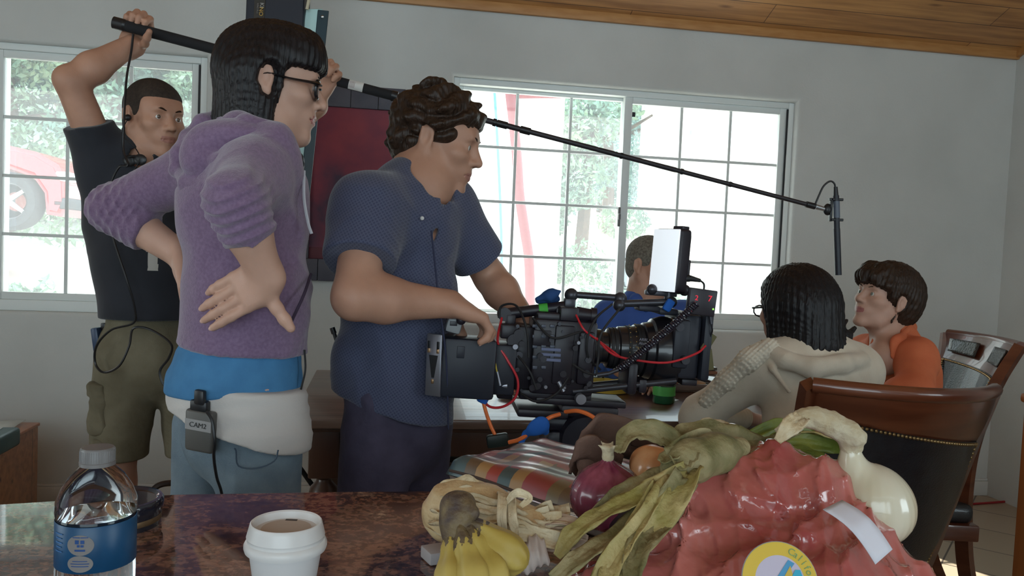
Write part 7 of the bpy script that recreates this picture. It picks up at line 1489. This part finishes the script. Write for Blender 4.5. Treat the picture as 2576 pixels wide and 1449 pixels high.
def leaf(S_pts, w, name, m, parent, curl=0.35, seed=0, n=26, hint=(0, -0.6, 0.8), ruff=0.25):
    """a long strap leaf: width w (list) along the points, folded along its midrib"""
    C = catmull([Vector(p) for p in S_pts], 10); N = len(C); rs = random.Random(seed); G = np.zeros((N, 9, 3)); X = None; ph = rs.random()*6
    for i in range(N):
        T = (C[min(i+1, N-1)]-C[max(i-1, 0)]).normalized(); h = Vector(hint); s = T.cross(h).normalized(); nrm = s.cross(T).normalized(); ww = float(np.interp(i/(N-1)*(len(w)-1), range(len(w)), w))
        tw = 0.5*math.sin(i*.13+ph); s2 = s*math.cos(tw)+nrm*math.sin(tw); n2 = nrm*math.cos(tw)-s*math.sin(tw)
        for j in range(9):
            t = j/4-1; edge = ruff*ww*math.sin(i*.9+j*2.0+ph)*abs(t)*.5; G[i, j] = list(C[i]+s2*(t*ww)+n2*(curl*ww*(abs(t)**1.4)+edge+.12*ww*math.sin(j*2.6+i*.2)))
    return grid_mesh(name, G, m, parent, thick=.0012)
dO = 0.86
onion('red_onion', 'large glossy red onion in front of the patterned cushion', W(1528, 1252, dO), 0.041, M_ONRED, frame_from(Vector((-.05, -.12, 1))))
onion('yellow_onion', 'peach-coloured onion behind the withered leaves, right of the brown strap', W(1640, 1178, 0.95), 0.029, M_ONYEL, frame_from(Vector((.5, -.3, .8))))
onion('yellow_onion', 'pinkish onion half hidden at the back of the pile under the pale leaf tuft', W(1840, 1118, 0.99), 0.026, M_ONYEL, frame_from(Vector((-.9, -.1, .3))))
# large white onion with its bent neck
def white_onion():
    e = thing('white_onion', 'big white onion with a thick bent stalk at the right of the pile', 'onion'); d = 0.86; c = W(2198, 1278, d)
    S = Sdf(); S.ell(c, (0.0430, .042, .041), None, .01); S.ell(c+Vector((-.006, 0, .012)), (.034, .034, .034), None, .02); S.chain([W(2165, 1225, d), W(2142, 1180, d), W(2138, 1120, d)], [.020, .0115, .0100], .016)
    aa = A(c); 
    S.dsp = lambda P: .00018*np.sin(np.arctan2(P[:, 1]-aa[1], P[:, 0]-aa[0])*26+P[:, 2]*60)
    sdf_obj('bulb', S, .0022, M_ONWH, e)
    S = Sdf(); S.chain([W(2140, 1150, d), W(2138, 1100, d), W(2128, 1084, d-.005)], [.0112, .0105, .011], .008); S.chain([W(2150, 1118, d), W(2160, 1100, d-.01), W(2150, 1078, d-.01)], [.009, .008, .006], .005); S.chain([W(2128, 1088, d), W(2090, 1066, d), W(2052, 1052, d), W(2022, 1050, d)], [.0125, .0125, .0115, .0100], .008)
    S.chain([W(2030, 1052, d), W(2000, 1072, d-.01), W(1965, 1100, d-.015)], [.0085, .007, .004], .004); S.chain([W(2022, 1048, d), W(1990, 1058, d), W(1955, 1082, d)], [.008, .006, .003], .004); S.chain([W(2150, 1112, d-.01), W(2162, 1096, d-.012), W(2156, 1112, d-.015)], [.006, .005, .004], .003)
    S.chain([W(2144, 1075, d), W(2136, 1062, d-.004)], [.005, .003], .003)
    S.dsp = wrinkle(.0013, 700, [(.9, 0, .3), (.3, 0, 1)], 4); sdf_obj('stalk', S, .0019, M_STALK, e)
    leaf([W(2020, 1052, d-.01), W(1985, 1075, d-.02), W(1955, 1110, d-.02)], [.010, .010, .004], 'leaf_sheath', M_HUSK, e, seed=2)
white_onion()
# leek-like bundle of withered leaves
def bundle():
    e = thing('withered_leaf_bunch', 'bunch of withered onion leaves drooping across the pile towards the bananas', 'leaves'); D = .80
    L_ = [([(1560, 1140, .84), (1585, 1095, .86), (1640, 1085, .86), (1690, 1110, .85), (1720, 1160, .82)], [.006, .012, .013, .012, .010], M_LEAFD),
          ([(1700, 1130, .84), (1760, 1105, .87), (1850, 1110, .89), (1930, 1130, .90)], [.018, .022, .018, .010], M_LEAFD), ([(1690, 1170, .80), (1760, 1140, .84), (1850, 1150, .87), (1960, 1110, .90), (2010, 1085, .90)], [.018, .024, .020, .012, .006], M_LEAFD),
          ([(1740, 1180, .79), (1700, 1230, .76), (1640, 1310, .73), (1560, 1400, .70), (1500, 1480, .68)], [.014, .018, .017, .015, .009], M_LEAFY), ([(1730, 1190, .78), (1640, 1240, .76), (1530, 1290, .75), (1440, 1350, .74), (1400, 1400, .73)], [.012, .013, .012, .010, .004], M_LEAFY),
          ([(1720, 1200, .77), (1660, 1300, .74), (1610, 1380, .70), (1590, 1470, .67)], [.014, .015, .013, .008], M_LEAFD), ([(1700, 1220, .77), (1580, 1330, .73), (1470, 1400, .70), (1390, 1460, .69)], [.010, .012, .011, .006], M_LEAFD),
          ([(1720, 1180, .80), (1640, 1210, .79), (1570, 1240, .78), (1500, 1300, .77), (1450, 1345, .77)], [.012, .014, .010, .008, .004], M_LEAFD), ([(1740, 1175, .78), (1700, 1150, .80), (1665, 1165, .79)], [.014, .016, .006], M_LEAFD), ([(1660, 1220, .76), (1600, 1330, .72), (1540, 1430, .69), (1520, 1500, .67)], [.008, .010, .010, .006], M_LEAFY)]
    for k, (p, w, m) in enumerate(L_): leaf([W(*q) for q in p], w, 'leaf', m, e, seed=k+3)
    S = Sdf(); S.chain([W(1690, 1180, .795), W(1740, 1160, .81), W(1800, 1140, .835), W(1860, 1125, .86)], [.012, .019, .018, .012], .02); S.dsp = wrinkle(.003, 280, [(.2, .3, 1), (0, 0, 1)], 7, .8); sdf_obj('leaf_base', S, .0022, M_LEAFD, e)
    e = thing('green_leaf_bunch', 'green and yellow onion leaves behind the white onion stalk', 'leaves')
    for k, (p, w, m) in enumerate([([(1900, 1120, .93), (1990, 1105, .95), (2090, 1120, .96), (2150, 1150, .96)], [.010, .014, .013, .010], M_LEAFG), ([(1930, 1095, .95), (2020, 1085, .96), (2110, 1105, .96), (2160, 1130, .96)], [.006, .010, .010, .006], M_LEAFY), ([(1960, 1130, .92), (2040, 1145, .93), (2110, 1180, .93)], [.008, .012, .008], M_LEAFG), ([(1880, 1100, .94), (1950, 1075, .95), (2010, 1070, .95)], [.006, .010, .005], M_LEAFG)]): leaf([W(*q) for q in p], w, 'leaf', m, e, seed=k+30)
    e = thing('papery_leaf_tuft', 'pale papery leaf tuft at the top of the pile, below the cream sleeve', 'leaves')
    for k, p in enumerate([[(1755, 1110, .97), (1780, 1080, .98), (1815, 1072, .98)], [(1790, 1108, .97), (1805, 1078, .97), (1790, 1066, .97)], [(1820, 1110, .97), (1825, 1082, .97), (1845, 1075, .97)]]): leaf([W(*q) for q in p], [.012, .014, .006], 'leaf', M_HUSK, e, seed=k+50)
bundle()
# dried husk-wrapped bundle tied in the middle
def husks():
    e = thing('husk_bundle', 'bundle of dried husks tied with a strip, lying behind the banana stems', 'husk bundle'); d = .80
    for k in range(13):
        t = k/12; y0 = 1262+70*t; d0 = d-.03*t+(.02 if k % 2 else 0)
        leaf([W(1105+18*math.sin(k), y0-10+8*math.sin(k*2), d0), W(1170, 1245+86*t, d0-.015), W(1260, 1272+58*t, d0-.02), W(1330, 1300+42*t, d0-.015), W(1395+40*math.sin(k*1.7), 1282+92*t, d0-.02)], [.012, .017, .015, .008, .009], 'husk', M_HUSK, e, seed=k+70, curl=.5)
    S = Sdf(); S.chain([W(1112, 1330, .79), W(1100, 1290, .80), W(1120, 1258, .80), W(1160, 1248, .80), W(1190, 1262, .79)], [.012, .014, .014, .014, .012], .01); S.chain([W(1150, 1290, .79), W(1230, 1300, .79), W(1330, 1325, .785), W(1400, 1332, .78)], [.024, .026, .016, .012], .02)
    S.dsp = wrinkle(.0022, 330, [(.3, 0, 1), (0, 0, 1)], 9, .8); sdf_obj('husk_core', S, .0022, mat('tan_husk', (0.40, 0.24, 0.11), .5, col2=(.55, .40, .22), nscale=30, bump=.3, bscale=120), e)
    for a, b in (((1262, 1240), (1275, 1385)), ((1284, 1248), (1310, 1380))):
        leaf([W(a[0]-10, a[1]+12, d-.005), W(a[0]+2, a[1]+4, d-.04), W((a[0]+b[0])/2-6, (a[1]+b[1])/2, d-.065), W(b[0], b[1]-6, d-.05)], [.0035, .0045, .0045, .003], 'tie_strip', M_HUSK, e, seed=a[0], curl=.1, ruff=.05)
    leaf([W(1275, 1262, d-.05), W(1300, 1240, d-.06), W(1330, 1252, d-.06), W(1310, 1275, d-.06)], [.003, .004, .004, .002], 'tie_strip', M_HUSK, e, seed=5, curl=.1)
    e = thing('reddish_husk_tops', 'dark reddish dried shoot ends right of the husk bundle', 'dried shoots')
    for k in range(6): leaf([W(1370, 1322+9*k, .775), W(1420+6*k, 1312+13*k, .765), W(1478, 1332+12*k-10*(k % 2), .76)], [.007, .008, .003], 'shoot', mat('reddish_husk_%d' % k, (0.16+.03*(k % 2), 0.05, 0.04), .6, col2=(.45, .33, .24), nscale=20), e, seed=k+90)
    e = thing('garlic_root', 'pale papery garlic stem end hanging below the husk bundle', 'garlic')
    S = Sdf(); S.chain([W(1345, 1372, .75), W(1340, 1400, .74), W(1322, 1424, .735)], [.010, .009, .006], .01); S.chain([W(1352, 1385, .745), W(1368, 1405, .74), W(1380, 1412, .74)], [.007, .005, .0025], .005); S.chain([W(1330, 1415, .735), W(1312, 1432, .735)], [.005, .003], .004); S.chain([W(1338, 1410, .735), W(1330, 1438, .735)], [.004, .003], .004); S.dsp = wrinkle(.0016, 900, [(1, 0, .2)], 3); sdf_obj('stem', S, .0016, mat('garlic_paper', (0.50, 0.42, 0.38), .6), e)
husks()
# bananas
def bananas():
    e = thing('banana_bunch', 'bunch of yellow bananas with a dark stem in the foreground', 'bananas'); M_BAN = mat('banana_peel', (0.36, 0.25, 0.05), 0.5, col2=(0.46, 0.34, 0.09), nscale=18, bump=.05); M_STEM = mat('banana_stem', (0.055, 0.035, 0.032), 0.6, col2=(0.16, 0.11, 0.05), nscale=60, bump=.3, bscale=150)
    S = Sdf(); S.chain([W(1150, 1275, .70), W(1152, 1310, .695), W(1150, 1345, .69)], [.0135, .0145, .013], .01); S.cap(W(1180, 1275, .69), W(1190, 1290, .685), .006, .006, .006); S.cap(W(1136, 1268, .70), W(1170, 1264, .70), .008, .008, .008)
    S.dsp = wrinkle(.0012, 500, [(.2, 0, 1), (1, 0, .2)], 5); sdf_obj('stem', S, .002, M_STEM, e)
    for k, (p, r) in enumerate(((((1150, 1335, .69), (1140, 1380, .68), (1137, 1450, .66), (1140, 1560, .63), (1180, 1660, .61)), .0135), (((1160, 1335, .68), (1172, 1380, .67), (1190, 1450, .65), (1205, 1560, .62), (1230, 1650, .61)), .0135),
                                (((1172, 1325, .685), (1200, 1370, .675), (1240, 1440, .66), (1262, 1540, .64), (1270, 1630, .63)), .0130), (((1180, 1315, .69), (1220, 1352, .685), (1262, 1382, .68), (1282, 1396, .68), (1290, 1402, .68)), .0125))):
        S = Sdf(); Q = [W(*q) for q in p]; S.chain(Q, [.0055, .0065, r*.80, r, r*.7] if k < 3 else [.0065, .009, .0125, .012, .0105], .015); aa = A(Q[2])
        T = A((Q[3]-Q[1]).normalized()); U_ = np.cross(T, A((0, 1, .2))); U_ /= np.linalg.norm(U_); V_ = np.cross(T, U_)
        S.dsp = lambda P, aa=aa, U_=U_, V_=V_: .0011*np.cos(5*np.arctan2((P-aa)@U_, (P-aa)@V_))
        o = sdf_obj('banana', S, .0022, [M_BAN, M_STEM], e); zz = Q[0].z
        face_ids(o, lambda P, q=A(Q[0]): np.linalg.norm(P-q, axis=1) < .016+.004*np.sin(P[:, 0]*900), 1)
bananas()
bm = bmesh.new(); bx(bm, WZ(1100, 1410, ZC)+Vector((0, 0, .008)), (.030, .03, .014), Matrix.Rotation(.5, 3, 'Z'), .002); tag(obj('paper_scrap', bm, mat('greyish_paper', (0.34, 0.31, 0.31), .7)), 'small folded grey paper scrap left of the banana stem', 'paper')
# brown leather strap cuff
def strap():
    e = thing('leather_strap', 'wide brown suede strap curled up behind the red onion', 'strap'); M_SU = mat('brown_suede', (0.115, 0.060, 0.045), 0.85, col2=(0.15, 0.085, 0.06), nscale=14, bump=.2, bscale=200)
    def ribbon(pts, wv, nm):
        C = catmull([W(*p) for p in pts], 8); G = np.array([[list(q+Vector(wv[0])*t) for t in np.linspace(-.5, .5, 6)] for q in C]); return grid_mesh(nm, G, M_SU, e, thick=.004)
    ribbon([(1462, 1155, .98), (1450, 1130, .96), (1478, 1100, .95), (1500, 1085, .96), (1560, 1095, .99), (1620, 1120, 1.02), (1650, 1150, 1.04)], [(.012, -.02, .048)], 'band')
    ribbon([(1440, 1165, .94), (1452, 1132, .92), (1490, 1125, .92), (1520, 1150, .93), (1560, 1172, .95)], [(.004, -.01, .030)], 'band')
    ribbon([(1590, 1105, 1.0), (1630, 1118, .99), (1650, 1135, .99)], [(.0, -.01, .016)], 'loop')
    S = Sdf(); S.chain([WZ(1500, 1215, ZC+.02), W(1500, 1160, .97), W(1500, 1130, .97)], [.035, .02, .015], .02); sdf_obj('buckle_pad', S, .004, M_SU, e)
strap()
# ---------------------------------------------------------------- red plastic produce bag
def bag():
    e = thing('plastic_produce_bag', 'crumpled translucent red plastic produce bag covering the front right of the counter', 'plastic bag')
    S = Sdf(); b = lambda x, y, d, rx, ry, rz, k=.03: S.ell(W(x, y, d), (rx, ry, rz), None, k)
    b(1960, 1235, .86, .074, .05, .043); b(1840, 1270, .83, .052, .045, .040); b(2045, 1235, .86, .050, .045, .038); b(1930, 1170, .88, .030, .025, .026)
    b(1790, 1480, .78, .10, .07, .048); b(1960, 1480, .77, .11, .07, .046); b(2100, 1430, .80, .07, .07, .044); b(2240, 1490, .81, .055, .07, .040); b(1640, 1510, .76, .09, .06, .045)
    S.chain([W(1940, 1128, .87), W(1930, 1165, .87)], [.008, .020], .02); S.chain([W(1550, 1300, .80), W(1700, 1245, .82), W(1880, 1170, .86)], [.003, .010, .016], .02); S.chain([W(1735, 1262, .78), W(1728, 1300, .77), W(1760, 1310, .77)], [.007, .004, .005], .01)
    S.chain([W(1600, 1310, .79), W(1800, 1350, .79), W(2050, 1360, .80), W(2150, 1330, .82)], [.008, .014, .018, .02], .03); S.chain([W(2120, 1300, .83), W(2200, 1375, .82), W(2310, 1460, .80)], [.018, .018, .016], .03)
    S.plane((0, 0, ZC+.001), (0, 0, -1), .004)
    rs = np.random.RandomState(12); D_ = [A(rs.normal(size=3)) for _ in range(9)]; D_ = [d/np.linalg.norm(d) for d in D_]; ph = rs.rand(9)*6
    def dsp(P):
        o = 0; w = .9*np.sin(P@D_[0]*38)+.8*np.sin(P@D_[1]*55+1)
        for i in range(6): 
            x = np.sin((P@D_[i])*(50+24*i)+ph[i]+w*(1+.2*i)); o = o+(1-2*np.abs(x)**.55)/(1+.45*i)
        return .0034*o
    S.dsp = dsp
    m = mat('red_film_plastic', (0.34, 0.06, 0.055), 0.14, col2=(0.60, 0.19, 0.16), nscale=9, coat=1.0, trans=.12, ior=1.3, spec=.8, ramp=(.3, .7), bump=.55, bscale=26)
    sdf_obj('crumpled_film', S, .0026, m, e)
    S = Sdf(); S.ell(W(1700, 1350, .82), (.055, .04, .028), None, .02); S.ell(W(1620, 1300, .84), (.045, .03, .026), None, .02); S.plane((0, 0, ZC+.001), (0, 0, -1), .004); sdf_obj('shade_filler', S, .004, mat('hollow_shade_dark', (0.03, 0.012, 0.02), .5), e)  # dark lumps added to stand in for shade in the bag's hollow
    # round sticker with coloured ring
    d = .655; c = W(1962, 1462, d); zax = N3((-.02, -.92, .42)); xx = N3(Vector((1, 0, 0))-zax*zax.x); yy = zax.cross(xx); FF = Matrix((xx, yy, zax)).transposed(); r = 96*d/2000
    st = thing('round_sticker', 'round yellow-ringed fruit label sticker on the front of the red bag', 'sticker')
    def ring(nm, r0, r1, m, dz, a0=0, a1=2*PI, par=st):
        bm = bmesh.new(); N_ = 48; V = []
        for k in range(N_+1): a = a0+(a1-a0)*k/N_; V.append((bm.verts.new(c+FF@Vector((r0*math.cos(a), r0*math.sin(a), dz))), bm.verts.new(c+FF@Vector((r1*math.cos(a), r1*math.sin(a), dz)))))
        for p_, q_ in zip(V, V[1:]):
            if r0 > 1e-6: bm.faces.new((p_[0], p_[1], q_[1], q_[0]))
            else: bm.faces.new((p_[0], p_[1], q_[1]))
        return obj(nm, bm, m, par, smooth=False)
    ring('backing', 0, r*1.02, mat('sticker_grey_edge', (.25, .27, .27), .4), .0); ring('yellow_ring', r*.66, r, mat('sticker_yellow', (.60, .40, .03), .4), .0006)
    ring('pale_disc', 0, r*.66, mat('sticker_lilac', (.48, .42, .52), .4), .0005)
    def poly(nm, pts, m, dz):
        bm = bmesh.new(); bm.faces.new([bm.verts.new(c+FF@Vector((x*r, y*r, dz))) for x, y in pts]); obj(nm, bm, m, st, smooth=False)
    poly('blue_wave', [(-.30, -.20), (.0, .20), (.26, .55), (.42, .46), (.12, .08), (-.06, -.30)], mat('sticker_blue', (.05, .25, .45), .4), .0009); poly('yellow_wave', [(-.16, -.35), (.05, .02), (.30, .40), (.36, .10), (.22, -.30)], mat('sticker_gold', (.55, .36, .04), .4), .0012)
    poly('cyan_field', [(.18, -.35), (.24, .0), (.42, .30), (.55, .30), (.64, .02), (.60, -.35)], mat('sticker_cyan', (.02, .33, .48), .3), .0015)
    M_TX = mat('sticker_lettering_green', (.20, .30, .10), .5)
    for k, ch in enumerate('California'):
        a = 1.12-.165*k; text_obj('sticker_lettering', ch, r*.26, c+FF@Vector((r*.83*math.cos(a), r*.83*math.sin(a), .0010)), FF@Vector((math.sin(a), -math.cos(a), 0)), FF@Vector((math.cos(a), math.sin(a), 0)), M_TX, st, .0002)
    # white paper tag
    T = [W(2118, 1258, .765), W(2245, 1382, .725), W(2202, 1420, .715), W(2070, 1282, .755)]; G = np.zeros((13, 5, 3))
    for i in range(13):
        for j in range(5):
            a = T[0].lerp(T[1], i/12); b_ = T[3].lerp(T[2], i/12); q = a.lerp(b_, j/4)+Vector((0, -.004, .006))*math.sin(PI*i/12)*1.2+Vector((0, -.002, 0))*(1 if i == 6 else 0); G[i, j] = list(q)
    tag(grid_mesh('paper_tag', G, mat('white_tag_paper', (0.62, 0.60, 0.66), .7), thick=.0006), 'long blank white paper tag lying on the red plastic bag', 'paper tag')
bag()
